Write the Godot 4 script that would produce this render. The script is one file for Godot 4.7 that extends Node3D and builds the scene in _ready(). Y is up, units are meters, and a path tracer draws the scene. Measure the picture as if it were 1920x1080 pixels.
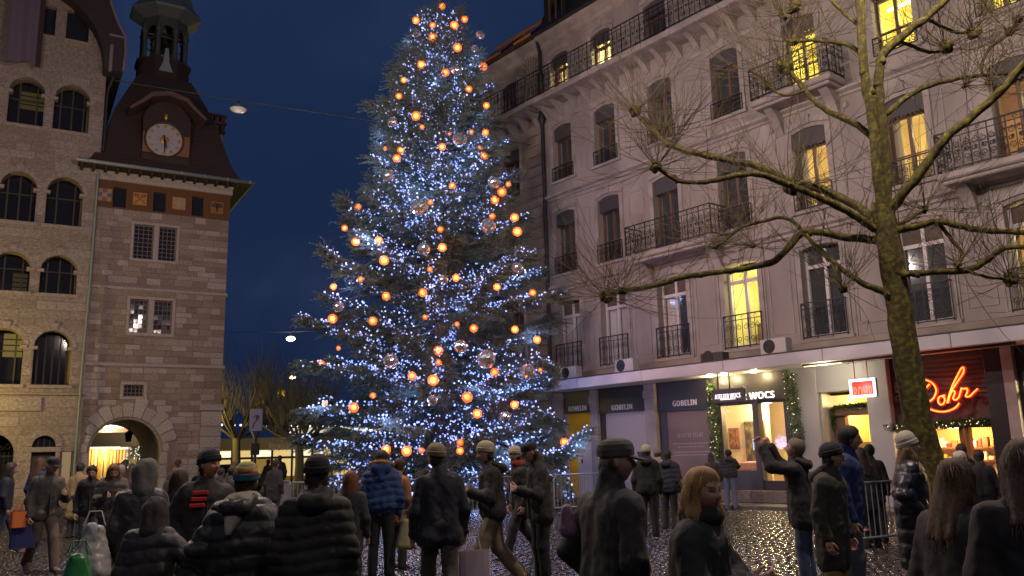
extends Node3D

# ---------------------------------------------------------------- mesh builder
class MB:
	var v := PackedVector3Array()
	var n := PackedVector3Array()
	var c := PackedColorArray()
	var u := PackedVector2Array()
	var x := Transform3D()
	var tint := Color.WHITE
	var tinted := false
	var mapped := false

	func put(p: Vector3, nn: Vector3) -> void:
		v.append(p)
		n.append(nn)
		if tinted: c.append(tint)

	func tri(a: Vector3, b: Vector3, d: Vector3) -> void:
		a = x * a
		b = x * b
		d = x * d
		var nn := (d - a).cross(b - a).normalized()
		put(a, nn)
		put(b, nn)
		put(d, nn)

	func quad(a: Vector3, b: Vector3, d: Vector3, e: Vector3) -> void:
		tri(a, b, d)
		tri(a, d, e)

	# a quad whose front looks along «out»
	func face(a: Vector3, b: Vector3, d: Vector3, e: Vector3, out: Vector3) -> void:
		if (d - a).cross(b - a).dot(out) >= 0.0: quad(a, b, d, e)
		else: quad(a, e, d, b)

	func uvquad(a: Vector3, b: Vector3, d: Vector3, e: Vector3) -> void:
		mapped = true
		quad(a, b, d, e)
		for q in [Vector2(0, 0), Vector2(1, 0), Vector2(1, 1), Vector2(0, 0), Vector2(1, 1), Vector2(0, 1)]: u.append(q)

	func stri(a: Vector3, b: Vector3, d: Vector3, na: Vector3, nb: Vector3, nd: Vector3) -> void:
		a = x * a
		b = x * b
		d = x * d
		na = (x.basis * na).normalized()
		nb = (x.basis * nb).normalized()
		nd = (x.basis * nd).normalized()
		if (d - a).cross(b - a).dot(na + nb + nd) < 0.0:
			put(a, na)
			put(d, nd)
			put(b, nb)
		else:
			put(a, na)
			put(b, nb)
			put(d, nd)

	func box(p: Vector3, q: Vector3) -> void:
		var a := p.min(q)
		var b := p.max(q)
		face(Vector3(a.x, a.y, a.z), Vector3(b.x, a.y, a.z), Vector3(b.x, b.y, a.z), Vector3(a.x, b.y, a.z), Vector3.FORWARD)
		face(Vector3(a.x, a.y, b.z), Vector3(b.x, a.y, b.z), Vector3(b.x, b.y, b.z), Vector3(a.x, b.y, b.z), Vector3.BACK)
		face(Vector3(a.x, a.y, a.z), Vector3(a.x, b.y, a.z), Vector3(a.x, b.y, b.z), Vector3(a.x, a.y, b.z), Vector3.LEFT)
		face(Vector3(b.x, a.y, a.z), Vector3(b.x, b.y, a.z), Vector3(b.x, b.y, b.z), Vector3(b.x, a.y, b.z), Vector3.RIGHT)
		face(Vector3(a.x, a.y, a.z), Vector3(b.x, a.y, a.z), Vector3(b.x, a.y, b.z), Vector3(a.x, a.y, b.z), Vector3.DOWN)
		face(Vector3(a.x, b.y, a.z), Vector3(b.x, b.y, a.z), Vector3(b.x, b.y, b.z), Vector3(a.x, b.y, b.z), Vector3.UP)

	# box whose edges are cut off by r
	func cbox(p: Vector3, q: Vector3, r := 0.01) -> void:
		var a := p.min(q)
		var b := p.max(q)
		var m := (a + b) * 0.5
		var h := (b - a) * 0.5
		r = minf(r, minf(h.x, minf(h.y, h.z)) * 0.8)
		var i := h - Vector3(r, r, r)
		for s in [-1.0, 1.0]:
			face(m + Vector3(s * h.x, -i.y, -i.z), m + Vector3(s * h.x, i.y, -i.z), m + Vector3(s * h.x, i.y, i.z), m + Vector3(s * h.x, -i.y, i.z), Vector3(s, 0, 0))
			face(m + Vector3(-i.x, s * h.y, -i.z), m + Vector3(i.x, s * h.y, -i.z), m + Vector3(i.x, s * h.y, i.z), m + Vector3(-i.x, s * h.y, i.z), Vector3(0, s, 0))
			face(m + Vector3(-i.x, -i.y, s * h.z), m + Vector3(i.x, -i.y, s * h.z), m + Vector3(i.x, i.y, s * h.z), m + Vector3(-i.x, i.y, s * h.z), Vector3(0, 0, s))
			for t in [-1.0, 1.0]:
				face(m + Vector3(s * h.x, t * i.y, -i.z), m + Vector3(s * h.x, t * i.y, i.z), m + Vector3(s * i.x, t * h.y, i.z), m + Vector3(s * i.x, t * h.y, -i.z), Vector3(s, t, 0))
				face(m + Vector3(s * h.x, -i.y, t * i.z), m + Vector3(s * h.x, i.y, t * i.z), m + Vector3(s * i.x, i.y, t * h.z), m + Vector3(s * i.x, -i.y, t * h.z), Vector3(s, 0, t))
				face(m + Vector3(-i.x, s * h.y, t * i.z), m + Vector3(i.x, s * h.y, t * i.z), m + Vector3(i.x, s * i.y, t * h.z), m + Vector3(-i.x, s * i.y, t * h.z), Vector3(0, s, t))
				for w in [-1.0, 1.0]:
					var k := Vector3(s, t, w)
					var e := m + Vector3(s * h.x, t * i.y, w * i.z)
					var f := m + Vector3(s * i.x, t * h.y, w * i.z)
					var g := m + Vector3(s * i.x, t * i.y, w * h.z)
					if (g - e).cross(f - e).dot(k) >= 0.0: tri(e, f, g)
					else: tri(e, g, f)

	# tube along a path; r is a number or a list of one radius per point
	func tube(path: Array, r, sides := 6, cap := true) -> void:
		var k := path.size()
		if k < 2: return
		var side := Vector3.ZERO
		var rings := []
		for i in k:
			var d: Vector3 = (path[mini(i + 1, k - 1)] - path[maxi(i - 1, 0)]).normalized()
			if side == Vector3.ZERO: side = d.cross(Vector3.UP if absf(d.y) < 0.9 else Vector3.RIGHT).normalized()
			side = (side - d * side.dot(d)).normalized()
			var up := d.cross(side)
			var rr: float = r if (r is float or r is int) else r[i]
			var ring := []
			for s in sides:
				var an := TAU * s / sides
				var q := side * cos(an) + up * sin(an)
				ring.append([path[i] + q * rr, q])
			rings.append(ring)
		for i in k - 1:
			for s in sides:
				var a: Array = rings[i][s]
				var b: Array = rings[i][(s + 1) % sides]
				var d2: Array = rings[i + 1][(s + 1) % sides]
				var e: Array = rings[i + 1][s]
				stri(a[0], b[0], d2[0], a[1], b[1], d2[1])
				stri(a[0], d2[0], e[0], a[1], d2[1], e[1])
		if cap:
			for end in [0, k - 1]:
				var out: Vector3 = path[0] - path[1] if end == 0 else path[k - 1] - path[k - 2]
				for s in sides:
					stri(path[end], rings[end][s][0], rings[end][(s + 1) % sides][0], out, out, out)

	# profile of (radius, height) turned about y; «flat» gives facets
	func lathe(prof: Array, segs := 12, at := Vector3.ZERO, flat := false) -> void:
		var turn := 1.0 if prof[-1].y >= prof[0].y else -1.0
		for i in prof.size() - 1:
			var p: Vector2 = prof[i]
			var q: Vector2 = prof[i + 1]
			var sl := Vector2(q.y - p.y, p.x - q.x).normalized() * turn
			for s in segs:
				var a := TAU * s / segs
				var b := TAU * (s + 1) / segs
				var da := Vector3(cos(a), 0, sin(a))
				var db := Vector3(cos(b), 0, sin(b))
				var p0 := at + da * p.x + Vector3(0, p.y, 0)
				var p1 := at + db * p.x + Vector3(0, p.y, 0)
				var q0 := at + da * q.x + Vector3(0, q.y, 0)
				var q1 := at + db * q.x + Vector3(0, q.y, 0)
				var na := da * sl.x + Vector3(0, sl.y, 0)
				var nb := db * sl.x + Vector3(0, sl.y, 0)
				if flat:
					na = (na + nb) * 0.5
					nb = na
				if p.x > 1e-5: stri(p0, p1, q1, na, nb, nb)
				if q.x > 1e-5: stri(p0, q1, q0, na, nb, na)

	func ball(at: Vector3, r: Vector3, segs := 12, rings := 8) -> void:
		for i in rings:
			for s in segs:
				var q := []
				for k in [[i, s], [i, s + 1], [i + 1, s + 1], [i + 1, s]]:
					var th: float = PI * k[0] / rings
					var ph: float = TAU * k[1] / segs
					q.append(Vector3(sin(th) * cos(ph), cos(th), sin(th) * sin(ph)))
				if i > 0: stri(at + q[0] * r, at + q[1] * r, at + q[2] * r, q[0] / r, q[1] / r, q[2] / r)
				if i < rings - 1: stri(at + q[0] * r, at + q[2] * r, at + q[3] * r, q[0] / r, q[2] / r, q[3] / r)

	# flat outline in x and y, pulled from z0 to z1
	func prism(poly: PackedVector2Array, z0: float, z1: float) -> void:
		var t := Geometry2D.triangulate_polygon(poly)
		for i in range(0, t.size(), 3):
			for z in [z0, z1]:
				var a := Vector3(poly[t[i]].x, poly[t[i]].y, z)
				var b := Vector3(poly[t[i + 1]].x, poly[t[i + 1]].y, z)
				var d := Vector3(poly[t[i + 2]].x, poly[t[i + 2]].y, z)
				var out := Vector3(0, 0, 1.0 if (z == z1) == (z1 > z0) else -1.0)
				if (d - a).cross(b - a).dot(out) >= 0.0: tri(a, b, d)
				else: tri(a, d, b)
		var turn := 1.0 if Geometry2D.is_polygon_clockwise(poly) else -1.0
		for i in poly.size():
			var p := poly[i]
			var q := poly[(i + 1) % poly.size()]
			var o := Vector3(-(q.y - p.y), q.x - p.x, 0) * turn
			face(Vector3(p.x, p.y, z0), Vector3(q.x, q.y, z0), Vector3(q.x, q.y, z1), Vector3(p.x, p.y, z1), o)

	func add(o: MB, t: Transform3D, col = null) -> void:
		var flip := t.basis.determinant() < 0.0
		for i in range(0, o.v.size(), 3):
			for k in ([0, 2, 1] if flip else [0, 1, 2]):
				v.append(t * o.v[i + k])
				n.append((t.basis * o.n[i + k]).normalized())
				if tinted: c.append(o.c[i + k] if col == null and o.tinted else (tint if col == null else col))

	func mesh() -> ArrayMesh:
		var a := []
		a.resize(Mesh.ARRAY_MAX)
		a[Mesh.ARRAY_VERTEX] = v
		a[Mesh.ARRAY_NORMAL] = n
		if tinted: a[Mesh.ARRAY_COLOR] = c
		if mapped: a[Mesh.ARRAY_TEX_UV] = u
		var m := ArrayMesh.new()
		if v.size(): m.add_surface_from_arrays(Mesh.PRIMITIVE_TRIANGLES, a)
		return m

# ---------------------------------------------------------------- nodes and materials
var rng := RandomNumberGenerator.new()
var taken := {}
var mats := {}
var tex := {}

func rf(a: float, b: float) -> float: return rng.randf_range(a, b)

func numbered(called: String) -> String:
	var k: int = taken.get(called, -1) + 1
	taken[called] = k
	return called if k == 0 else "%s_%03d" % [called, k]

func obj(called: String, m, mt: Material, parent: Node = null) -> MeshInstance3D:
	var o := MeshInstance3D.new()
	o.mesh = m.mesh() if m is MB else m
	o.material_override = mt
	o.name = numbered(called) if parent == null else called
	(self if parent == null else parent).add_child(o, true)
	return o

func part(called: String, parent: Node) -> Node3D:
	var o := Node3D.new()
	o.name = called
	parent.add_child(o, true)
	return o

func tag(o: Node, label: String, category: String, group := "") -> Node:
	o.set_meta("label", label)
	o.set_meta("category", category)
	if group: o.set_meta("group", group)
	return o

func thing(called: String, label: String, category: String, at := Vector3.ZERO, turn := 0.0, group := "") -> Node3D:
	var o := Node3D.new()
	o.name = numbered(called)
	add_child(o)
	o.position = at
	o.rotation.y = turn
	tag(o, label, category, group)
	return o

func struct(called: String, m, mt: Material) -> MeshInstance3D:
	var o := obj(called, m, mt)
	o.set_meta("kind", "structure")
	return o

func scatter(called: String, m: Mesh, mt: Material, where: Array, parent: Node, colors := []) -> MultiMeshInstance3D:
	var mm := MultiMesh.new()
	mm.transform_format = MultiMesh.TRANSFORM_3D
	mm.use_colors = colors.size() > 0
	mm.mesh = m
	mm.instance_count = where.size()
	for i in where.size():
		mm.set_instance_transform(i, where[i])
		if colors.size(): mm.set_instance_color(i, colors[i])
	var o := MultiMeshInstance3D.new()
	o.multimesh = mm
	o.material_override = mt
	o.name = called
	o.set_meta("kind", "stuff")
	parent.add_child(o, true)
	return o

func noise_tex(key: String, freq: float, lo: float, hi: float, octaves := 4, size := 512, kind := FastNoiseLite.TYPE_SIMPLEX_SMOOTH, mid := 0.5) -> Texture2D:
	if tex.has(key): return tex[key]
	var f := FastNoiseLite.new()
	f.seed = key.hash() % 1000
	f.noise_type = kind
	f.frequency = freq
	f.fractal_octaves = octaves
	var t := NoiseTexture2D.new()
	t.width = size
	t.height = size
	t.seamless = true
	t.noise = f
	var g := Gradient.new()
	g.offsets = PackedFloat32Array([0.0, mid, 1.0])
	g.colors = PackedColorArray([Color(lo, lo, lo), Color((lo + hi) * 0.5, (lo + hi) * 0.5, (lo + hi) * 0.5), Color(hi, hi, hi)])
	t.color_ramp = g
	tex[key] = t
	return t

# linear base colour, roughness, then any of: metal, grain (a texture), scale (of the grain), bump (cm), emit (linear colour), power, alpha, vc, sheen, coat
func mat(key: String, col := Color(0.5, 0.5, 0.5), rough := 0.8, o := {}) -> StandardMaterial3D:
	if mats.has(key): return mats[key]
	var m := StandardMaterial3D.new()
	m.resource_name = key
	m.albedo_color = col.linear_to_srgb()
	m.roughness = rough
	m.metallic = o.get("metal", 0.0)
	if o.has("grain"):
		m.albedo_texture = o.grain
		m.uv1_triplanar = true
		m.uv1_world_triplanar = o.get("world", true)
		var s: float = o.get("scale", 1.0)
		m.uv1_scale = Vector3(s, s * o.get("streak", 1.0), s)
		if o.has("bump"):
			m.heightmap_enabled = true
			m.heightmap_texture = o.get("bumptex", o.grain)
			m.heightmap_scale = o.bump
	if o.has("emit"):
		m.emission_enabled = true
		m.emission = (o.emit as Color).linear_to_srgb()
		m.emission_energy_multiplier = o.get("power", 1.0)
	if o.has("alpha"):
		m.transparency = BaseMaterial3D.TRANSPARENCY_ALPHA
		m.albedo_color.a = o.alpha
	if o.has("vc"): m.vertex_color_use_as_albedo = true
	if o.has("sheen"):
		m.rim_enabled = true
		m.rim = o.sheen
	if o.has("coat"):
		m.clearcoat_enabled = true
		m.clearcoat = o.coat
	if o.has("back"):
		m.backlight_enabled = true
		m.backlight = o.back
	mats[key] = m
	return m

func omni(at: Vector3, col: Color, energy: float, size := 0.1, parent: Node = null) -> OmniLight3D:
	var l := OmniLight3D.new()
	l.name = "lamp_light"
	l.light_color = col.linear_to_srgb()
	l.light_energy = energy
	l.light_size = size
	l.omni_range = 80.0
	l.omni_attenuation = 2.0
	l.shadow_enabled = true
	(self if parent == null else parent).add_child(l, true)
	l.position = at
	return l

func text(called: String, words: String, height: float, depth: float, mt: Material, parent: Node, at: Vector3, turn := 0.0, width := 0.0, font := "Droid Sans") -> MeshInstance3D:
	var f := SystemFont.new()
	f.font_names = PackedStringArray([font])
	f.font_weight = 700
	var t := TextMesh.new()
	t.text = words
	t.font = f
	t.font_size = 64
	t.pixel_size = height / 46.0
	t.depth = depth
	t.curve_step = 2.0
	var o := MeshInstance3D.new()
	o.mesh = t
	o.material_override = mt
	o.name = called
	parent.add_child(o, true)
	o.position = at
	o.rotation.y = turn
	if width > 0.0:
		var w: float = t.get_aabb().size.x
		if w > 0.01: o.scale.x = width / w
	return o

func frame_of(o: Vector3, d: Vector3, nn: Vector3) -> Transform3D:
	return Transform3D(Basis(d, Vector3.UP, nn), o)

# wall in x (along) and y (up) from z = 0 back to -thick, with openings [x0, x1, y0, y1, rise of the arched head]
func wall(m: MB, x0: float, x1: float, y0: float, y1: float, thick: float, holes: Array, segs := 8) -> void:
	var xs := [x0, x1]
	var ys := [y0, y1]
	for h in holes:
		for k in [h[0], h[1]]:
			if k > x0 and k < x1 and not xs.has(k): xs.append(k)
		for k in [h[2], h[3]]:
			if k > y0 and k < y1 and not ys.has(k): ys.append(k)
	xs.sort()
	ys.sort()
	for i in xs.size() - 1:
		for j in ys.size() - 1:
			var cx: float = (xs[i] + xs[i + 1]) * 0.5
			var cy: float = (ys[j] + ys[j + 1]) * 0.5
			if holes.any(func(h): return cx > h[0] and cx < h[1] and cy > h[2] and cy < h[3]): continue
			for z in [0.0, -thick]:
				m.face(Vector3(xs[i], ys[j], z), Vector3(xs[i + 1], ys[j], z), Vector3(xs[i + 1], ys[j + 1], z), Vector3(xs[i], ys[j + 1], z), Vector3(0, 0, 1.0 if z == 0.0 else -1.0))
	for e in [[x0, x0, y0, y1, Vector3.LEFT], [x1, x1, y0, y1, Vector3.RIGHT], [x0, x1, y0, y0, Vector3.DOWN], [x0, x1, y1, y1, Vector3.UP]]:
		m.face(Vector3(e[0], e[2], 0), Vector3(e[1], e[3], 0), Vector3(e[1], e[3], -thick), Vector3(e[0], e[2], -thick), e[4])
	for h in holes:
		var rise: float = h[4] if h.size() > 4 else 0.0
		var sp: float = h[3] - rise
		for k in [[h[0], Vector3.RIGHT], [h[1], Vector3.LEFT]]:
			m.face(Vector3(k[0], h[2], 0), Vector3(k[0], sp, 0), Vector3(k[0], sp, -thick), Vector3(k[0], h[2], -thick), k[1])
		if h[2] > y0 + 1e-4: m.face(Vector3(h[0], h[2], 0), Vector3(h[1], h[2], 0), Vector3(h[1], h[2], -thick), Vector3(h[0], h[2], -thick), Vector3.UP)
		if rise <= 0.0:
			m.face(Vector3(h[0], h[3], 0), Vector3(h[1], h[3], 0), Vector3(h[1], h[3], -thick), Vector3(h[0], h[3], -thick), Vector3.DOWN)
			continue
		var arc := arch(h[0], h[1], sp, rise, segs)
		for i in segs:
			var p: Vector2 = arc[i]
			var q: Vector2 = arc[i + 1]
			m.face(Vector3(p.x, p.y, 0), Vector3(q.x, q.y, 0), Vector3(q.x, q.y, -thick), Vector3(p.x, p.y, -thick), Vector3((h[0] + h[1]) * 0.5 - p.x, sp - 1.0 - p.y, 0))
			for z in [0.0, -thick]:
				m.face(Vector3(p.x, p.y, z), Vector3(q.x, q.y, z), Vector3(q.x, h[3] + 1e-4, z), Vector3(p.x, h[3] + 1e-4, z), Vector3(0, 0, 1.0 if z == 0.0 else -1.0))

# points of an arch that springs at y and rises by «rise» (a half circle or flatter)
func arch(x0: float, x1: float, y: float, rise: float, segs := 8) -> Array:
	var w := (x1 - x0) * 0.5
	var out := []
	if rise >= w * 0.98:
		for i in segs + 1:
			var a := PI - PI * i / segs
			out.append(Vector2((x0 + x1) * 0.5 + cos(a) * w, y + sin(a) * rise))
		return out
	var r := (w * w + rise * rise) / (2.0 * rise)
	var half := asin(w / r)
	for i in segs + 1:
		var a := -half + 2.0 * half * i / segs
		out.append(Vector2((x0 + x1) * 0.5 + sin(a) * r, y + rise - r + cos(a) * r))
	return out

const FACADE_AT := Vector3(6.1436, 0, -25.6052)
const FACADE_ALONG := Vector3(0.63325, 0, 0.77395)
const FACADE_OUT := Vector3(-0.77395, 0, 0.63325)
const TOWER_AT := Vector3(-14.8264, 0, -35.0)
const TOWER_ALONG := Vector3(0.86127, 0, -0.50814)
const TOWER_OUT := Vector3(0.50814, 0, 0.86127)
const TREE_AT := Vector3(-2.25, 0, -26.5)

func _ready() -> void:
	rng.seed = 20241
	# ---- camera
	var cam := Camera3D.new()
	cam.name = "camera"
	cam.position = Vector3(0, 1.65, 0)
	cam.rotation_degrees = Vector3(11.01, 0, -1.446)
	cam.fov = 37.44
	cam.near = 0.05
	cam.far = 900.0
	add_child(cam)
	cam.current = true
	# ---- dusk sky
	var sm := ProceduralSkyMaterial.new()
	sm.sky_top_color = Color(0.0125, 0.0265, 0.072).linear_to_srgb()
	sm.sky_horizon_color = Color(0.0045, 0.0125, 0.044).linear_to_srgb()
	sm.sky_curve = 0.30
	sm.ground_bottom_color = Color(0.004, 0.005, 0.008).linear_to_srgb()
	sm.ground_horizon_color = Color(0.0045, 0.0125, 0.044).linear_to_srgb()
	sm.sun_angle_max = 1.0
	var cl := FastNoiseLite.new()
	cl.seed = 11
	cl.frequency = 0.016
	cl.fractal_octaves = 5
	var ct := NoiseTexture2D.new()
	ct.width = 1024
	ct.height = 512
	ct.seamless = true
	ct.noise = cl
	var cg := Gradient.new()
	cg.offsets = PackedFloat32Array([0.0, 0.5, 1.0])
	cg.colors = PackedColorArray([Color(0, 0, 0), Color(0.02, 0.025, 0.035), Color(0.17, 0.18, 0.21)])
	ct.color_ramp = cg
	sm.sky_cover = ct
	sm.sky_cover_modulate = Color(0.8, 0.85, 1.0)
	var sky := Sky.new()
	sky.sky_material = sm
	var env := Environment.new()
	env.background_mode = Environment.BG_SKY
	env.sky = sky
	env.background_energy_multiplier = 1.0
	env.tonemap_mode = Environment.TONE_MAPPER_LINEAR
	env.tonemap_exposure = 1.0
	env.sdfgi_enabled = true
	env.ssao_enabled = true
	env.ssil_enabled = true
	var we := WorldEnvironment.new()
	we.name = "dusk_air"
	we.environment = env
	add_child(we)
	# ---- the last light of the evening
	var sun := DirectionalLight3D.new()
	sun.name = "evening_glow"
	sun.light_energy = 0.012
	sun.light_color = Color(0.75, 0.8, 1.0)
	sun.light_angular_distance = 20.0
	sun.shadow_enabled = true
	sun.rotation_degrees = Vector3(-55, 30, 0)
	add_child(sun)
	# ---- the square and what stands on it
	ground()
	apartment_building()
	neighbour_building()
	street_signs()
	clock_tower()
	arcade_building()
	beyond_the_river()
	fir_tree()
	plane_tree()
	crowd_barriers()
	street_lamps()
	people()

# ---------------------------------------------------------------- ground
func cobble_mesh(k: int) -> ArrayMesh:
	var r := RandomNumberGenerator.new()
	r.seed = 500 + k
	var m := MB.new()
	var g := 5
	var grid := [-1.0, -0.88, -0.45, 0.45, 0.88, 1.0]
	var p := []
	for i in g + 1:
		var row := []
		for j in g + 1:
			var a: float = grid[i]
			var b: float = grid[j]
			var e := 1.0 - pow(maxf(absf(a), absf(b)), 14.0)
			var w := Vector3(a * (1.0 - 0.09 * b * b) * 0.5, 0, b * (1.0 - 0.09 * a * a) * 0.5)
			w.y = 0.05 * e + 0.0035 * (1.0 - a * a) * (1.0 - b * b) + r.randf_range(-0.0008, 0.0008) * e
			row.append(w)
		p.append(row)
	var nn := []
	for i in g + 1:
		var row := []
		for j in g + 1:
			var dx: Vector3 = p[mini(i + 1, g)][j] - p[maxi(i - 1, 0)][j]
			var dz: Vector3 = p[i][mini(j + 1, g)] - p[i][maxi(j - 1, 0)]
			row.append(dz.cross(dx).normalized())
		nn.append(row)
	for i in g:
		for j in g:
			m.stri(p[i][j], p[i + 1][j], p[i + 1][j + 1], nn[i][j], nn[i + 1][j], nn[i + 1][j + 1])
			m.stri(p[i][j], p[i + 1][j + 1], p[i][j + 1], nn[i][j], nn[i + 1][j + 1], nn[i][j + 1])
	return m.mesh()

func ground() -> void:
	var asphalt := noise_tex("asphalt", 0.05, 0.55, 1.0)
	var m := MB.new()
	m.face(Vector3(-400, 0, -400), Vector3(400, 0, -400), Vector3(400, 0, 200), Vector3(-400, 0, 200), Vector3.UP)
	var gr := struct("ground", m, mat("wet_joint", Color(0.018, 0.016, 0.015), 0.5, {"grain": asphalt, "scale": 0.7, "bump": 0.4}))
	# cobbles in wavering rows; those nearest to the camera in the open patches are parts of their own
	var stone := mat("wet_cobble", Color(0.05, 0.043, 0.040), 0.25, {"grain": noise_tex("cobble_grain", 0.03, 0.35, 1.0), "scale": 1.7, "vc": true})
	var kinds := []
	for k in 6: kinds.append(cobble_mesh(k))
	var lots := []
	for k in 6: lots.append([])
	var singles := []
	var side := 0.14
	var z := -2.5
	var row := 0
	while z > -29.5:
		var half := 5.5 - z * 0.66
		var x := -half + rf(0, side)
		while x < half:
			var w := side * rf(0.85, 1.25)
			var at := Vector3(x + w * 0.5, -0.03 + rf(-0.003, 0.003), z + 0.012 * sin(x * 0.9 + row * 0.05) + rf(-0.003, 0.003))
			x += w
			if (at - FACADE_AT).dot(FACADE_OUT) < 1.35: continue
			var b := Basis.from_euler(Vector3(rf(-0.011, 0.011), rf(-0.015, 0.015) + (PI if rng.randf() < 0.5 else 0.0), rf(-0.011, 0.011))) * Basis.from_scale(Vector3(w * 0.93, rf(0.88, 1.05), side * 0.92))
			var k := rng.randi() % 6
			var t := Transform3D(b, at)
			if singles.size() < 300 and at.x > 2.35 and at.x < 4.0 and z < -11.3 and z > -14.6: singles.append([t, k])
			else: lots[k].append(t)
		z -= side
		row += 1
	for s in singles:
		var o := obj("cobble", kinds[s[1]], stone, gr)
		o.transform = s[0]
	for k in 6: scatter("cobblestones", kinds[k], stone, lots[k], gr)
	# raised pavement along the shop fronts, kerbstones in front of it
	var slab := mat("pavement_slab", Color(0.17, 0.15, 0.13), 0.4, {"grain": noise_tex("slab", 0.02, 0.6, 1.0), "scale": 0.8, "bump": 0.2})
	var pv := MB.new()
	pv.box(Vector3(-14, -0.1, -0.4), Vector3(22, 0.1, 1.0))
	var walk := struct("pavement", pv, slab)
	walk.transform = frame_of(FACADE_AT, FACADE_ALONG, FACADE_OUT)
	for k in 36:
		var kb := MB.new()
		kb.cbox(Vector3(-13.99 + k, -0.1, 1.003), Vector3(-13.01 + k, 0.115 + rf(-0.004, 0.004), 1.16), 0.02)
		obj("kerbstone", kb, slab, walk)

# ---------------------------------------------------------------- lamps over the square
func pendant(label: String, at: Vector3, col: Color, energy: float) -> Node3D:
	var t := thing("pendant_street_lamp", label, "street lamp", at, 0.0, "lamps hung on wires over the square")
	var hood := MB.new()
	hood.lathe([Vector2(0.0, 0.2), Vector2(0.06, 0.19), Vector2(0.08, 0.12), Vector2(0.3, 0.05), Vector2(0.37, -0.03), Vector2(0.35, -0.05)], 20)
	obj("lamp_hood", hood, mat("lamp_hood", Color(0.2, 0.2, 0.21), 0.5, {"metal": 0.3}), t)
	var lens := MB.new()
	lens.lathe([Vector2(0.34, -0.04), Vector2(0.28, -0.1), Vector2(0.15, -0.135), Vector2(0.0, -0.14)], 20)
	var strong := energy > 5.0
	obj("lamp_glass", lens, mat("lamp_glass_on" if strong else "lamp_glass_dim", Color(0.7, 0.68, 0.66), 0.3, {"emit": col, "power": 3.0 if strong else 0.07}), t)
	var hook := MB.new()
	hook.tube([Vector3(0, 0.19, 0), Vector3(0, 0.34, 0)], 0.025, 6)
	obj("hanger", hook, mat("dark_steel", Color(0.03, 0.03, 0.035), 0.5, {"metal": 0.6}), t)
	omni(Vector3(0, -0.3, 0), col, energy, 0.22, t)
	return t

func wire(label: String, a: Vector3, b: Vector3, sag: float, r := 0.02) -> void:
	var p := []
	for i in 25:
		var f := i / 24.0
		p.append(a.lerp(b, f) - Vector3(0, sag * 4.0 * f * (1.0 - f), 0))
	var m := MB.new()
	m.tube(p, r, 5)
	tag(obj("span_wire", m, mat("wire", Color(0.3, 0.27, 0.27), 0.5, {"metal": 0.2})), label, "wire", "span wires over the square")

func street_lamps() -> void:
	var pink := Color(1.0, 0.79, 0.69)
	pendant("shallow round lamp hanging on the wire between clock tower and Christmas tree", Vector3(-11.15, 15.96, -33.1), pink, 0.05)
	wire("thin wire that carries the round lamp from the arcaded house to the Christmas tree", Vector3(-16.75, 17.6, -33.6), Vector3(0.9, 13.6, -31.9), 0.03)
	# the next lamps of the same kind hang above the open square, higher than the picture reaches
	pendant("pinkish lamp hung on the wire above the middle of the square", Vector3(-3.5, 11.2, -15.0), pink, 60.0)
	pendant("pinkish lamp hung on the wire above the right side of the square", Vector3(5.0, 11.2, -9.0), pink, 60.0)
	pendant("pinkish lamp hung on the wire above the left side of the square", Vector3(-11.5, 10.6, -16.0), pink, 62.0)
	pendant("pinkish lamp hung on the wire behind the viewer on the left", Vector3(-6.5, 12.5, 3.0), pink, 15.0)
	pendant("pinkish lamp hung on the wire behind the viewer on the right", Vector3(7.0, 12.5, 4.0), pink, 17.0)
	wire("wire high above the square from left to right carrying three lamps", Vector3(-30, 12.6, -22.0), Vector3(16, 12.6, -3.0), 0.9)
	# yellow wall lantern low on the arcaded house, left of the picture
	var t := thing("wall_lantern", "yellow lantern on a bracket of the arcaded stone house", "lantern", TOWER_AT + TOWER_ALONG * -8.4 + TOWER_OUT * 1.5 + Vector3(0, 4.3, 0))
	var b := MB.new()
	b.lathe([Vector2(0.0, 0.42), Vector2(0.2, 0.26), Vector2(0.21, 0.22)], 6, Vector3.ZERO, true)
	b.tube([Vector3(0, 0.3, 0), Vector3(-0.3, 0.5, -0.6), Vector3(-0.8, 0.5, -1.35)], 0.025, 6)
	obj("lantern_cap", b, mat("dark_steel"), t)
	var g := MB.new()
	g.lathe([Vector2(0.2, 0.22), Vector2(0.13, -0.2), Vector2(0.0, -0.22)], 6, Vector3.ZERO, true)
	var amber := Color(1.0, 0.74, 0.2)
	obj("lantern_glass", g, mat("lantern_glass", Color(0.8, 0.7, 0.5), 0.3, {"emit": amber, "power": 3.0}), t)
	omni(Vector3(0.55, -0.1, 0.55), amber, 19.0, 0.2, t)

# ---------------------------------------------------------------- the long pale apartment house on the right
const BAYS := [-6.45, -4.2, -1.6, 1.05, 3.67, 6.4, 9.0, 11.6]

func scroll(m: MB, at: Vector3, r: float, turns: float, dir: float, start: float, th := 0.011) -> void:
	var p := []
	var k := int(9 * turns) + 2
	for i in k:
		var f := float(i) / (k - 1)
		var a := start + dir * TAU * turns * f
		p.append(at + Vector3(cos(a), sin(a), 0) * r * (1.0 - 0.75 * f))
	m.tube(p, th, 4, false)

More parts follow.
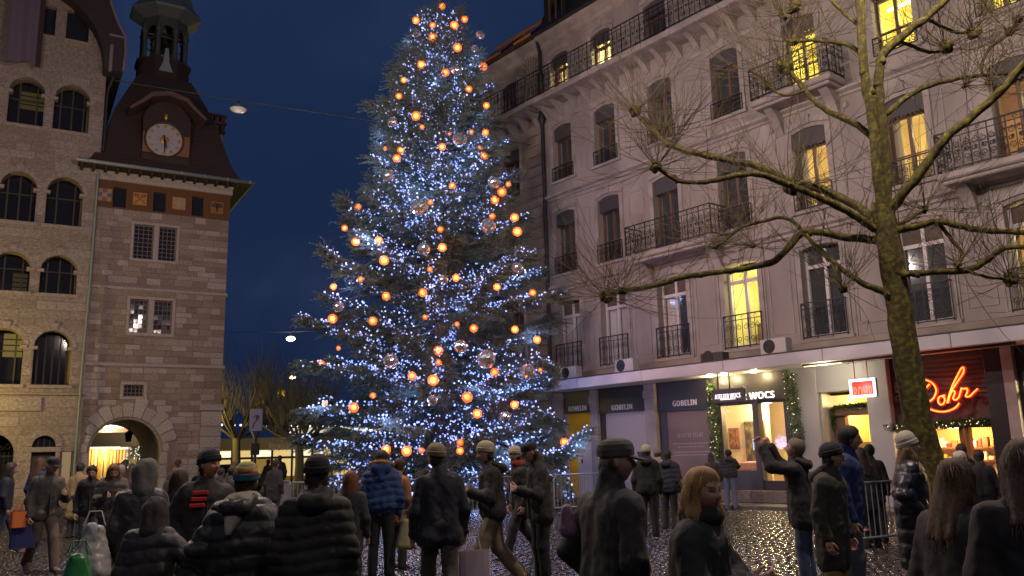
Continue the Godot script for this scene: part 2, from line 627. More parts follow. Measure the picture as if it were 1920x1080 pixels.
# wrought-iron panel in x and y: rails, uprights and scrolls
func ironwork(m: MB, x0: float, x1: float, y0: float, y1: float, z: float, rich := 1) -> void:
	for y in [y0 + 0.05, y1]: m.box(Vector3(x0, y - 0.016, z - 0.018), Vector3(x1, y + 0.016, z + 0.018))
	m.box(Vector3(x0, y1 - 0.16, z - 0.01), Vector3(x1, y1 - 0.14, z + 0.01))
	var k := maxi(1, int(round((x1 - x0) / 0.42)))
	var w := (x1 - x0) / k
	var hy := y1 - 0.16 - (y0 + 0.05)
	for i in k + 1: m.box(Vector3(x0 + i * w - 0.012, y0, z - 0.012), Vector3(x0 + i * w + 0.012, y1, z + 0.012))
	for i in k:
		var cx := x0 + (i + 0.5) * w
		var cy := y0 + 0.05 + hy * 0.5
		var s := 1.0 if i % 2 == 0 else -1.0
		m.box(Vector3(cx - 0.008, y0 + 0.05, z - 0.008), Vector3(cx + 0.008, y1 - 0.15, z + 0.008))
		for e in [-1.0, 1.0]:
			scroll(m, Vector3(cx + e * w * 0.25, cy + hy * 0.24, z), w * 0.22, 1.3, e * s, PI * 0.5, 0.010)
			scroll(m, Vector3(cx + e * w * 0.25, cy - hy * 0.24, z), w * 0.22, 1.3, -e * s, -PI * 0.5, 0.010)
			if rich > 1:
				scroll(m, Vector3(cx + e * w * 0.3, cy, z), w * 0.16, 1.2, e, 0.0, 0.012)
				m.ball(Vector3(cx + e * w * 0.2, cy + hy * 0.02, z), Vector3(0.035, 0.05, 0.015), 6, 4)
		scroll(m, Vector3(cx, y1 - 0.08, z), 0.055, 0.9, 1.0, 0.0, 0.008)

# one window of the house: a recess with frame, panes, room behind, guard
func house_window(b: Node3D, x: float, y0: float, y1: float, w: float, o: Dictionary) -> void:
	var win := part("window", b)
	var z := -0.26
	var wood: Material = o.get("wood", mat("window_wood", Color(0.13, 0.07, 0.045), 0.55))
	var x0 := x - w * 0.5
	var x1 := x + w * 0.5
	var fr := MB.new()
	var top: float = y1 - o.get("head", 0.42)
	fr.box(Vector3(x0, y0, z - 0.04), Vector3(x0 + 0.07, y1, z + 0.04))
	fr.box(Vector3(x1 - 0.07, y0, z - 0.04), Vector3(x1, y1, z + 0.04))
	fr.box(Vector3(x - 0.045, y0, z - 0.038), Vector3(x + 0.045, y1, z + 0.045))
	fr.box(Vector3(x0 + 0.07, top - 0.05, z - 0.036), Vector3(x1 - 0.07, top + 0.05, z + 0.05))
	fr.box(Vector3(x0 + 0.07, y0, z - 0.036), Vector3(x1 - 0.07, y0 + 0.09, z + 0.036))
	if o.get("bars", true): fr.box(Vector3(x0 + 0.07, y0 + (top - y0) * 0.42, z - 0.02), Vector3(x1 - 0.07, y0 + (top - y0) * 0.42 + 0.03, z + 0.02))
	obj("frame", fr, wood, win)
	var glass := mat("window_glass", Color(0.5, 0.55, 0.6), 0.06, {"alpha": 0.1})
	for s in [[x0 + 0.07, x - 0.045], [x + 0.045, x1 - 0.07]]:
		var g := MB.new()
		# a casement that stands ajar turns its glass
		var aj: float = o.get("ajar", 0.0) * (s[1] - s[0]) * 0.5
		g.face(Vector3(s[0], y0 + 0.09, z - aj), Vector3(s[1], y0 + 0.09, z + aj), Vector3(s[1], top - 0.05, z + aj), Vector3(s[0], top - 0.05, z - aj), Vector3.BACK)
		obj("pane", g, glass, win)
	if not o.get("blind", false):
		var g2 := MB.new()
		g2.face(Vector3(x0 + 0.07, top + 0.05, z), Vector3(x1 - 0.07, top + 0.05, z), Vector3(x1 - 0.07, y1, z), Vector3(x0 + 0.07, y1, z), Vector3.BACK)
		obj("pane", g2, glass, win)
	else:
		var bl := MB.new()
		bl.box(Vector3(x0 + 0.07, top + 0.05, z - 0.02), Vector3(x1 - 0.07, y1, z + 0.01))
		obj("blind", bl, mat("roller_blind", Color(0.11, 0.08, 0.06), 0.8), win)
	# the room
	var room := MB.new()
	var lit: bool = o.has("lit")
	var dz := -2.2
	room.face(Vector3(x0 - 0.5, y0, dz), Vector3(x1 + 0.9, y0, dz), Vector3(x1 + 0.9, y1, dz), Vector3(x0 - 0.5, y1, dz), Vector3.BACK)
	room.face(Vector3(x0 - 0.5, y0, dz), Vector3(x0 - 0.5, y1, dz), Vector3(x0 - 0.5, y1, -0.46), Vector3(x0 - 0.5, y0, -0.46), Vector3.RIGHT)
	room.face(Vector3(x1 + 0.9, y0, dz), Vector3(x1 + 0.9, y1, dz), Vector3(x1 + 0.9, y1, -0.46), Vector3(x1 + 0.9, y0, -0.46), Vector3.LEFT)
	room.face(Vector3(x0 - 0.5, y1, dz), Vector3(x1 + 0.9, y1, dz), Vector3(x1 + 0.9, y1, -0.46), Vector3(x0 - 0.5, y1, -0.46), Vector3.DOWN)
	room.face(Vector3(x0 - 0.5, y0, dz), Vector3(x1 + 0.9, y0, dz), Vector3(x1 + 0.9, y0, -0.46), Vector3(x0 - 0.5, y0, -0.46), Vector3.UP)
	if lit:
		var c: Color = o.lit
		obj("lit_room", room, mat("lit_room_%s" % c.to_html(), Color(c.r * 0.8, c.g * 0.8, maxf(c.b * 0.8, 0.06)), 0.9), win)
		omni(Vector3(x + 0.25, y1 - 0.62, -1.2), Color(1.0, 0.86, 0.42), o.get("power", 0.8) * 3.4, 0.15, win)
		if o.get("curtain", 0) == 0 and rng.randf() < 0.6:
			var dc := MB.new()
			for e in [[x0 + 0.02, x0 + 0.2], [x1 - 0.2, x1 - 0.02]]:
				for i in 5: dc.tube([Vector3(lerpf(e[0], e[1], i / 4.0), y0 + 0.05, -0.4), Vector3(lerpf(e[0], e[1], i / 4.0), y1, -0.4)], 0.028, 5, false)
			obj("curtain", dc, mat("thin_curtain", Color(0.6, 0.5, 0.3), 0.9, {"back": Color(0.4, 0.34, 0.2)}), win)
		var lp := MB.new()
		if o.get("tube", false): lp.box(Vector3(x0 - 0.3, y1 - 0.10, -1.6), Vector3(x1 + 0.6, y1 - 0.05, -1.5))
		else: lp.ball(Vector3(x + 0.25, y1 - 0.4, -1.3), Vector3(0.16, 0.12, 0.16), 12, 8)
		obj("ceiling_lamp", lp, mat("room_lamp", Color(0.9, 0.9, 0.8), 0.5, {"emit": Color(1.0, 0.9, 0.6), "power": 3.0}), win)
		var fu := MB.new()
		fu.box(Vector3(x1 - 0.25, y0, -2.15), Vector3(x1 + 0.6, y0 + rf(0.9, 1.5), -1.75))
		fu.box(Vector3(x0 - 0.2, y0, -2.1), Vector3(x0 + 0.35, y0 + rf(0.6, 1.1), -1.8))
		fu.box(Vector3(x0 + 0.1, y0 + 1.25, -2.19), Vector3(x0 + 0.55, y0 + 1.75, -2.15))
		obj("furniture", fu, mat("room_furniture", Color(0.12, 0.07, 0.04), 0.6), win)
	else:
		obj("dark_room", room, mat("dark_room", Color(0.045, 0.035, 0.03), 0.9), win)
	if o.get("curtain", 0) > 0:
		var cm := mat("curtain", Color(0.62, 0.56, 0.52), 0.95, {"back": Color(0.3, 0.28, 0.25)})
		var spans := [[x0 + 0.07, x - 0.05], [x + 0.03, x + 0.03 + w * 0.26]] if o.curtain == 2 else [[x0 + 0.07, x - 0.02]]
		for s in spans:
			var cu := MB.new()
			var k := 18
			for i in k:
				var a := lerpf(s[0], s[1], float(i) / k)
				var c2 := lerpf(s[0], s[1], float(i + 1) / k)
				cu.face(Vector3(a, y0 + 0.05, -0.36 + 0.035 * sin(i * 1.7)), Vector3(c2, y0 + 0.05, -0.36 + 0.035 * sin((i + 1) * 1.7)), Vector3(c2, top, -0.36 + 0.02 * sin((i + 1) * 1.7)), Vector3(a, top, -0.36 + 0.02 * sin(i * 1.7)), Vector3.BACK)
			obj("curtain", cu, cm, win)
	if o.get("pelmet", false):
		var pe := MB.new()
		var p := PackedVector2Array()
		for q in arch(x0 + 0.012, x1 - 0.012, y1 + 0.005, 0.095, 8): p.append(Vector2(q.x, q.y))
		var k := 9
		for i in k * 2 + 1:
			var f := 1.0 - float(i) / (k * 2)
			p.append(Vector2(lerpf(x0 + 0.012, x1 - 0.012, f), y1 - 0.40 - (0.07 if i % 2 == 1 else 0.0)))
		pe.prism(p, -0.10, -0.06)
		obj("pelmet", pe, mat("zinc_pelmet", Color(0.06, 0.056, 0.06), 0.6), win)
	if o.get("guard", 0.0) > 0.0:
		var gm := MB.new()
		var gz: float = o.get("guard_z", 0.06)
		ironwork(gm, x0 - 0.06, x1 + 0.06, y0 - 0.04, y0 + o.guard, gz)
		for s in [x0 - 0.06, x1 + 0.06]:
			gm.box(Vector3(s - 0.014, y0 - 0.04, -0.05), Vector3(s + 0.014, y0 - 0.01, gz))
			gm.box(Vector3(s - 0.014, y0 + o.guard - 0.03, -0.05), Vector3(s + 0.014, y0 + o.guard, gz))
		obj("guard", gm, mat("black_iron", Color(0.018, 0.017, 0.018), 0.5, {"metal": 0.3}), win)

func moulding(b: Node3D, called: String, x0: float, x1: float, y: float, prof: Array, m: Material) -> void:
	# profile of (out, up) pulled along x
	var k := MB.new()
	for i in prof.size() - 1:
		var p: Vector2 = prof[i]
		var q: Vector2 = prof[i + 1]
		k.face(Vector3(x0, y + p.y, p.x), Vector3(x1, y + p.y, p.x), Vector3(x1, y + q.y, q.x), Vector3(x0, y + q.y, q.x), Vector3(0, -(q.x - p.x), q.y - p.y))
	var poly := PackedVector2Array()
	for p in prof: poly.append(p)
	poly.append(Vector2(-0.02, prof[-1].y))
	poly.append(Vector2(-0.02, prof[0].y))
	var tr := Geometry2D.triangulate_polygon(poly)
	for i in range(0, tr.size(), 3):
		for x in [x0, x1]:
			k.face(Vector3(x, y + poly[tr[i]].y, poly[tr[i]].x), Vector3(x, y + poly[tr[i + 1]].y, poly[tr[i + 1]].x), Vector3(x, y + poly[tr[i + 2]].y, poly[tr[i + 2]].x), Vector3(x, y + poly[tr[i + 2]].y, poly[tr[i + 2]].x), Vector3.LEFT if x == x0 else Vector3.RIGHT)
	obj(called, k, m, b)

func panel_frame(m: MB, x0: float, x1: float, y0: float, y1: float, w := 0.035, z := 0.022) -> void:
	m.box(Vector3(x0, y0, -0.01), Vector3(x1, y0 + w, z))
	m.box(Vector3(x0, y1 - w, -0.01), Vector3(x1, y1, z))
	m.box(Vector3(x0, y0 + w, -0.01), Vector3(x0 + w, y1 - w, z - 0.002))
	m.box(Vector3(x1 - w, y0 + w, -0.01), Vector3(x1, y1 - w, z - 0.002))

func bracket(m: MB, x: float, y: float, w: float, h: float, out: float) -> void:
	var p := PackedVector2Array()
	# seen from the side: (out, up)
	for i in 9:
		var f := i / 8.0
		p.append(Vector2(out * (1.0 - f) * (1.0 - 0.35 * sin(f * PI)) + 0.03, -h * f))
	p.append(Vector2(-0.02, -h))
	p.append(Vector2(-0.02, 0))
	var o := MB.new()
	o.prism(p, -w * 0.5, w * 0.5)
	m.add(o, Transform3D(Basis(Vector3(0, 0, 1), Vector3(0, 1, 0), Vector3(-1, 0, 0)), Vector3(x, y, 0)))

func apartment_building() -> void:
	var b := thing("apartment_building", "long pale stone apartment house with iron balconies above the row of shops", "building", FACADE_AT)
	b.transform = frame_of(FACADE_AT, FACADE_ALONG, FACADE_OUT)
	var plaster := mat("pale_stone", Color(0.45, 0.39, 0.36), 0.85, {"grain": noise_tex("stone_stain", 0.006, 0.72, 1.0, 6), "scale": 0.22, "streak": 0.25, "bump": 0.15, "bumptex": noise_tex("fine_pit", 0.06, 0.0, 1.0)})
	var trim := mat("pale_trim", Color(0.48, 0.42, 0.39), 0.8, {"grain": noise_tex("stone_stain", 0.006, 0.72, 1.0, 6), "scale": 0.4})
	var base := mat("base_stone", Color(0.42, 0.34, 0.28), 0.85, {"grain": noise_tex("stone_stain", 0.006, 0.72, 1.0, 6), "scale": 0.3})
	var iron := mat("black_iron", Color(0.018, 0.017, 0.018), 0.5, {"metal": 0.3})
	var floors := [[4.55, 7.0, 1.2], [8.15, 10.4, 1.06], [11.75, 13.8, 1.04], [15.05, 16.75, 0.98]]
	var holes := []
	for f in floors:
		for x in BAYS: holes.append([x - f[2] * 0.5, x + f[2] * 0.5, f[0], f[1] + 0.1, 0.1])
	var m := MB.new()
	wall(m, -7.45, 13.2, 4.1, 17.6, 0.45, holes, 6)
	obj("front_wall", m, plaster, b)
	var bk := MB.new()
	bk.box(Vector3(-7.45, 0, -12.0), Vector3(13.2, 17.6, -11.6))
	bk.box(Vector3(-7.45, 0, -11.6), Vector3(-7.2, 17.6, -0.451))
	bk.box(Vector3(12.95, 0, -11.6), Vector3(13.2, 17.6, -0.451))
	for y in [4.3, 7.7, 11.35, 14.75]: bk.box(Vector3(-7.2, y, -11.6), Vector3(12.95, y + 0.2, -0.46))
	for x in BAYS: bk.box(Vector3(x + 1.15, 4.5, -3.2), Vector3(x + 1.3, 17.5, -0.46))
	obj("inner_walls", bk, mat("dark_room", Color(0.045, 0.035, 0.03), 0.9), b)
	# windows, floor by floor
	var yel := Color(1.0, 0.9, 0.24)
	var amb := Color(1.0, 0.8, 0.4)
	var whitewood := mat("white_wood", Color(0.6, 0.55, 0.55), 0.5)
	for i in BAYS.size():
		var o := {"wood": whitewood, "head": 0.46, "bars": false, "blind": i != 3 and i != 4, "guard": 0.95, "guard_z": 0.1, "curtain": 2 if i < 2 else (1 if i == 2 else 0)}
		if i == 4: o.merge({"ajar": 0.25}, true)
		if i == 3: o.merge({"lit": Color(0.95, 0.9, 0.42), "power": 0.8}, true)
		if i == 6: o.merge({"lit": Color(1.0, 0.75, 0.3), "power": 0.35}, true)
		house_window(b, BAYS[i], 4.55, 7.0, 1.2, o)
	for i in BAYS.size():
		var o := {"pelmet": true, "guard": 0.0 if i == 2 or i == 6 else 0.62}
		if i == 4 or i == 5: o.merge({"lit": amb, "power": 0.42}, true)
		if i == 6: o.merge({"lit": Color(0.9, 0.55, 0.2), "power": 0.12}, true)
		house_window(b, BAYS[i], 8.15, 10.4, 1.06, o)
	for i in BAYS.size():
		var o := {"pelmet": true, "guard": 0.0 if i == 4 else 0.5}
		if i >= 4: o.merge({"lit": yel, "power": 0.85, "tube": i == 5}, true)
		house_window(b, BAYS[i], 11.75, 13.8, 1.04, o)
	for i in BAYS.size():
		var o := {"pelmet": true, "head": 0.5}
		if i == 0 or i == 1: o.merge({"lit": Color(1.0, 0.97, 0.65), "power": 1.6}, true)
		house_window(b, BAYS[i], 15.05, 16.75, 0.98, o)
	# stone surrounds, sunk panels between the bays
	for f in floors:
		for x in BAYS:
			var s := MB.new()
			var a: float = f[2] * 0.5
			s.box(Vector3(x - a - 0.16, f[0] - 0.02, -0.02), Vector3(x - a, f[1] + 0.06, 0.045))
			s.box(Vector3(x + a, f[0] - 0.02, -0.02), Vector3(x + a + 0.16, f[1] + 0.06, 0.045))
			var up := arch(x - a - 0.16, x + a + 0.16, f[1] + 0.062, 0.15, 6)
			var dn := arch(x - a - 0.16, x + a + 0.16, f[1] + 0.24, 0.15, 6)
			var pl := PackedVector2Array()
			for q in up: pl.append(Vector2(q.x, maxf(q.y, f[1] + 0.1)))
			dn.reverse()
			for q in dn: pl.append(q)
			s.prism(pl, -0.02, 0.043)
			s.box(Vector3(x - 0.09, f[1] + 0.19, -0.02), Vector3(x + 0.09, f[1] + 0.46, 0.075))
			s.box(Vector3(x - a - 0.2, f[0] - 0.12, -0.02), Vector3(x + a + 0.2, f[0] - 0.022, 0.09))
			obj("window_surround", s, trim, b)
	for f in [[4.75, 6.95], [8.3, 10.35], [11.9, 13.75], [15.2, 16.6]]:
		for i in BAYS.size() - 1:
			var x0: float = BAYS[i] + 0.95
			var x1: float = BAYS[i + 1] - 0.95
			if x1 - x0 < 0.3: continue
			var s := MB.new()
			panel_frame(s, x0, x1, f[0], f[1])
			obj("wall_panel", s, trim, b)
	for i in BAYS.size() - 1:
		var mid: float = (BAYS[i] + BAYS[i + 1]) * 0.5
		for e in [-0.5, 0.5]:
			var s := MB.new()
			s.box(Vector3(mid + e - 0.02, 4.15, -0.01), Vector3(mid + e + 0.02, 7.5, 0.03))
			obj("pilaster_edge", s, trim, b)
	# cornices
	moulding(b, "cornice", -7.45, 13.2, 7.45, [Vector2(0.0, 0), Vector2(0.06, 0.02), Vector2(0.06, 0.1), Vector2(0.16, 0.16), Vector2(0.16, 0.24), Vector2(0.0, 0.3)], trim)
	moulding(b, "cornice", -7.45, 13.2, 11.0, [Vector2(0.0, 0), Vector2(0.05, 0.02), Vector2(0.05, 0.09), Vector2(0.17, 0.15), Vector2(0.17, 0.22), Vector2(0.0, 0.27)], trim)
	moulding(b, "cornice", -7.45, 13.2, 14.05, [Vector2(0.0, 0), Vector2(0.05, 0.02), Vector2(0.05, 0.12), Vector2(0.0, 0.14)], trim)
	moulding(b, "cornice", -7.45, 13.2, 17.3, [Vector2(0.0, 0), Vector2(0.1, 0.05), Vector2(0.14, 0.2), Vector2(0.38, 0.32), Vector2(0.4, 0.46), Vector2(0.0, 0.5)], trim)
	moulding(b, "sill_band", -7.45, 13.2, 4.11, [Vector2(0.0, 0), Vector2(0.12, 0.0), Vector2(0.12, 0.30), Vector2(0.0, 0.33)], base)
	# the long balcony of the top floor and its consoles
	var lb := part("long_balcony", b)
	var sl := MB.new()
	sl.cbox(Vector3(-7.45, 14.72, -0.01), Vector3(13.2, 14.93, 0.95), 0.03)
	obj("slab", sl, trim, lb)
	var k := -7.1
	while k < 13.0:
		var cs := MB.new()
		bracket(cs, k, 14.715, 0.2, 0.42, 0.62)
		obj("console", cs, trim, lb)
		k += 0.72
	var rl := MB.new()
	ironwork(rl, -7.4, 13.1, 14.95, 15.98, 0.9, 2)
	obj("railing", rl, iron, lb)
	# balconies of the first grand floor and the floor above
	for bd in [[-2.8, 0.75, 7.62, 2], [7.35, 10.6, 7.62, 1], [2.4, 4.95, 11.2, 1]]:
		var bn := part("balcony", b)
		var s := MB.new()
		s.cbox(Vector3(bd[0], bd[2] + 0.1, -0.01), Vector3(bd[1], bd[2] + 0.28, 0.85), 0.04)
		s.cbox(Vector3(bd[0] + 0.08, bd[2], -0.01), Vector3(bd[1] - 0.08, bd[2] + 0.098, 0.78), 0.03)
		obj("slab", s, trim, bn)
		for x in [bd[0] + 0.4, bd[1] - 0.4]:
			var cs := MB.new()
			bracket(cs, x, bd[2], 0.26, 0.72, 0.55)
			for e in [-0.3, 0.3]: cs.ball(Vector3(x + e, bd[2] - 0.45, 0.02), Vector3(0.1, 0.1, 0.05), 8, 6)
			obj("console", cs, trim, bn)
		var r := MB.new()
		ironwork(r, bd[0] + 0.04, bd[1] - 0.04, bd[2] + 0.3, bd[2] + 1.25, 0.8, 2)
		var sd := MB.new()
		ironwork(sd, 0.0, 0.78, bd[2] + 0.3, bd[2] + 1.25, 0.0, 1)
		for x in [bd[0] + 0.04, bd[1] - 0.04]: r.add(sd, Transform3D(Basis(Vector3(0, 0, 1), Vector3(0, 1, 0), Vector3(-1, 0, 0)), Vector3(x, 0, 0)))
		obj("railing", r, iron, bn)
	# mansard roof with dormers
	var zinc := mat("dark_slate", Color(0.03, 0.032, 0.035), 0.55, {"grain": noise_tex("slate", 0.03, 0.5, 1.0), "scale": 0.9})
	var ro := MB.new()
	ro.quad(Vector3(-7.45, 17.82, 0.3), Vector3(-7.45, 20.9, -1.0), Vector3(13.2, 20.9, -1.0), Vector3(13.2, 17.82, 0.3))
	ro.quad(Vector3(-7.45, 20.9, -1.0), Vector3(-7.45, 22.2, -6.0), Vector3(13.2, 22.2, -6.0), Vector3(13.2, 20.9, -1.0))
	ro.quad(Vector3(-7.45, 22.2, -6.0), Vector3(-7.45, 17.6, -12.0), Vector3(13.2, 17.6, -12.0), Vector3(13.2, 22.2, -6.0))
	for x in [-7.45, 13.2]:
		ro.face(Vector3(x, 17.6, 0.3), Vector3(x, 20.9, -1.0), Vector3(x, 22.2, -6.0), Vector3(x, 17.6, -12.0), Vector3.LEFT if x < 0 else Vector3.RIGHT)
	obj("mansard_roof", ro, zinc, b)
	var gu := MB.new()
	gu.tube([Vector3(-7.5, 17.83, 0.42), Vector3(13.2, 17.83, 0.42)], 0.085, 8)
	obj("gutter", gu, zinc, b)
	for i in BAYS.size():
		var x: float = BAYS[i]
		var d := part("dormer", b)
		var s := MB.new()
		s.box(Vector3(x - 0.62, 17.9, -1.6), Vector3(x - 0.42, 19.9, 0.16))
		s.box(Vector3(x + 0.42, 17.9, -1.6), Vector3(x + 0.62, 19.9, 0.16))
		s.box(Vector3(x - 0.7, 19.9, -1.6), Vector3(x + 0.7, 20.1, 0.24))
		s.box(Vector3(x - 0.42, 17.9, -1.6), Vector3(x + 0.42, 18.1, 0.16))
		obj("dormer_cheeks", s, zinc, d)
		var f := MB.new()
		f.box(Vector3(x - 0.42, 18.1, 0.06), Vector3(x - 0.34, 19.9, 0.12))
		f.box(Vector3(x + 0.34, 18.1, 0.06), Vector3(x + 0.42, 19.9, 0.12))
		f.box(Vector3(x - 0.03, 18.1, 0.062), Vector3(x + 0.03, 19.9, 0.122))
		obj("window_frame", f, mat("window_wood"), d)
		var g := MB.new()
		g.box(Vector3(x - 0.34, 18.1, -0.5), Vector3(x + 0.34, 19.9, -0.45))
		if i == 0: obj("lit_window", g, mat("dormer_lit", Color(0.8, 0.7, 0.3), 0.8, {"emit": Color(1.0, 0.72, 0.06), "power": 0.8}), d)
		else: obj("window_pane", g, mat("black_glass", Color(0.02, 0.022, 0.026), 0.08), d)
	# rain pipe at the joint with the neighbour
	var pipe := MB.new()
	pipe.tube([Vector3(-7.42, 17.7, 0.3), Vector3(-7.42, 17.2, 0.14), Vector3(-7.42, 4.2, 0.14)], 0.075, 8)
	pipe.lathe([Vector2(0.09, 0), Vector2(0.16, 0.2), Vector2(0.16, 0.32)], 8, Vector3(-7.42, 14.2, 0.14))
	pipe.tube([Vector3(-7.42, 14.5, 0.14), Vector3(-7.42, 16.3, 0.14)], 0.12, 8)
	obj("rain_pipe", pipe, mat("pipe_metal", Color(0.035, 0.032, 0.04), 0.5, {"metal": 0.4}), b)
	shop_row(b, plaster, trim)

func garland_mesh(m: MB, leds: Array, path: Array, r: float, density: float, led_every: float) -> void:
	var leaf := 0
	for i in path.size() - 1:
		var a: Vector3 = path[i]
		var d: Vector3 = path[i + 1] - a
		var k := int(d.length() * density)
		for j in k:
			var p := a + d * rng.randf()
			var o := Vector3(rf(-1, 1), rf(-1, 1), rf(-1, 1)).normalized()
			var q := p + o * r * sqrt(rng.randf())
			var t := (o + Vector3(rf(-0.6, 0.6), rf(-0.8, 0.3), rf(-0.6, 0.6))).normalized()
			var s := t.cross(Vector3(rf(-1, 1), rf(-1, 1), rf(-1, 1))).normalized() * rf(0.012, 0.022)
			m.tri(q - s, q + t * rf(0.06, 0.11), q + s)
			leaf += 1
		var n2 := int(d.length() / led_every)
		for j in n2:
			var o := Vector3(rf(-1, 1), rf(-1, 1), rf(-0.1, 1)).normalized()
			leds.append(a + d * ((j + rng.randf()) / n2) + o * r * rf(0.8, 1.05))

func garland(label: String, path: Array, r: float, density := 700.0, led_every := 0.085) -> void:
	var t := thing("light_garland", label, "garland", FACADE_AT)
	t.transform = frame_of(FACADE_AT, FACADE_ALONG, FACADE_OUT)
	var m := MB.new()
	var leds := []
	garland_mesh(m, leds, path, r, density, led_every)
	var o := obj("fir_needles", m, mat("garland_green", Color(0.05, 0.085, 0.022), 0.6, {"back": Color(0.1, 0.15, 0.05)}), t)
	o.set_meta("kind", "stuff")
	var bulb := MB.new()
	bulb.ball(Vector3.ZERO, Vector3.ONE * 0.0115, 6, 4)
	var w := []
	for p in leds: w.append(Transform3D(Basis.from_scale(Vector3.ONE * rf(0.7, 1.3)), p))
	scatter("light_bulbs", bulb.mesh(), mat("warm_led", Color(0.9, 0.85, 0.7), 0.4, {"emit": Color(1.0, 0.80, 0.48), "power": 2.2}), w, t)

func shop_row(b: Node3D, plaster: Material, trim: Material) -> void:
	var dark := mat("dark_fascia", Color(0.045, 0.038, 0.038), 0.4)
	var brown := mat("brown_poster", Color(0.19, 0.14, 0.125), 0.6)
	var steel := mat("grey_cladding", Color(0.30, 0.30, 0.305), 0.5)
	var lav := mat("canopy_white", Color(0.8, 0.74, 0.77), 0.5, {"grain": noise_tex("stone_stain", 0.006, 0.72, 1.0, 6), "scale": 0.15})
	# canopy made of panels with open joints
	var can := part("canopy", b)
	var edges := [-6.75, -4.6, -1.75, 1.3, 4.35, 7.5, 10.6, 13.2]
	for i in edges.size() - 1:
		var s := MB.new()
		s.cbox(Vector3(edges[i] + 0.008, 3.72, 1.42), Vector3(edges[i + 1] - 0.008, 4.04, 1.5), 0.01)
		obj("fascia_panel", s, lav, can)
	var so := MB.new()
	so.box(Vector3(-6.75, 3.76, 0.0), Vector3(13.2, 3.80, 1.418))
	obj("soffit", so, mat("soffit_cream", Color(0.75, 0.70, 0.6), 0.45), can)
	var tp := MB.new()
	tp.box(Vector3(-6.75, 4.0, 0.02), Vector3(13.2, 4.045, 1.418))
	tp.box(Vector3(-6.75, 4.046, 1.40), Vector3(13.2, 4.075, 1.515))
	tp.box(Vector3(-6.75, 3.803, 0.02), Vector3(-6.70, 3.998, 1.418))
	obj("canopy_roof", tp, mat("zinc_pelmet", Color(0.06, 0.056, 0.06), 0.6), can)
	# ground-floor piers
	for p in [[-7.45, -6.98, 0.0], [-5.54, -5.2, 0.04], [-3.0, -2.55, 0.04], [2.35, 3.2, 0.0], [4.62, 5.22, 0.05]]:
		var s := MB.new()
		s.cbox(Vector3(p[0], 0.1, -0.5), Vector3(p[1], 3.758, 0.02 + p[2]), 0.015)
		obj("pier", s, steel if p[0] > 2.0 else trim, b)
		if p[0] < 2.0:
			var c := MB.new()
			c.cbox(Vector3(p[0] - 0.03, 3.28, 0.0), Vector3(p[1] + 0.03, 3.55, 0.055 + p[2]), 0.02)
			obj("capital", c, trim, b)
	# the three papered fronts
	for f in [[-6.98, -5.54, 3.0], [-5.2, -3.0, 2.92], [-2.55, -0.28, 2.9]]:
		var s := MB.new()
		s.cbox(Vector3(f[0], f[2], -0.3), Vector3(f[1], 3.757, -0.06), 0.01)
		obj("shop_fascia", s, dark, b)
		text("lettering", "GOBELIN", 0.17, 0.02, mat("letter_white", Color(0.8, 0.75, 0.75), 0.5), b, Vector3((f[0] + f[1]) * 0.5, f[2] + 0.16, -0.048), 0.0, 0.95 if f[1] - f[0] > 2.0 else 0.92)
	var y1 := MB.new()
	y1.box(Vector3(-6.9, 2.36, -0.2), Vector3(-5.62, 2.998, -0.16))
	y1.box(Vector3(-6.9, 0.1, -0.2), Vector3(-6.45, 2.358, -0.162))
	obj("yellow_board", y1, mat("yellow_board", Color(0.85, 0.46, 0.015), 0.6), b)
	var w1 := MB.new()
	w1.cbox(Vector3(-6.448, 0.1, -0.24), Vector3(-5.62, 2.358, -0.158), 0.01)
	w1.box(Vector3(-5.62, 0.1, -0.28), Vector3(-5.54, 3.0, -0.12))
	w1.box(Vector3(-6.98, 0.1, -0.28), Vector3(-6.9, 3.0, -0.12))
	var wd := obj("white_door", w1, mat("white_board", Color(0.6, 0.54, 0.55), 0.6), b)
	var lk := MB.new()
	lk.cbox(Vector3(-6.27, 1.24, -0.16), Vector3(-6.19, 1.4, -0.13), 0.01)
	obj("lock", lk, dark, wd)
	var w2 := MB.new()
	w2.cbox(Vector3(-4.95, 0.1, -0.22), Vector3(-3.0, 2.918, -0.12), 0.01)
	var pb := obj("papered_window", w2, mat("paper_grey", Color(0.46, 0.40, 0.40), 0.6), b)
	var jm := MB.new()
	jm.box(Vector3(-5.2, 0.1, -0.3), Vector3(-4.952, 2.918, -0.1))
	jm.box(Vector3(-2.55, 0.1, -0.3), Vector3(-2.22, 2.898, -0.12))
	jm.box(Vector3(-0.45, 0.1, -0.3), Vector3(-0.28, 2.898, -0.1))
	jm.box(Vector3(-2.55, 2.84, -0.12), Vector3(-0.28, 2.898, -0.05))
	obj("dark_jamb", jm, dark, b)
	# print on the grey paper: a watch case, its strap, a bottle
	var pr := MB.new()
	for q in [[-4.42, 1.78, 0.28, 0.22], [-4.42, 1.35, 0.34, 0.42], [-3.55, 1.25, 0.42, 0.36]]:
		pr.ball(Vector3(q[0], q[1], -0.118), Vector3(q[2], q[3], 0.004), 14, 6)
	obj("print", pr, mat("print_dark", Color(0.07, 0.06, 0.065), 0.6), pb)
	var pw := MB.new()
	pw.ball(Vector3(-4.42, 1.82, -0.114), Vector3(0.16, 0.17, 0.004), 14, 6)
	pw.ball(Vector3(-3.72, 1.40, -0.114), Vector3(0.19, 0.26, 0.004), 14, 6)
	obj("print", pw, mat("print_pale", Color(0.4, 0.4, 0.46), 0.6), pb)
	var w3 := MB.new()
	w3.cbox(Vector3(-2.22, 0.1, -0.22), Vector3(-0.45, 2.838, -0.13), 0.01)
	var p3 := obj("poster_board", w3, brown, b)
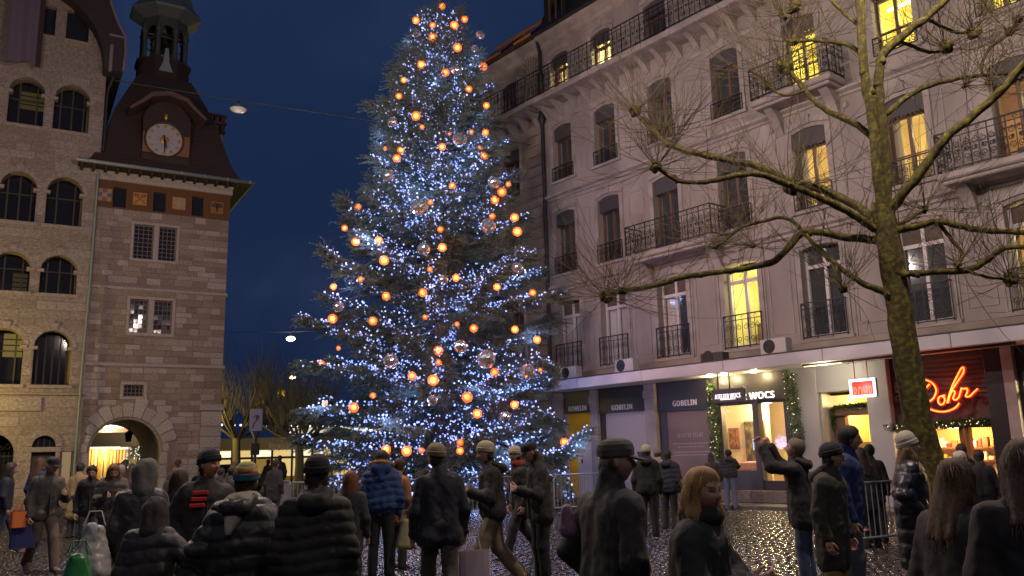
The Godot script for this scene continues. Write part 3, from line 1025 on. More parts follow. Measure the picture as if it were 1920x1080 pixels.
	var inkm := mat("poster_ink", Color(0.34, 0.28, 0.27), 0.6)
	text("lettering", "MONTRE ÉCLAT", 0.13, 0.004, inkm, p3, Vector3(-1.34, 2.07, -0.127), 0.0, 1.02)
	for q in [[-2.02, -0.65, 1.80], [-1.85, -0.84, 1.70], [-2.02, -0.62, 1.54], [-2.0, -0.66, 1.45]]:
		var ln := MB.new()
		var x: float = q[0]
		while x < q[1]:
			var w := rf(0.05, 0.16)
			ln.box(Vector3(x, q[2], -0.128), Vector3(minf(x + w, q[1]), q[2] + 0.032, -0.1262))
			x += w + 0.022
		obj("small_print", ln, inkm, p3).set_meta("kind", "stuff")
	# gallery: dark frame, two big panes, a bright room with pictures
	var gal := part("gallery_front", b)
	var fr := MB.new()
	fr.cbox(Vector3(-0.28, 2.95, -0.2), Vector3(2.35, 3.757, 0.03), 0.01)
	fr.box(Vector3(-0.28, 0.1, -0.2), Vector3(0.0, 2.95, 0.0))
	fr.box(Vector3(1.10, 0.45, -0.2), Vector3(1.29, 2.95, 0.02))
	fr.box(Vector3(2.13, 0.45, -0.2), Vector3(2.35, 2.95, 0.0))
	fr.box(Vector3(0.0, 0.45, -0.2), Vector3(1.10, 1.0, -0.02))
	fr.box(Vector3(1.29, 0.45, -0.2), Vector3(2.13, 0.72, -0.022))
	fr.box(Vector3(0.0, 2.88, -0.2), Vector3(2.13, 2.95, -0.01))
	obj("frame", fr, dark, gal)
	var pl := MB.new()
	pl.cbox(Vector3(-0.3, 0.1, -0.25), Vector3(2.4, 0.448, 0.06), 0.02)
	obj("plinth", pl, mat("plinth_stone", Color(0.26, 0.2, 0.18), 0.7, {"grain": noise_tex("slab", 0.02, 0.6, 1.0), "scale": 0.9}), gal)
	var gl := mat("shop_glass", Color(0.7, 0.75, 0.8), 0.04, {"alpha": 0.06})
	for q in [[0.0, 1.10, 1.0], [1.29, 2.13, 0.72]]:
		var g := MB.new()
		g.face(Vector3(q[0], q[2], -0.1), Vector3(q[1], q[2], -0.1), Vector3(q[1], 2.88, -0.1), Vector3(q[0], 2.88, -0.1), Vector3.BACK)
		obj("pane", g, gl, gal)
	shop_room(gal, -0.6, 2.6, 0.45, 3.1, -3.2, Color(0.75, 0.62, 0.40))
	var tb := MB.new()
	tb.cbox(Vector3(-0.1, 1.0, -0.93), Vector3(1.09, 1.22, -0.25), 0.02)
	obj("display_table", tb, mat("orange_wood", Color(0.42, 0.16, 0.04), 0.5), gal)
	var bk := MB.new()
	bk.box(Vector3(0.45, 1.222, -0.6), Vector3(0.8, 1.25, -0.35))
	obj("book", bk, mat("paper_white", Color(0.8, 0.8, 0.78), 0.6), gal)
	for q in [[-0.47, -0.17, 1.66, 2.2, Color(0.7, 0.25, 0.04)], [0.12, 0.76, 1.24, 2.38, Color(0.3, 0.22, 0.06)]]:
		var f2 := MB.new()
		f2.cbox(Vector3(q[0] - 0.05, q[2] - 0.05, -1.0), Vector3(q[1] + 0.05, q[3] + 0.05, -0.95), 0.015)
		var ho := obj("picture_frame", f2, mat("picture_wood", Color(0.16, 0.07, 0.025), 0.5), gal)
		var cv := MB.new()
		cv.uvquad(Vector3(q[0], q[3], -0.947), Vector3(q[1], q[3], -0.947), Vector3(q[1], q[2], -0.947), Vector3(q[0], q[2], -0.947))
		var pm := StandardMaterial3D.new()
		pm.albedo_color = (q[4] as Color).linear_to_srgb()
		pm.albedo_texture = noise_tex("painting", 0.012, 0.15, 1.0, 3, 256)
		obj("canvas", cv, pm, gal)
	var pwall := MB.new()
	pwall.box(Vector3(-0.6, 0.45, -1.1), Vector3(0.9, 3.1, -1.002))
	obj("inner_wall", pwall, mat("gallery_wall", Color(0.75, 0.62, 0.40), 0.8), gal)
	var pll := MB.new()
	pll.cbox(Vector3(1.75, 0.45, -1.6), Vector3(2.15, 1.72, -1.2), 0.01)
	pll.cbox(Vector3(1.4, 0.45, -2.2), Vector3(2.2, 1.1, -1.7), 0.01)
	obj("pedestal", pll, mat("gallery_white", Color(0.8, 0.78, 0.72), 0.7), gal)
	var scu := MB.new()
	scu.tube([Vector3(1.72, 2.5, -1.3), Vector3(1.66, 2.35, -1.25), Vector3(1.72, 2.2, -1.28), Vector3(1.8, 2.05, -1.3)], [0.02, 0.05, 0.06, 0.02], 8)
	scu.tube([Vector3(1.72, 2.5, -1.3), Vector3(1.72, 3.1, -1.3)], 0.004, 4)
	obj("hanging_sculpture", scu, mat("bronze", Color(0.03, 0.024, 0.02), 0.4), gal)
	text("glowing_lettering", "ATELIER WOCS", 0.19, 0.025, mat("letter_glow", Color(0.9, 0.9, 0.9), 0.5, {"emit": Color(1.0, 0.95, 1.0), "power": 0.9}), gal, Vector3(0.86, 3.1, 0.045), 0.0, 2.1)
	lamp_bar(gal, 0.2, 2.0, 2.98, -0.7, Color(1.0, 0.78, 0.44), 2.7)
	# small eatery front: pale stone surround, shelf with greenery, lit wall
	var eat := part("eatery_front", b)
	var es := MB.new()
	es.box(Vector3(3.2, 3.06, -0.35), Vector3(4.62, 3.757, -0.03))
	es.box(Vector3(3.2, 0.1, -1.4), Vector3(3.26, 3.06, -0.1))
	obj("surround", es, steel, eat)
	var eb := MB.new()
	eb.box(Vector3(3.26, 2.42, -0.7), Vector3(4.62, 2.60, -0.5))
	eb.box(Vector3(3.26, 0.1, -0.72), Vector3(3.62, 2.42, -0.55))
	eb.box(Vector3(3.26, 2.98, -0.72), Vector3(4.62, 3.06, -0.55))
	obj("brown_frame", eb, mat("brown_wood", Color(0.1, 0.045, 0.025), 0.6), eat)
	shop_room(eat, 3.26, 4.62, 0.1, 3.05, -2.4, Color(0.78, 0.6, 0.28))
	var ec := MB.new()
	ec.box(Vector3(3.62, 0.1, -0.9), Vector3(4.62, 1.72, -0.8))
	obj("counter", ec, mat("counter_yellow", Color(0.5, 0.34, 0.09), 0.6), eat)
	var eg := MB.new()
	var drop := []
	garland_mesh(eg, drop, [Vector3(3.28, 2.63, -0.55), Vector3(4.6, 2.68, -0.55)], 0.07, 900.0, 0.5)
	garland_mesh(eg, drop, [Vector3(3.3, 2.6, -0.5), Vector3(3.3, 2.1, -0.5)], 0.05, 500.0, 0.5)
	var ego := obj("shelf_greenery", eg, mat("garland_green", Color(0.05, 0.085, 0.022), 0.6, {"back": Color(0.1, 0.15, 0.05)}), eat)
	ego.set_meta("kind", "stuff")
	lamp_bar(eat, 3.5, 4.4, 2.96, -1.4, Color(1.0, 0.76, 0.32), 1.1)
	# chocolate shop: dark front board with slats, two lit windows with shelves
	var cho := part("chocolate_front", b)
	var cb := MB.new()
	cb.box(Vector3(5.22, 2.12, -0.4), Vector3(7.56, 3.757, -0.12))
	obj("name_board", cb, mat("maroon_board", Color(0.055, 0.022, 0.02), 0.45), cho)
	for i in 9:
		var s := MB.new()
		s.cbox(Vector3(5.3, 2.66 + i * 0.115, -0.118), Vector3(7.5, 2.73 + i * 0.115, -0.085), 0.01)
		obj("slat", s, mat("maroon_slat", Color(0.08, 0.035, 0.032), 0.4), cho)
	var cf := MB.new()
	cf.cbox(Vector3(5.22, 1.98, -0.5), Vector3(7.56, 2.118, -0.1), 0.01)
	for x in [5.22, 6.0, 6.72, 6.86, 7.46]: cf.box(Vector3(x, 0.1, -0.35), Vector3(x + 0.08, 1.98, -0.15))
	cf.box(Vector3(5.3, 0.1, -0.34), Vector3(7.46, 0.7, -0.16))
	obj("shop_frame", cf, mat("warm_wood", Color(0.2, 0.08, 0.03), 0.45), cho)
	for q in [[5.3, 6.0], [6.08, 6.72], [6.94, 7.46]]:
		var g := MB.new()
		g.face(Vector3(q[0], 0.7, -0.25), Vector3(q[1], 0.7, -0.25), Vector3(q[1], 1.98, -0.25), Vector3(q[0], 1.98, -0.25), Vector3.BACK)
		obj("pane", g, gl, cho)
	shop_room(cho, 5.22, 7.56, 0.1, 2.1, -1.6, Color(0.6, 0.38, 0.16))
	var goods := [Color(0.55, 0.03, 0.02), Color(0.7, 0.6, 0.4), Color(0.25, 0.1, 0.03), Color(0.75, 0.7, 0.6), Color(0.6, 0.35, 0.05)]
	for y in [0.85, 1.18, 1.5]:
		var sh := MB.new()
		sh.box(Vector3(5.3, y, -1.5), Vector3(7.46, y + 0.03, -1.1))
		obj("shelf", sh, mat("warm_wood"), cho)
		var x := 5.32
		while x < 7.4:
			var w := rf(0.06, 0.14)
			var bx := MB.new()
			bx.cbox(Vector3(x, y + 0.03, -1.35), Vector3(x + w, y + 0.03 + rf(0.08, 0.24), -1.2), 0.008)
			var gi := rng.randi() % 5
			obj("chocolate_box", bx, mat("goods_%d" % gi, goods[gi], 0.5), cho)
			x += w + rf(0.01, 0.05)
	lamp_bar(cho, 5.4, 7.4, 2.02, -0.7, Color(1.0, 0.70, 0.30), 1.2)
	# granite pillar, pale pillar, next shop
	var gp := MB.new()
	gp.cbox(Vector3(7.56, 0.1, -0.5), Vector3(7.95, 3.757, 0.1), 0.01)
	obj("granite_pillar", gp, mat("granite", Color(0.05, 0.045, 0.05), 0.35, {"grain": noise_tex("speck", 0.25, 0.3, 1.0, 2), "scale": 1.5}), b)
	var pp := MB.new()
	pp.cbox(Vector3(7.953, 0.1, -0.5), Vector3(8.2, 3.756, 0.12), 0.01)
	obj("pale_pillar", pp, trim, b)
	var nx := part("next_shop_front", b)
	var nf := MB.new()
	nf.box(Vector3(8.2, 2.95, -0.3), Vector3(13.2, 3.757, -0.05))
	nf.box(Vector3(8.2, 2.6, -0.25), Vector3(13.2, 2.72, -0.06))
	nf.box(Vector3(8.2, 0.1, -0.25), Vector3(8.3, 2.95, -0.062))
	nf.box(Vector3(10.2, 0.1, -0.25), Vector3(10.3, 2.95, -0.062))
	nf.box(Vector3(8.3, 0.1, -0.25), Vector3(13.2, 0.6, -0.1))
	obj("frame", nf, dark, nx)
	var ng := MB.new()
	ng.face(Vector3(8.3, 0.6, -0.15), Vector3(13.2, 0.6, -0.15), Vector3(13.2, 2.95, -0.15), Vector3(8.3, 2.95, -0.15), Vector3.BACK)
	obj("pane", ng, gl, nx)
	shop_room(nx, 8.2, 13.2, 0.1, 2.95, -2.6, Color(0.7, 0.6, 0.42))
	lamp_bar(nx, 8.5, 12.0, 2.85, -1.0, Color(1.0, 0.8, 0.45), 1.6)
	# light strip under the canopy, red tinted at the neon
	var ls := MB.new()
	ls.box(Vector3(3.4, 3.70, 0.86), Vector3(8.6, 3.757, 0.94))
	obj("strip_light_housing", ls, dark, can)
	var dl := MB.new()
	dl.lathe([Vector2(0.07, 0.0), Vector2(0.07, -0.02), Vector2(0.0, -0.021)], 12)
	for q in [[-0.05, 0.35], [0.45, 0.35], [1.5, 0.35]]: obj("down_light", dl, mat("down_light", Color(0.9, 0.85, 0.6), 0.4, {"emit": Color(1.0, 0.8, 0.35), "power": 4.0}), can).position = Vector3(q[0], 3.757, q[1])
	for q in [[-0.05, 0.35], [0.45, 0.35], [1.5, 0.35]]: omni(Vector3(q[0], 3.66, q[1]), Color(1.0, 0.80, 0.42), 0.8, 0.07, can)
	var sl2 := MB.new()
	sl2.box(Vector3(3.45, 3.692, 0.87), Vector3(4.5, 3.699, 0.93))
	obj("strip_lamp", sl2, mat("down_light"), can)
	omni(Vector3(4.0, 3.62, 0.9), Color(1.0, 0.85, 0.6), 1.6, 0.15, can)

func shop_room(p: Node3D, x0: float, x1: float, y0: float, y1: float, z: float, col: Color) -> void:
	var m := MB.new()
	var f := -0.36
	m.face(Vector3(x0, y0, z), Vector3(x1, y0, z), Vector3(x1, y1, z), Vector3(x0, y1, z), Vector3.BACK)
	m.face(Vector3(x0, y0, z), Vector3(x0, y1, z), Vector3(x0, y1, f), Vector3(x0, y0, f), Vector3.RIGHT)
	m.face(Vector3(x1, y0, z), Vector3(x1, y1, z), Vector3(x1, y1, f), Vector3(x1, y0, f), Vector3.LEFT)
	m.face(Vector3(x0, y1, z), Vector3(x1, y1, z), Vector3(x1, y1, f), Vector3(x0, y1, f), Vector3.DOWN)
	m.face(Vector3(x0, y0 + 0.005, z), Vector3(x1, y0 + 0.005, z), Vector3(x1, y0 + 0.005, f), Vector3(x0, y0 + 0.005, f), Vector3.UP)
	obj("interior", m, mat("interior_%s" % col.to_html(), col, 0.8), p)

func lamp_bar(p: Node3D, x0: float, x1: float, y: float, z: float, col: Color, energy: float) -> void:
	var m := MB.new()
	m.box(Vector3(x0, y, z - 0.05), Vector3(x1, y + 0.04, z + 0.05))
	obj("ceiling_lamp", m, mat("lamp_bar_%s" % col.to_html(), Color(0.9, 0.85, 0.7), 0.5, {"emit": col, "power": 5.0}), p)
	var k := maxi(1, int((x1 - x0) / 1.2))
	for i in k: omni(Vector3(lerpf(x0, x1, (i + 0.5) / k), y - 0.12, z), col, energy * 3.2, 0.15, p)

func neighbour_building() -> void:
	# the part of the row left of the rain pipe, behind the Christmas tree
	var b := thing("corner_house", "house with red tiled roof and skylights behind the right side of the Christmas tree", "building", FACADE_AT)
	b.transform = frame_of(FACADE_AT, FACADE_ALONG, FACADE_OUT)
	var plaster := mat("warm_stone", Color(0.40, 0.33, 0.27), 0.85, {"grain": noise_tex("stone_stain", 0.006, 0.72, 1.0, 6), "scale": 0.25})
	var trim := mat("pale_trim")
	var xs := [-9.55, -11.9]
	var floors := [[4.7, 7.0, 1.15], [8.2, 10.3, 1.1], [11.8, 13.7, 1.1], [15.05, 16.6, 1.0]]
	var holes := []
	for f in floors:
		for x in xs: holes.append([x - f[2] * 0.5, x + f[2] * 0.5, f[0], f[1] + 0.08, 0.08])
	var m := MB.new()
	wall(m, -13.2, -7.453, 0.0, 17.5, 0.45, holes, 6)
	obj("front_wall", m, plaster, b)
	var bk := MB.new()
	bk.box(Vector3(-13.2, 0, -10.0), Vector3(-12.9, 17.5, -0.451))
	bk.box(Vector3(-12.9, 0, -10.0), Vector3(-7.46, 17.5, -9.7))
	obj("side_wall", bk, plaster, b)
	for f in floors:
		for x in xs:
			var o := {"pelmet": f[0] > 8.0, "head": 0.4}
			if f[0] > 8.0 and f[0] < 9.0 and x == xs[0]: o.merge({"lit": Color(0.95, 0.8, 0.35), "power": 0.5}, true)
			house_window(b, x, f[0], f[1], f[2], o)
			var s := MB.new()
			var a: float = f[2] * 0.5
			s.box(Vector3(x - a - 0.14, f[0], -0.02), Vector3(x - a, f[1] + 0.2, 0.04))
			s.box(Vector3(x + a, f[0], -0.02), Vector3(x + a + 0.14, f[1] + 0.2, 0.04))
			obj("window_surround", s, trim, b)
	# channelled stones of the corner strip
	var y := 0.2
	while y < 14.2:
		var s := MB.new()
		s.cbox(Vector3(-8.42, y + 0.012, -0.02), Vector3(-7.56, y + 0.40, 0.07), 0.02)
		obj("quoin_stone", s, plaster, b)
		y += 0.415
	moulding(b, "cornice", -13.2, -7.453, 11.0, [Vector2(0.0, 0), Vector2(0.08, 0.02), Vector2(0.2, 0.14), Vector2(0.2, 0.22), Vector2(0.0, 0.27)], trim)
	moulding(b, "cornice", -13.2, -7.453, 7.45, [Vector2(0.0, 0), Vector2(0.08, 0.02), Vector2(0.2, 0.14), Vector2(0.2, 0.22), Vector2(0.0, 0.27)], trim)
	moulding(b, "cornice", -13.2, -7.453, 17.2, [Vector2(0.0, 0), Vector2(0.1, 0.05), Vector2(0.14, 0.2), Vector2(0.4, 0.34), Vector2(0.42, 0.5), Vector2(0.0, 0.52)], trim)
	var bl := part("balcony", b)
	var sl := MB.new()
	sl.cbox(Vector3(-13.2, 14.7, -0.01), Vector3(-7.46, 14.92, 0.95), 0.03)
	obj("slab", sl, trim, bl)
	for i in 8:
		var cs := MB.new()
		bracket(cs, -12.8 + i * 0.72, 14.695, 0.22, 0.5, 0.65)
		obj("console", cs, trim, bl)
	var r := MB.new()
	ironwork(r, -13.1, -7.5, 14.94, 15.97, 0.9, 1)
	# spiked screen between the two balconies
	for i in 12:
		var a := PI * i / 11.0
		var c := Vector3(-7.5, 16.0 + sin(a) * 0.8, 0.5 + cos(a) * 0.42)
		r.tube([c, c + Vector3(0, sin(a) * 0.16, cos(a) * 0.16)], 0.012, 4)
		r.tube([c, Vector3(-7.5, 15.0, c.z)], 0.010, 4)
	obj("railing", r, mat("black_iron"), bl)
	# roof: a sheet under rows of tiles, with two skylights
	var tile := mat("red_tile", Color(0.17, 0.055, 0.032), 0.75, {"grain": noise_tex("tile_tone", 0.08, 0.35, 1.0, 3), "scale": 1.2})
	var ro := MB.new()
	var e := Vector3(0, 17.75, 0.42)
	var t := Vector3(0, 20.4, -2.4)
	ro.quad(Vector3(-13.2, e.y, e.z), Vector3(-13.2, t.y, t.z), Vector3(-7.46, t.y, t.z), Vector3(-7.46, e.y, e.z))
	ro.quad(Vector3(-13.2, t.y, t.z), Vector3(-13.2, 17.5, -10.0), Vector3(-7.46, 17.5, -10.0), Vector3(-7.46, t.y, t.z))
	ro.face(Vector3(-13.2, 17.5, 0.4), Vector3(-13.2, t.y, t.z), Vector3(-13.2, 17.5, -10), Vector3(-13.2, 17.5, -10), Vector3.LEFT)
	var roof := obj("tiled_roof", ro, tile, b)
	var dir := (t - e)
	var nn := dir.normalized().cross(Vector3.LEFT).normalized()
	if nn.y < 0.0: nn = -nn
	for i in 17:
		var a := e + dir * (i / 17.0)
		var c := e + dir * ((i + 1.04) / 17.0)
		var s := MB.new()
		s.quad(Vector3(-13.2, a.y, a.z) + nn * 0.05, Vector3(-13.2, c.y, c.z) + nn * 0.015, Vector3(-7.47, c.y, c.z) + nn * 0.015, Vector3(-7.47, a.y, a.z) + nn * 0.05)
		s.quad(Vector3(-13.2, a.y, a.z), Vector3(-13.2, a.y, a.z) + nn * 0.05, Vector3(-7.47, a.y, a.z) + nn * 0.05, Vector3(-7.47, a.y, a.z))
		obj("tile_course", s, tile, roof)
	var rd := MB.new()
	rd.tube([Vector3(-13.25, t.y + 0.06, t.z), Vector3(-7.4, t.y + 0.06, t.z)], 0.13, 8)
	obj("ridge", rd, mat("ridge_tile", Color(0.42, 0.18, 0.05), 0.6), roof)
	for x in [-9.0, -11.0]:
		var f := MB.new()
		var g := MB.new()
		var lo := e + dir * 0.28
		var hi := e + dir * 0.78
		for q in [[x - 0.5, x - 0.42], [x + 0.42, x + 0.5]]:
			f.quad(Vector3(q[0], lo.y, lo.z) + nn * 0.14, Vector3(q[0], hi.y, hi.z) + nn * 0.14, Vector3(q[1], hi.y, hi.z) + nn * 0.14, Vector3(q[1], lo.y, lo.z) + nn * 0.14)
		for w in [lo, hi]: f.tube([Vector3(x - 0.52, w.y, w.z) + nn * 0.1, Vector3(x + 0.52, w.y, w.z) + nn * 0.1], 0.07, 4)
		g.quad(Vector3(x - 0.42, lo.y, lo.z) + nn * 0.12, Vector3(x - 0.42, hi.y, hi.z) + nn * 0.12, Vector3(x + 0.42, hi.y, hi.z) + nn * 0.12, Vector3(x + 0.42, lo.y, lo.z) + nn * 0.12)
		var sk := obj("skylight", f, mat("ridge_tile"), roof)
		obj("pane", g, mat("sky_glass", Color(0.02, 0.03, 0.05), 0.02, {"metal": 0.0}), sk)

# ---------------------------------------------------------------- signs, garlands and boxes at the shops
func local(called: String, label: String, cat: String, at: Vector3, group := "") -> Node3D:
	var t := thing(called, label, cat, FACADE_AT, 0.0, group)
	t.transform = frame_of(FACADE_AT + FACADE_ALONG * at.x + Vector3(0, at.y, 0) + FACADE_OUT * at.z, FACADE_ALONG, FACADE_OUT)
	return t

func street_signs() -> void:
	# hanging sign of the gallery, square to the wall but seen from its long side
	var s := local("hanging_sign", "dark hanging sign with white glowing letters under the canopy left of the gallery", "shop sign", Vector3(0.98, 3.1, 0.9))
	var m := MB.new()
	m.cbox(Vector3(-0.55, -0.19, -0.05), Vector3(0.55, 0.2, 0.05), 0.012)
	obj("sign_box", m, mat("sign_box", Color(0.06, 0.05, 0.045), 0.5), s)
	text("lettering", "ATELIER WOCS", 0.13, 0.012, mat("letter_glow"), s, Vector3(0, -0.01, 0.056), 0.0, 0.88)
	var u := MB.new()
	u.box(Vector3(-0.26, -0.11, 0.05), Vector3(0.26, -0.08, 0.06))
	obj("underline", u, mat("letter_glow"), s)
	var h := MB.new()
	for x in [-0.35, 0.05]: h.tube([Vector3(x, 0.2, 0), Vector3(x, 0.655, 0)], 0.022, 6)
	obj("hanger", h, mat("dark_steel", Color(0.03, 0.03, 0.035), 0.5, {"metal": 0.6}), s)
	# small red light box
	var r := local("light_box_sign", "small red light box with red letters and a white glowing rim under the canopy", "shop sign", Vector3(5.02, 3.02, 0.9))
	var rb := MB.new()
	rb.cbox(Vector3(-0.34, -0.23, -0.08), Vector3(0.34, 0.23, 0.02), 0.02)
	obj("sign_box", rb, mat("sign_box"), r)
	var rim := MB.new()
	for q in [[-0.34, -0.28, -0.23, 0.23], [0.28, 0.34, -0.23, 0.23]]: rim.cbox(Vector3(q[0], q[2], 0.022), Vector3(q[1], q[3], 0.06), 0.01)
	for q in [[-0.28, 0.28, -0.23, -0.17], [-0.28, 0.28, 0.17, 0.23]]: rim.cbox(Vector3(q[0], q[2], 0.022), Vector3(q[1], q[3], 0.058), 0.01)
	obj("neon_rim", rim, mat("rim_white", Color(0.9, 0.9, 1.0), 0.4, {"emit": Color(0.85, 0.8, 1.0), "power": 2.2}), r)
	var red := MB.new()
	red.box(Vector3(-0.28, -0.17, 0.021), Vector3(0.28, 0.17, 0.034))
	obj("lit_face", red, mat("face_red", Color(0.6, 0.04, 0.02), 0.4, {"emit": Color(0.9, 0.035, 0.015), "power": 0.4}), r)
	text("lettering", "ROHR", 0.3, 0.008, mat("face_letter", Color(0.3, 0.02, 0.01), 0.5, {"emit": Color(1.0, 0.30, 0.16), "power": 1.0}), r, Vector3(0, -0.115, 0.04), 0.0, 0.5)
	var rh := MB.new()
	for x in [-0.2, 0.14]: rh.tube([Vector3(x, 0.23, 0), Vector3(x, 0.735, 0)], 0.015, 6)
	obj("hanger", rh, mat("red_steel", Color(0.3, 0.05, 0.04), 0.5), r)
	omni(Vector3(0, 0, 0.25), Color(1.0, 0.5, 0.6), 0.25, 0.1, r)
	# script neon over the chocolate shop
	var n := local("neon_sign", "big red and orange neon script in flowing letters with a swoosh below", "neon sign", Vector3(0, 0, 0.3))
	var neon := mat("neon_tube", Color(1.0, 0.4, 0.1), 0.4, {"emit": Color(1.0, 0.26, 0.035), "power": 2.6})
	var halo := mat("neon_back", Color(0.5, 0.02, 0.01), 0.3, {"emit": Color(1.0, 0.012, 0.008), "power": 0.55})
	var strokes := [
		["letter_r", [[6.02, 3.13], [6.18, 3.17], [6.34, 3.12], [6.45, 3.04], [6.51, 2.91], [6.49, 2.8], [6.41, 2.68], [6.28, 2.61], [6.16, 2.61]]],
		["letter_r", [[6.37, 3.03], [6.28, 2.95], [6.19, 2.87], [6.1, 2.7], [6.02, 2.48], [5.96, 2.42]]],
		["letter_o", [[6.64, 2.73], [6.58, 2.72], [6.53, 2.66], [6.53, 2.58], [6.58, 2.53], [6.64, 2.55], [6.68, 2.61], [6.68, 2.68], [6.64, 2.73], [6.7, 2.74]]],
		["letter_h", [[6.73, 2.56], [6.81, 2.77], [6.9, 2.96], [7.03, 3.17], [7.13, 3.32], [7.19, 3.36], [7.2, 3.3], [7.16, 3.2], [7.02, 3.03], [6.89, 2.87], [6.79, 2.68], [6.75, 2.56]]],
		["letter_h", [[6.79, 2.68], [6.86, 2.81], [6.92, 2.83], [6.93, 2.77], [6.88, 2.66], [6.93, 2.62], [7.02, 2.69], [7.1, 2.89]]],
		["letter_r", [[7.1, 2.89], [7.14, 2.86], [7.21, 2.87], [7.22, 2.8], [7.17, 2.69], [7.25, 2.68], [7.36, 2.77], [7.45, 2.84]]],
		["swoosh", [[6.06, 2.78], [6.1, 2.65], [6.18, 2.55], [6.28, 2.46], [6.43, 2.39], [6.63, 2.36], [6.82, 2.40], [6.93, 2.46], [7.0, 2.54]]]]
	for st in strokes:
		var cv := Curve3D.new()
		var pts: Array = st[1]
		for i in pts.size():
			var p := Vector3(pts[i][0], pts[i][1], 0)
			var a: Array = pts[maxi(i - 1, 0)]
			var c: Array = pts[mini(i + 1, pts.size() - 1)]
			var tg := Vector3(c[0] - a[0], c[1] - a[1], 0) / 6.0
			cv.add_point(p, -tg, tg)
		var path := []
		for p in cv.tessellate(3, 6): path.append(p)
		var tm := MB.new()
		tm.tube(path, 0.017, 6)
		var o := obj(st[0], tm, neon, n)
		var hm := MB.new()
		var back := []
		for p in path: back.append(p + Vector3(0, 0, -0.05))
		hm.tube(back, 0.042, 6)
		obj("back_channel", hm, halo, o)
	omni(Vector3(6.7, 2.8, 0.3), Color(1.0, 0.14, 0.04), 0.5, 0.2, n)
	garland("fir garland with warm lights up the left side of the gallery front", [Vector3(-0.2, 3.55, 0.12), Vector3(-0.22, 2.4, 0.12), Vector3(-0.2, 1.35, 0.12)], 0.15)
	garland("fir garland with warm lights up the right side of the gallery front", [Vector3(2.46, 3.7, 0.1), Vector3(2.52, 2.7, 0.12), Vector3(2.6, 1.6, 0.12)], 0.19)
	garland("fir garland with warm lights over the chocolate shop windows", [Vector3(5.0, 2.1, 0.0), Vector3(5.3, 2.03, 0.02), Vector3(5.7, 2.12, 0.02), Vector3(6.3, 2.05, 0.02), Vector3(6.9, 2.13, 0.02), Vector3(7.5, 2.07, 0.02)], 0.085, 800.0, 0.05)
	# air conditioners standing on the canopy
	var spots := [[-5.35, "white air conditioner with dark fan on the canopy, leftmost below the first window"], [-2.75, "white air conditioner on the canopy below the second window from the drainpipe"], [0.7, "small dark air conditioner on the canopy left of the lit window"], [2.75, "white air conditioner on the canopy right of the lit first-floor window"]]
	for i in spots.size():
		var a := local("air_conditioner", spots[i][1], "air conditioner", Vector3(spots[i][0], 4.046, 1.05), "air conditioners on the canopy")
		var h2 := 0.30 if i == 2 else 0.46
		var c := MB.new()
		c.cbox(Vector3(-0.4, 0.06, -0.15), Vector3(0.4, h2, 0.15), 0.015)
		obj("casing", c, mat("ac_white", Color(0.5, 0.46, 0.45), 0.5) if i != 2 else mat("dark_fascia"), a)
		var fan := MB.new()
		for k in 4: fan.tube(ring(Vector3(-0.12, (0.06 + h2) * 0.5, 0.155), 0.05 + 0.04 * k, 14), 0.006, 4, false)
		for k in 4:
			var an := TAU * k / 4.0 + 0.4
			fan.box(Vector3(-0.12, (0.06 + h2) * 0.5 - 0.01, 0.15), Vector3(-0.12 + cos(an) * 0.17, (0.06 + h2) * 0.5 + sin(an) * 0.17, 0.153))
		obj("fan_grille", fan, mat("black_plastic", Color(0.02, 0.02, 0.02), 0.5), a)
		var fd := MB.new()
		fd.lathe([Vector2(0.19, 0.0), Vector2(0.0, 0.001)], 18)
		var fo := obj("fan_opening", fd, mat("black_plastic"), a)
		fo.transform = Transform3D(Basis(Vector3.RIGHT, PI / 2), Vector3(-0.12, (0.06 + h2) * 0.5, 0.1515))
		for x in [-0.32, 0.32]:
			var ft := MB.new()
			ft.box(Vector3(x - 0.03, 0.0, -0.14), Vector3(x + 0.03, 0.06, 0.14))
			obj("foot", ft, mat("black_plastic"), a)

func ring(c: Vector3, r: float, k: int) -> Array:
	var p := []
	for i in k + 1: p.append(c + Vector3(cos(TAU * i / k), sin(TAU * i / k), 0) * r)
	return p

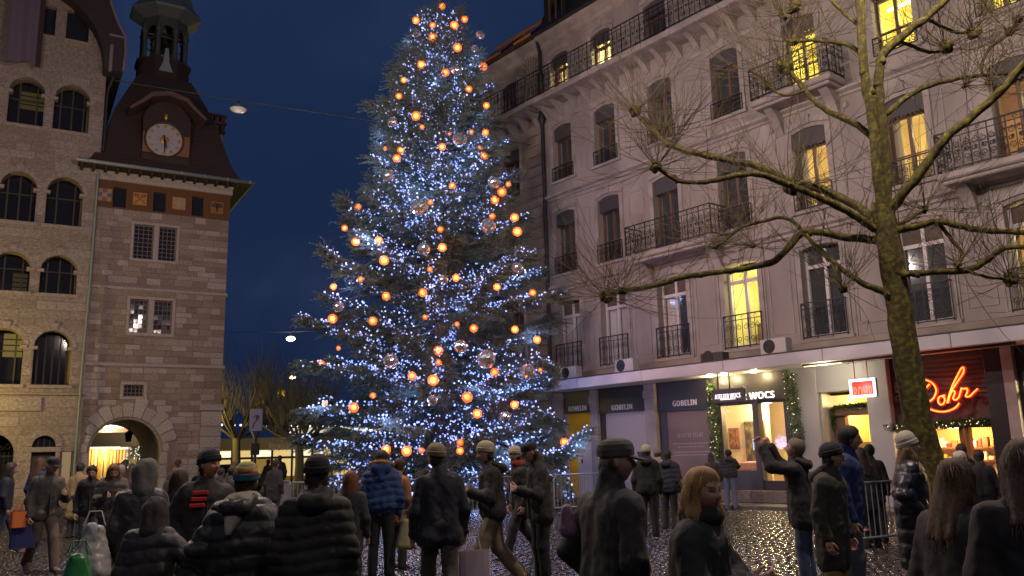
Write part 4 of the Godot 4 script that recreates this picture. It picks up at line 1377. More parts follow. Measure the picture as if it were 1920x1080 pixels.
# ---------------------------------------------------------------- stone walls laid block by block
func ashlar(called: String, parent: Node, x0: float, x1: float, y0: float, y1: float, z: float, rows: Array, lens: Array, gaps: Array, tones: Array, most: int, proud := 0.02) -> void:
	var y := y0
	var made := []
	while y < y1 - 0.08:
		var h := minf(rf(rows[0], rows[1]), y1 - y)
		if y1 - y - h < 0.12: h = y1 - y
		var free := [[x0, x1]]
		for g in gaps:
			if g[3] <= y + 0.01 or g[2] >= y + h - 0.01: continue
			var a: float = g[0]
			var b: float = g[1]
			var rise: float = g[4] if g.size() > 4 else 0.0
			if rise > 0.0 and y > g[3] - rise:
				var f := clampf((y - (g[3] - rise)) / rise, 0.0, 1.0)
				var s := sqrt(maxf(0.0, 1.0 - f * f)) * (b - a) * 0.5
				var c := (a + b) * 0.5
				a = c - s
				b = c + s
			var nf := []
			for q in free:
				if b <= q[0] or a >= q[1]: nf.append(q)
				else:
					if a - q[0] > 0.05: nf.append([q[0], a])
					if q[1] - b > 0.05: nf.append([b, q[1]])
			free = nf
		for q in free:
			var x: float = q[0]
			while x < q[1] - 0.02:
				var l := rf(lens[0], lens[1])
				if q[1] - x - l < lens[0] * 0.6: l = q[1] - x
				made.append([x, minf(x + l, q[1]), y, y + h])
				x += l
		y += h
	var rest := []
	for k in tones.size(): rest.append(MB.new())
	for i in made.size():
		var q: Array = made[i]
		var k := rng.randi() % tones.size()
		var m: MB = MB.new() if i < most else rest[k]
		m.cbox(Vector3(q[0] + 0.006, q[2] + 0.006, z - 0.05), Vector3(q[1] - 0.006, q[3] - 0.006, z + proud * rf(0.4, 1.5)), 0.012)
		if i < most: obj(called, m, tones[k], parent)
	for k in tones.size():
		if rest[k].v.size():
			var o := obj(called + "_courses", rest[k], tones[k], parent)
			o.set_meta("kind", "stuff")

func stone_tones(key: String, list: Array, scale := 1.3) -> Array:
	var out := []
	for i in list.size():
		out.append(mat("%s_%d" % [key, i], list[i], 0.88, {"grain": noise_tex("weather", 0.02, 0.62, 1.0, 5), "scale": scale, "bump": 0.12, "bumptex": noise_tex("fine_pit", 0.06, 0.0, 1.0)}))
	return out

# leaded window: frame, panes in a grid
func leaded(b: Node3D, x0: float, x1: float, y0: float, y1: float, z: float, nx: int, ny: int, glow := 0.0) -> void:
	var w := part("window", b)
	var f := MB.new()
	f.box(Vector3(x0, y0, z - 0.03), Vector3(x0 + 0.04, y1, z + 0.03))
	f.box(Vector3(x1 - 0.04, y0, z - 0.03), Vector3(x1, y1, z + 0.03))
	f.box(Vector3(x0 + 0.04, y0, z - 0.029), Vector3(x1 - 0.04, y0 + 0.04, z + 0.029))
	f.box(Vector3(x0 + 0.04, y1 - 0.04, z - 0.029), Vector3(x1 - 0.04, y1, z + 0.029))
	for i in range(1, nx): f.box(Vector3(lerpf(x0, x1, float(i) / nx) - 0.012, y0 + 0.04, z - 0.02), Vector3(lerpf(x0, x1, float(i) / nx) + 0.012, y1 - 0.04, z + 0.012))
	for j in range(1, ny): f.box(Vector3(x0 + 0.04, lerpf(y0, y1, float(j) / ny) - 0.012, z - 0.018), Vector3(x1 - 0.04, lerpf(y0, y1, float(j) / ny) + 0.012, z + 0.014))
	obj("frame", f, mat("lead_frame", Color(0.16, 0.11, 0.09), 0.6), w)
	for i in nx:
		for j in ny:
			var p := MB.new()
			var a := lerpf(x0, x1, float(i) / nx)
			var c := lerpf(x0, x1, float(i + 1) / nx)
			var d := lerpf(y0, y1, float(j) / ny)
			var e := lerpf(y0, y1, float(j + 1) / ny)
			var t := rf(-0.005, 0.005)
			p.quad(Vector3(a, e, z - 0.01 + t), Vector3(c, e, z - 0.01 - t), Vector3(c, d, z - 0.01 - t), Vector3(a, d, z - 0.01 + t))
			obj("pane", p, mat("black_glass", Color(0.02, 0.022, 0.026), 0.28), w)

func shield(b: Node3D, x: float, y: float, s: float, kind: int) -> void:
	# painted coats of arms: charge colours only
	var sh := part("painted_shield", b)
	var gold := mat("paint_gold", Color(0.40, 0.2, 0.055), 0.8)
	var blue := mat("paint_blue", Color(0.10, 0.10, 0.18), 0.8)
	var pale := mat("paint_pale", Color(0.28, 0.25, 0.24), 0.8)
	var black := mat("paint_black", Color(0.03, 0.02, 0.02), 0.8)
	var f := MB.new()
	f.cbox(Vector3(x - s, y - s, 0.0), Vector3(x + s, y + s, 0.03), 0.01)
	obj("field", f, gold if kind != 3 else mat("paint_ochre", Color(0.24, 0.11, 0.04), 0.8), sh)
	var c := MB.new()
	if kind == 0:
		for q in [[0, 1], [-1, 0], [1, 0], [0, -1]]: c.box(Vector3(x + q[0] * s * 0.67 - s * 0.32, y + q[1] * s * 0.67 - s * 0.32, 0.03), Vector3(x + q[0] * s * 0.67 + s * 0.32, y + q[1] * s * 0.67 + s * 0.32, 0.036))
		obj("charge", c, blue, sh)
	elif kind == 1:
		for e in [-1.0, 1.0]:
			c.tube([Vector3(x - e * s * 0.8, y - s * 0.8, 0.03), Vector3(x + e * s * 0.8, y + s * 0.8, 0.034)], 0.03, 6)
			c.ball(Vector3(x + e * s * 0.5, y + s * 0.5, 0.03), Vector3(0.1, 0.08, 0.01), 8, 6)
		obj("charge", c, mat("paint_ochre", Color(0.24, 0.11, 0.04), 0.8), sh)
	elif kind == 2:
		c.box(Vector3(x - s * 0.18, y - s, 0.03), Vector3(x + s * 0.18, y + s, 0.036))
		c.box(Vector3(x - s, y - s * 0.18, 0.03), Vector3(x + s, y + s * 0.18, 0.0355))
		obj("charge", c, pale, sh)
	else:
		c.tube([Vector3(x, y + s * 0.5, 0.03), Vector3(x, y - s * 0.2, 0.03)], 0.05, 6)
		for e in [-1.0, 1.0]:
			for k in 4: c.tube([Vector3(x + e * 0.03, y + s * 0.1, 0.03), Vector3(x + e * s * (0.3 + 0.16 * k), y + s * (0.25 - 0.02 * k), 0.032), Vector3(x + e * s * (0.35 + 0.17 * k), y + s * (0.75 - 0.06 * k), 0.032)], 0.018, 5)
			c.ball(Vector3(x + e * s * 0.18, y + s * 0.65, 0.03), Vector3(0.05, 0.045, 0.012), 8, 6)
		c.tube([Vector3(x, y - s * 0.1, 0.03), Vector3(x, y - s * 0.7, 0.03)], [0.05, 0.02], 6)
		obj("charge", c, black, sh)

func clock_tower() -> void:
	var b := thing("clock_tower", "square brown stone tower with clock dormer, dark flared roof and open belfry", "tower", TOWER_AT)
	b.transform = frame_of(TOWER_AT, TOWER_ALONG, TOWER_OUT)
	var joint := mat("mortar", Color(0.36, 0.275, 0.22), 0.95, {"grain": noise_tex("weather", 0.02, 0.62, 1.0, 5), "scale": 1.1})
	var tones := stone_tones("tower_stone", [Color(0.37, 0.275, 0.22), Color(0.42, 0.325, 0.265), Color(0.31, 0.225, 0.175), Color(0.48, 0.385, 0.335), Color(0.39, 0.295, 0.235), Color(0.54, 0.445, 0.41), Color(0.34, 0.255, 0.205)])
	var pale := stone_tones("tower_pale", [Color(0.54, 0.46, 0.41), Color(0.58, 0.5, 0.45), Color(0.5, 0.43, 0.39)])
	var wins := [[-1.1, -0.33, 10.03, 11.5], [-0.12, 0.58, 10.03, 11.5], [-1.08, -0.37, 6.9, 8.31], [-0.15, 0.56, 6.9, 8.31], [-1.13, -0.37, 4.29, 4.77]]
	var fwin := [[-1.99, -1.48, 12.14, 13.0], [-0.43, 0.08, 12.14, 13.0], [1.13, 1.64, 12.14, 13.0]]
	var a := MB.new()
	wall(a, -2.68, 2.72, 0.0, 4.05, 6.2, [[-2.24, 0.4, 0.0, 3.4, 1.32]], 14)
	obj("gate_wall", a, joint, b)
	var c := MB.new()
	wall(c, -2.68, 2.72, 4.051, 13.6, 0.5, wins + fwin)
	c.box(Vector3(-2.68, 4.051, -6.2), Vector3(2.72, 13.6, -0.9))
	obj("upper_wall", c, joint, b)
	# stones
	var gaps := [[-2.86, 1.02, 0.0, 4.0, 1.95], [1.88, 2.73, 0.0, 4.0], [-2.69, 2.73, 5.46, 5.68], [-2.69, 2.73, 8.64, 8.82]]
	for w in wins: gaps.append([w[0] - 0.13, w[1] + 0.13, w[2] - 0.12, w[3] + 0.13])
	ashlar("stone", b, -2.67, 2.71, 5.68, 12.06, 0.0, [0.19, 0.3], [0.3, 0.75], gaps, tones, 215)
	ashlar("stone", b, -2.67, 2.71, 0.05, 5.46, 0.0, [0.2, 0.3], [0.35, 0.7], gaps, tones, 85)
	ashlar("quoin", b, 1.9, 2.74, 0.0, 3.7, 0.05, [0.36, 0.5], [0.84, 0.85], [], pale, 20, 0.03)
	ashlar("quoin", b, -2.72, -2.53, 0.0, 1.9, 0.03, [0.36, 0.5], [0.2, 0.3], [], pale, 20, 0.02)
	ashlar("quoin", b, 1.03, 1.88, 0.0, 1.75, 0.02, [0.3, 0.45], [0.42, 0.6], [], pale, 20, 0.02)
	moulding(b, "pier_cap", 1.84, 2.80, 3.7, [Vector2(0.08, 0), Vector2(0.16, 0.06), Vector2(0.16, 0.16), Vector2(0.05, 0.26), Vector2(0.0, 0.3)], pale[0])
	moulding(b, "string_course", -2.74, 2.78, 5.47, [Vector2(0.0, 0), Vector2(0.09, 0.06), Vector2(0.09, 0.14), Vector2(0.02, 0.2), Vector2(0.0, 0.21)], tones[5])
	moulding(b, "string_course", -2.74, 2.78, 8.65, [Vector2(0.0, 0), Vector2(0.08, 0.05), Vector2(0.08, 0.12), Vector2(0.0, 0.17)], tones[5])
	# arch stones of uneven length, and the smoother inner ring
	var cx := -0.92
	var outer := [1.62, 1.58, 1.72, 1.92, 1.98, 1.86, 1.94, 2.2, 1.9, 2.1, 2.0, 1.95, 1.6]
	for i in 13:
		var a0 := PI - PI * i / 13.0 - 0.008
		var a1 := PI - PI * (i + 1) / 13.0 + 0.008
		var p := PackedVector2Array()
		for q in [[a0, 1.40], [a0, outer[i]], [(a0 + a1) * 0.5, outer[i] * 1.015], [a1, outer[i]], [a1, 1.40], [(a0 + a1) * 0.5, 1.405]]:
			p.append(Vector2(cx + cos(q[0]) * q[1], 2.08 + sin(q[0]) * q[1]))
		var m := MB.new()
		m.prism(p, -0.05, 0.07 + rf(-0.012, 0.012))
		obj("arch_stone", m, pale[i % 3], b)
	for i in 9:
		var a0 := PI - PI * i / 9.0 - 0.006
		var a1 := PI - PI * (i + 1) / 9.0 + 0.006
		var p := PackedVector2Array()
		for q in [[a0, 1.30], [a0, 1.395], [(a0 + a1) * 0.5, 1.395], [a1, 1.395], [a1, 1.30], [(a0 + a1) * 0.5, 1.30]]:
			p.append(Vector2(cx + cos(q[0]) * q[1], 2.08 + sin(q[0]) * q[1]))
		var m := MB.new()
		m.prism(p, -0.3, -0.01)
		obj("arch_stone", m, pale[(i + 1) % 3], b)
	for s in [-1.0, 1.0]:
		for k in 4:
			var m := MB.new()
			m.cbox(Vector3(cx + s * 1.30, 0.52 * k + 0.006, -0.3), Vector3(cx + s * 1.58, 0.52 * k + 0.514, 0.06 + rf(-0.01, 0.01)), 0.012)
			obj("arch_stone", m, pale[k % 3], b)
	# windows and their stone frames
	for w in wins:
		var f := MB.new()
		f.cbox(Vector3(w[0] - 0.12, w[2], -0.1), Vector3(w[0], w[3], 0.03), 0.01)
		f.cbox(Vector3(w[1], w[2], -0.1), Vector3(w[1] + 0.12, w[3], 0.031), 0.01)
		f.cbox(Vector3(w[0] - 0.12, w[3], -0.1), Vector3(w[1] + 0.12, w[3] + 0.12, 0.034), 0.01)
		f.cbox(Vector3(w[0] - 0.13, w[2] - 0.12, -0.1), Vector3(w[1] + 0.13, w[2], 0.05), 0.01)
		obj("window_surround", f, tones[5], b)
		if w[3] - w[2] > 1.0: leaded(b, w[0], w[1], w[2], w[3], -0.16, 4, 8 if w[3] > 10.0 else 7)
		else: leaded(b, w[0], w[1], w[2], w[3], -0.12, 5, 3)
	for q in [[-0.1, 0.3], [-0.1, 0.3]]: pass
	# painted frieze
	var fr := MB.new()
	wall(fr, -2.7, 2.74, 12.08, 13.24, 0.03, fwin)
	var fo := obj("painted_frieze", fr, mat("frieze", Color(0.26, 0.105, 0.03), 0.85, {"grain": noise_tex("cloth", 0.04, 0.4, 1.0, 4), "scale": 1.4}), b)
	fo.position.z = 0.035
	for x in [-2.31, -0.96, 0.60, 2.18]: shield(b, x, 12.6, 0.27, [-2.31, -0.96, 0.60, 2.18].find(x))
	for ch in b.get_children():
		if String(ch.name).begins_with("painted_shield"): ch.position.z = 0.037
	for w in fwin:
		var f := MB.new()
		f.box(Vector3(w[0], w[2], -0.3), Vector3(w[1], w[3], -0.25))
		obj("dark_opening", f, mat("black_glass", Color(0.02, 0.022, 0.026), 0.28), b)
	moulding(b, "cornice", -2.78, 2.82, 13.24, [Vector2(0.0, 0), Vector2(0.07, 0.03), Vector2(0.1, 0.16), Vector2(0.22, 0.26), Vector2(0.22, 0.36), Vector2(0.0, 0.38)], pale[0])
	# flared roof
	var tile := mat("dark_roof_tile", Color(0.085, 0.05, 0.042), 0.85, {"grain": noise_tex("tile_tone", 0.08, 0.35, 1.0, 3), "scale": 1.6, "bump": 1.2})
	var rings := [[13.72, 3.42, 3.85], [14.0, 3.0, 3.45], [14.5, 2.75, 3.15], [15.5, 2.45, 2.75], [16.7, 2.15, 2.35], [18.0, 1.62, 1.7], [19.1, 1.14, 1.14]]
	var ro := MB.new()
	for i in rings.size() - 1:
		var p: Array = rings[i]
		var q: Array = rings[i + 1]
		var s := [[-1, 1], [1, 1], [1, -1], [-1, -1]]
		for k in 4:
			var e: Array = s[k]
			var f: Array = s[(k + 1) % 4]
			ro.face(Vector3(0.03 + e[0] * p[1], p[0], -3.1 + e[1] * p[2]), Vector3(0.03 + f[0] * p[1], p[0], -3.1 + f[1] * p[2]), Vector3(0.03 + f[0] * q[1], q[0], -3.1 + f[1] * q[2]), Vector3(0.03 + e[0] * q[1], q[0], -3.1 + e[1] * q[2]), Vector3(e[0] + f[0], 0.5, e[1] + f[1]))
	var roof := obj("roof", ro, tile, b)
	var y := 13.86
	while y < 18.9:
		var k := 0
		while rings[k + 1][0] < y: k += 1
		var f: float = (y - rings[k][0]) / (rings[k + 1][0] - rings[k][0])
		var hw := lerpf(rings[k][1], rings[k + 1][1], f)
		var hd := lerpf(rings[k][2], rings[k + 1][2], f)
		var cmb := MB.new()
		cmb.box(Vector3(0.03 - hw, y - 0.02, -3.1 + hd - 0.03), Vector3(0.03 + hw, y + 0.012, -3.1 + hd + 0.025))
		cmb.box(Vector3(0.03 + hw - 0.03, y - 0.02, -3.1 - hd), Vector3(0.03 + hw + 0.025, y + 0.012, -3.1 + hd))
		obj("tile_course", cmb, tile, roof)
		y += 0.21
	var sf := MB.new()
	sf.box(Vector3(-3.38, 13.63, -6.9), Vector3(3.42, 13.71, 0.73))
	for i in 16: sf.box(Vector3(-3.3 + i * 0.44, 13.5, 0.0), Vector3(-3.2 + i * 0.44, 13.63, 0.68))
	obj("eaves", sf, mat("eave_wood", Color(0.035, 0.02, 0.013), 0.8), roof)
	var gu := MB.new()
	gu.tube([Vector3(-3.5, 13.72, 0.83), Vector3(3.55, 13.72, 0.83), Vector3(3.56, 13.72, -6.8)], 0.085, 8)
	for i in 8: gu.tube([Vector3(-3.3 + i * 0.95, 13.72, 0.83), Vector3(-3.25 + i * 0.95, 13.72, 0.83)], 0.1, 8)
	obj("gutter", gu, mat("zinc_gutter", Color(0.26, 0.28, 0.28), 0.5, {"metal": 0.3}), roof)
	# clock dormer
	var dz := 0.1
	var dm := part("clock_dormer", b)
	var fc := MB.new()
	var pl := PackedVector2Array([Vector2(-1.02, 14.25), Vector2(-1.02, 16.3)])
	for q in arch(-1.02, 0.92, 16.3, 0.8, 10): pl.append(q)
	pl.append(Vector2(0.92, 14.25))
	fc.prism(pl, dz - 2.6, dz)
	obj("dormer_front", fc, mat("dormer_wood", Color(0.07, 0.043, 0.036), 0.8, {"grain": noise_tex("cloth", 0.04, 0.4, 1.0, 4), "scale": 1.0}), dm)
	var hd2 := MB.new()
	var up := PackedVector2Array([Vector2(-1.62, 16.45), Vector2(-1.2, 16.85), Vector2(-0.75, 17.3), Vector2(-0.05, 17.46), Vector2(0.65, 17.3), Vector2(1.1, 16.85), Vector2(1.52, 16.45), Vector2(1.46, 16.37), Vector2(1.02, 16.72), Vector2(0.6, 17.12), Vector2(-0.05, 17.27), Vector2(-0.7, 17.12), Vector2(-1.12, 16.72), Vector2(-1.56, 16.37)])
	hd2.prism(up, dz - 2.4, dz + 0.42)
	obj("dormer_hood", hd2, mat("hood_copper", Color(0.11, 0.06, 0.048), 0.75), dm)
	var sq := MB.new()
	for q in [[-1.0, -0.05], [-0.05, 0.9]]: sq.box(Vector3(q[0] + 0.005, 14.7, dz), Vector3(q[1] - 0.005, 15.62, dz + 0.02))
	obj("gilt_square", sq, mat("gilt_paint", Color(0.22, 0.09, 0.03), 0.7), dm)
	var cb := MB.new()
	cb.cbox(Vector3(-1.05, 14.3, dz), Vector3(0.95, 14.62, dz + 0.12), 0.03)
	obj("dormer_sill", cb, mat("eave_wood"), dm)
	var dial := part("clock", b)
	dial.position = Vector3(-0.14, 15.34, dz)
	dial.scale = Vector3.ONE * 0.9
	var rim := MB.new()
	rim.tube(ring(Vector3(0, 0, 0.04), 0.86, 36), 0.055, 8, false)
	obj("clock_rim", rim, mat("clock_rim", Color(0.09, 0.05, 0.025), 0.5, {"metal": 0.4}), dial)
	var fm := MB.new()
	var disc := PackedVector2Array()
	for i in 40: disc.append(Vector2(cos(TAU * i / 40.0), sin(TAU * i / 40.0)) * 0.82)
	fm.prism(disc, 0.021, 0.045)
	obj("clock_face", fm, mat("clock_white", Color(0.36, 0.32, 0.34), 0.6), dial)
	var gold := mat("clock_gold", Color(0.5, 0.28, 0.05), 0.4, {"metal": 0.5})
	for i in 12:
		var an := TAU * i / 12.0
		var nm := MB.new()
		nm.x = Transform3D(Basis(Vector3(0, 0, 1), an), Vector3.ZERO)
		nm.ball(Vector3(0, 0.68, 0.047), Vector3(0.085, 0.095, 0.01), 8, 6)
		obj("hour_mark", nm, gold, dial)
		var rm := MB.new()
		rm.x = Transform3D(Basis(Vector3(0, 0, 1), an + 0.13), Vector3.ZERO)
		rm.prism(PackedVector2Array([Vector2(-0.025, 0.2), Vector2(0.0, 0.54), Vector2(0.025, 0.2)]), 0.045, 0.052)
		obj("sun_ray", rm, mat("clock_ray", Color(0.3, 0.2, 0.2), 0.5), dial)
	var sun := MB.new()
	sun.ball(Vector3(0, 0, 0.05), Vector3(0.2, 0.2, 0.03), 14, 8)
	obj("gilt_centre", sun, gold, dial)
	for hnd in [[-PI * 0.98, 0.6, 0.045], [-PI * 0.91, 0.46, 0.06]]:
		var hm := MB.new()
		hm.x = Transform3D(Basis(Vector3(0, 0, 1), hnd[0]), Vector3.ZERO)
		hm.prism(PackedVector2Array([Vector2(-0.02, -0.22), Vector2(-hnd[2], 0.1), Vector2(-0.02, hnd[1]), Vector2(0.02, hnd[1]), Vector2(hnd[2], 0.1), Vector2(0.02, -0.22)]), 0.085, 0.1)
		obj("clock_hand", hm, mat("hand_black", Color(0.025, 0.02, 0.025), 0.5), dial)
	var moon := MB.new()
	moon.ball(Vector3(0.02, 1.16, 0.05), Vector3(0.1, 0.17, 0.08), 12, 8)
	obj("moon_ball", moon, gold, dial)
	# belfry
	var bel := part("belfry", b)
	var cw := mat("belfry_wood", Color(0.06, 0.062, 0.055), 0.7)
	var at := Vector3(0.03, 0, -3.1)
	var bs := MB.new()
	bs.x = Transform3D(Basis(Vector3.UP, PI / 8), at)
	bs.lathe([Vector2(1.25, 18.6), Vector2(1.2, 19.9), Vector2(1.3, 20.0), Vector2(1.3, 20.12), Vector2(0.95, 20.2)], 8, Vector3.ZERO, true)
	obj("belfry_base", bs, mat("dark_roof_tile"), bel)
	for i in 8:
		var an := TAU * i / 8.0 + PI / 8
		var pm := MB.new()
		var c0 := at + Vector3(cos(an), 0, sin(an)) * 0.98
		pm.tube([c0 + Vector3(0, 20.1, 0), c0 + Vector3(0, 22.0, 0)], 0.115, 8)
		pm.lathe([Vector2(0.17, 20.1), Vector2(0.15, 20.3)], 8, Vector3(c0.x, 0, c0.z))
		pm.lathe([Vector2(0.12, 21.5), Vector2(0.17, 21.62)], 8, Vector3(c0.x, 0, c0.z))
		obj("post", pm, cw, bel)
		var am := MB.new()
		var mid := an + PI / 8
		var wdt := 0.98 * sin(PI / 8)
		am.x = Transform3D(Basis(Vector3(-sin(mid), 0, cos(mid)), Vector3.UP, Vector3(cos(mid), 0, sin(mid))), at + Vector3(cos(mid), 0, sin(mid)) * (0.98 * cos(PI / 8) + 0.06))
		wall(am, -wdt, wdt, 21.2, 22.3, 0.12, [[-wdt + 0.08, wdt - 0.08, 21.2, 21.85, 0.29]], 8)
		obj("arcade_arch", am, cw, bel)
	var bell := MB.new()
	bell.lathe([Vector2(0.0, 21.6), Vector2(0.16, 21.56), Vector2(0.22, 21.2), Vector2(0.4, 20.95)], 14, at)
	bell.tube([at + Vector3(-0.8, 21.7, 0), at + Vector3(0.8, 21.7, 0)], 0.06, 6)
	obj("bell", bell, mat("bell_bronze", Color(0.1, 0.08, 0.04), 0.4, {"metal": 0.7}), bel)
	var cap := MB.new()
	cap.x = Transform3D(Basis(Vector3.UP, PI / 8), at)
	cap.lathe([Vector2(1.0, 22.25), Vector2(1.62, 22.55), Vector2(1.66, 22.66), Vector2(1.3, 23.1), Vector2(1.05, 24.0), Vector2(0.6, 25.4), Vector2(0.12, 26.6), Vector2(0.0, 27.6)], 8, Vector3.ZERO, true)
	obj("belfry_roof", cap, mat("copper_roof", Color(0.13, 0.15, 0.14), 0.6), bel)
	var fl := MB.new()
	fl.prism(PackedVector2Array([Vector2(-0.3, 19.35), Vector2(-0.14, 19.8), Vector2(-0.07, 20.5), Vector2(0.07, 20.5), Vector2(0.14, 19.8), Vector2(0.3, 19.35)]), -1.85, -1.75)
	obj("pale_flashing", fl, mat("zinc_gutter"), bel)
	# chimney behind the roof on the right
	var ch := part("chimney", b)
	var cm := MB.new()
	cm.cbox(Vector3(2.75, 14.0, -6.2), Vector3(3.4, 18.2, -5.5), 0.02)
	obj("chimney_shaft", cm, pale[2], ch)
	var ct := MB.new()
	ct.cbox(Vector3(2.65, 18.2, -6.3), Vector3(3.5, 18.3, -5.4), 0.02)
	for x in [2.68, 2.97, 3.26]: ct.box(Vector3(x, 18.3, -6.2), Vector3(x + 0.2, 18.65, -5.5))
	ct.cbox(Vector3(2.62, 18.65, -6.33), Vector3(3.53, 18.8, -5.37), 0.02)
	for x in [2.68, 2.97, 3.26]: ct.box(Vector3(x, 18.8, -6.2), Vector3(x + 0.2, 19.1, -5.5))
	ct.cbox(Vector3(2.62, 19.1, -6.33), Vector3(3.53, 19.2, -5.37), 0.02)
	obj("chimney_head", ct, mat("hood_copper"), ch)
	# old lamp in the passage
	var lt := thing("passage_lantern", "old lantern hanging under the vault of the tower gate", "lantern", TOWER_AT + TOWER_ALONG * -0.55 + TOWER_OUT * -2.6 + Vector3(0, 2.55, 0))
	var lm := MB.new()
	lm.lathe([Vector2(0.0, 0.5), Vector2(0.2, 0.36), Vector2(0.17, 0.33), Vector2(0.11, 0.0), Vector2(0.0, -0.02)], 6, Vector3.ZERO, true)
	lm.tube([Vector3(0, 0.48, 0), Vector3(0, 0.85, 0)], 0.015, 5)
	obj("lantern_body", lm, mat("dark_steel"), lt)

func arch_window(b: Node3D, g: Array, z: float, o := {}) -> void:
	# a deep arched opening: pane at the back with slender posts, dark room behind
	var w := part("window", b)
	var back := z - 0.75
	var rm := MB.new()
	rm.box(Vector3(g[0] - 0.15, g[2] - 0.05, back - 1.3), Vector3(g[1] + 0.15, g[3] + 0.1, back - 1.25))
	obj("dark_room", rm, mat("dark_room"), w)
	var gl := MB.new()
	gl.face(Vector3(g[0], g[2], back), Vector3(g[1], g[2], back), Vector3(g[1], g[3], back), Vector3(g[0], g[3], back), Vector3.BACK)
	obj("pane", gl, mat("dim_glass", Color(0.02, 0.02, 0.026), 0.06, {"alpha": 0.75}), w)
	var fr := MB.new()
	var k: int = o.get("posts", 3)
	for i in k:
		var x := lerpf(g[0], g[1], (i + 0.6) / k)
		fr.box(Vector3(x - 0.03, g[2], back + 0.002), Vector3(x + 0.03, g[3], back + 0.07))
	if o.get("rail", true): fr.box(Vector3(g[0], g[2] + (g[3] - g[2]) * 0.62, back + 0.003), Vector3(g[1], g[2] + (g[3] - g[2]) * 0.62 + 0.05, back + 0.06))
	obj("frame", fr, mat("dull_frame", Color(0.05, 0.038, 0.022), 0.7), w)
	var sl := MB.new()
	sl.box(Vector3(g[0], g[2] + 0.002, back - 0.1), Vector3(g[1], g[2] + 0.06, z - 0.4))
	obj("inner_sill", sl, mat("dull_frame"), w)
	if o.has("lit"):
		var q: Array = o.lit
		var l := MB.new()
		l.box(Vector3(lerpf(g[0], g[1], q[0]), lerpf(g[2], g[3], q[2]), back - 0.5), Vector3(lerpf(g[0], g[1], q[1]), lerpf(g[2], g[3], q[3]), back - 0.45))
		obj("lit_window", l, mat("arcade_lit_%0.2f" % q[4], Color(0.6, 0.5, 0.2), 0.8, {"emit": Color(1.0, 0.75, 0.16), "power": q[4]}), w)
		for i in 3:
			var s := MB.new()
			s.box(Vector3(lerpf(g[0], g[1], q[0]), lerpf(g[2], g[3], lerpf(q[2], q[3], (i + 1) / 4.0)) - 0.02, back - 0.44), Vector3(lerpf(g[0], g[1], q[1]), lerpf(g[2], g[3], lerpf(q[2], q[3], (i + 1) / 4.0)) + 0.02, back - 0.42))
			obj("glazing_bar", s, mat("dull_frame"), w)

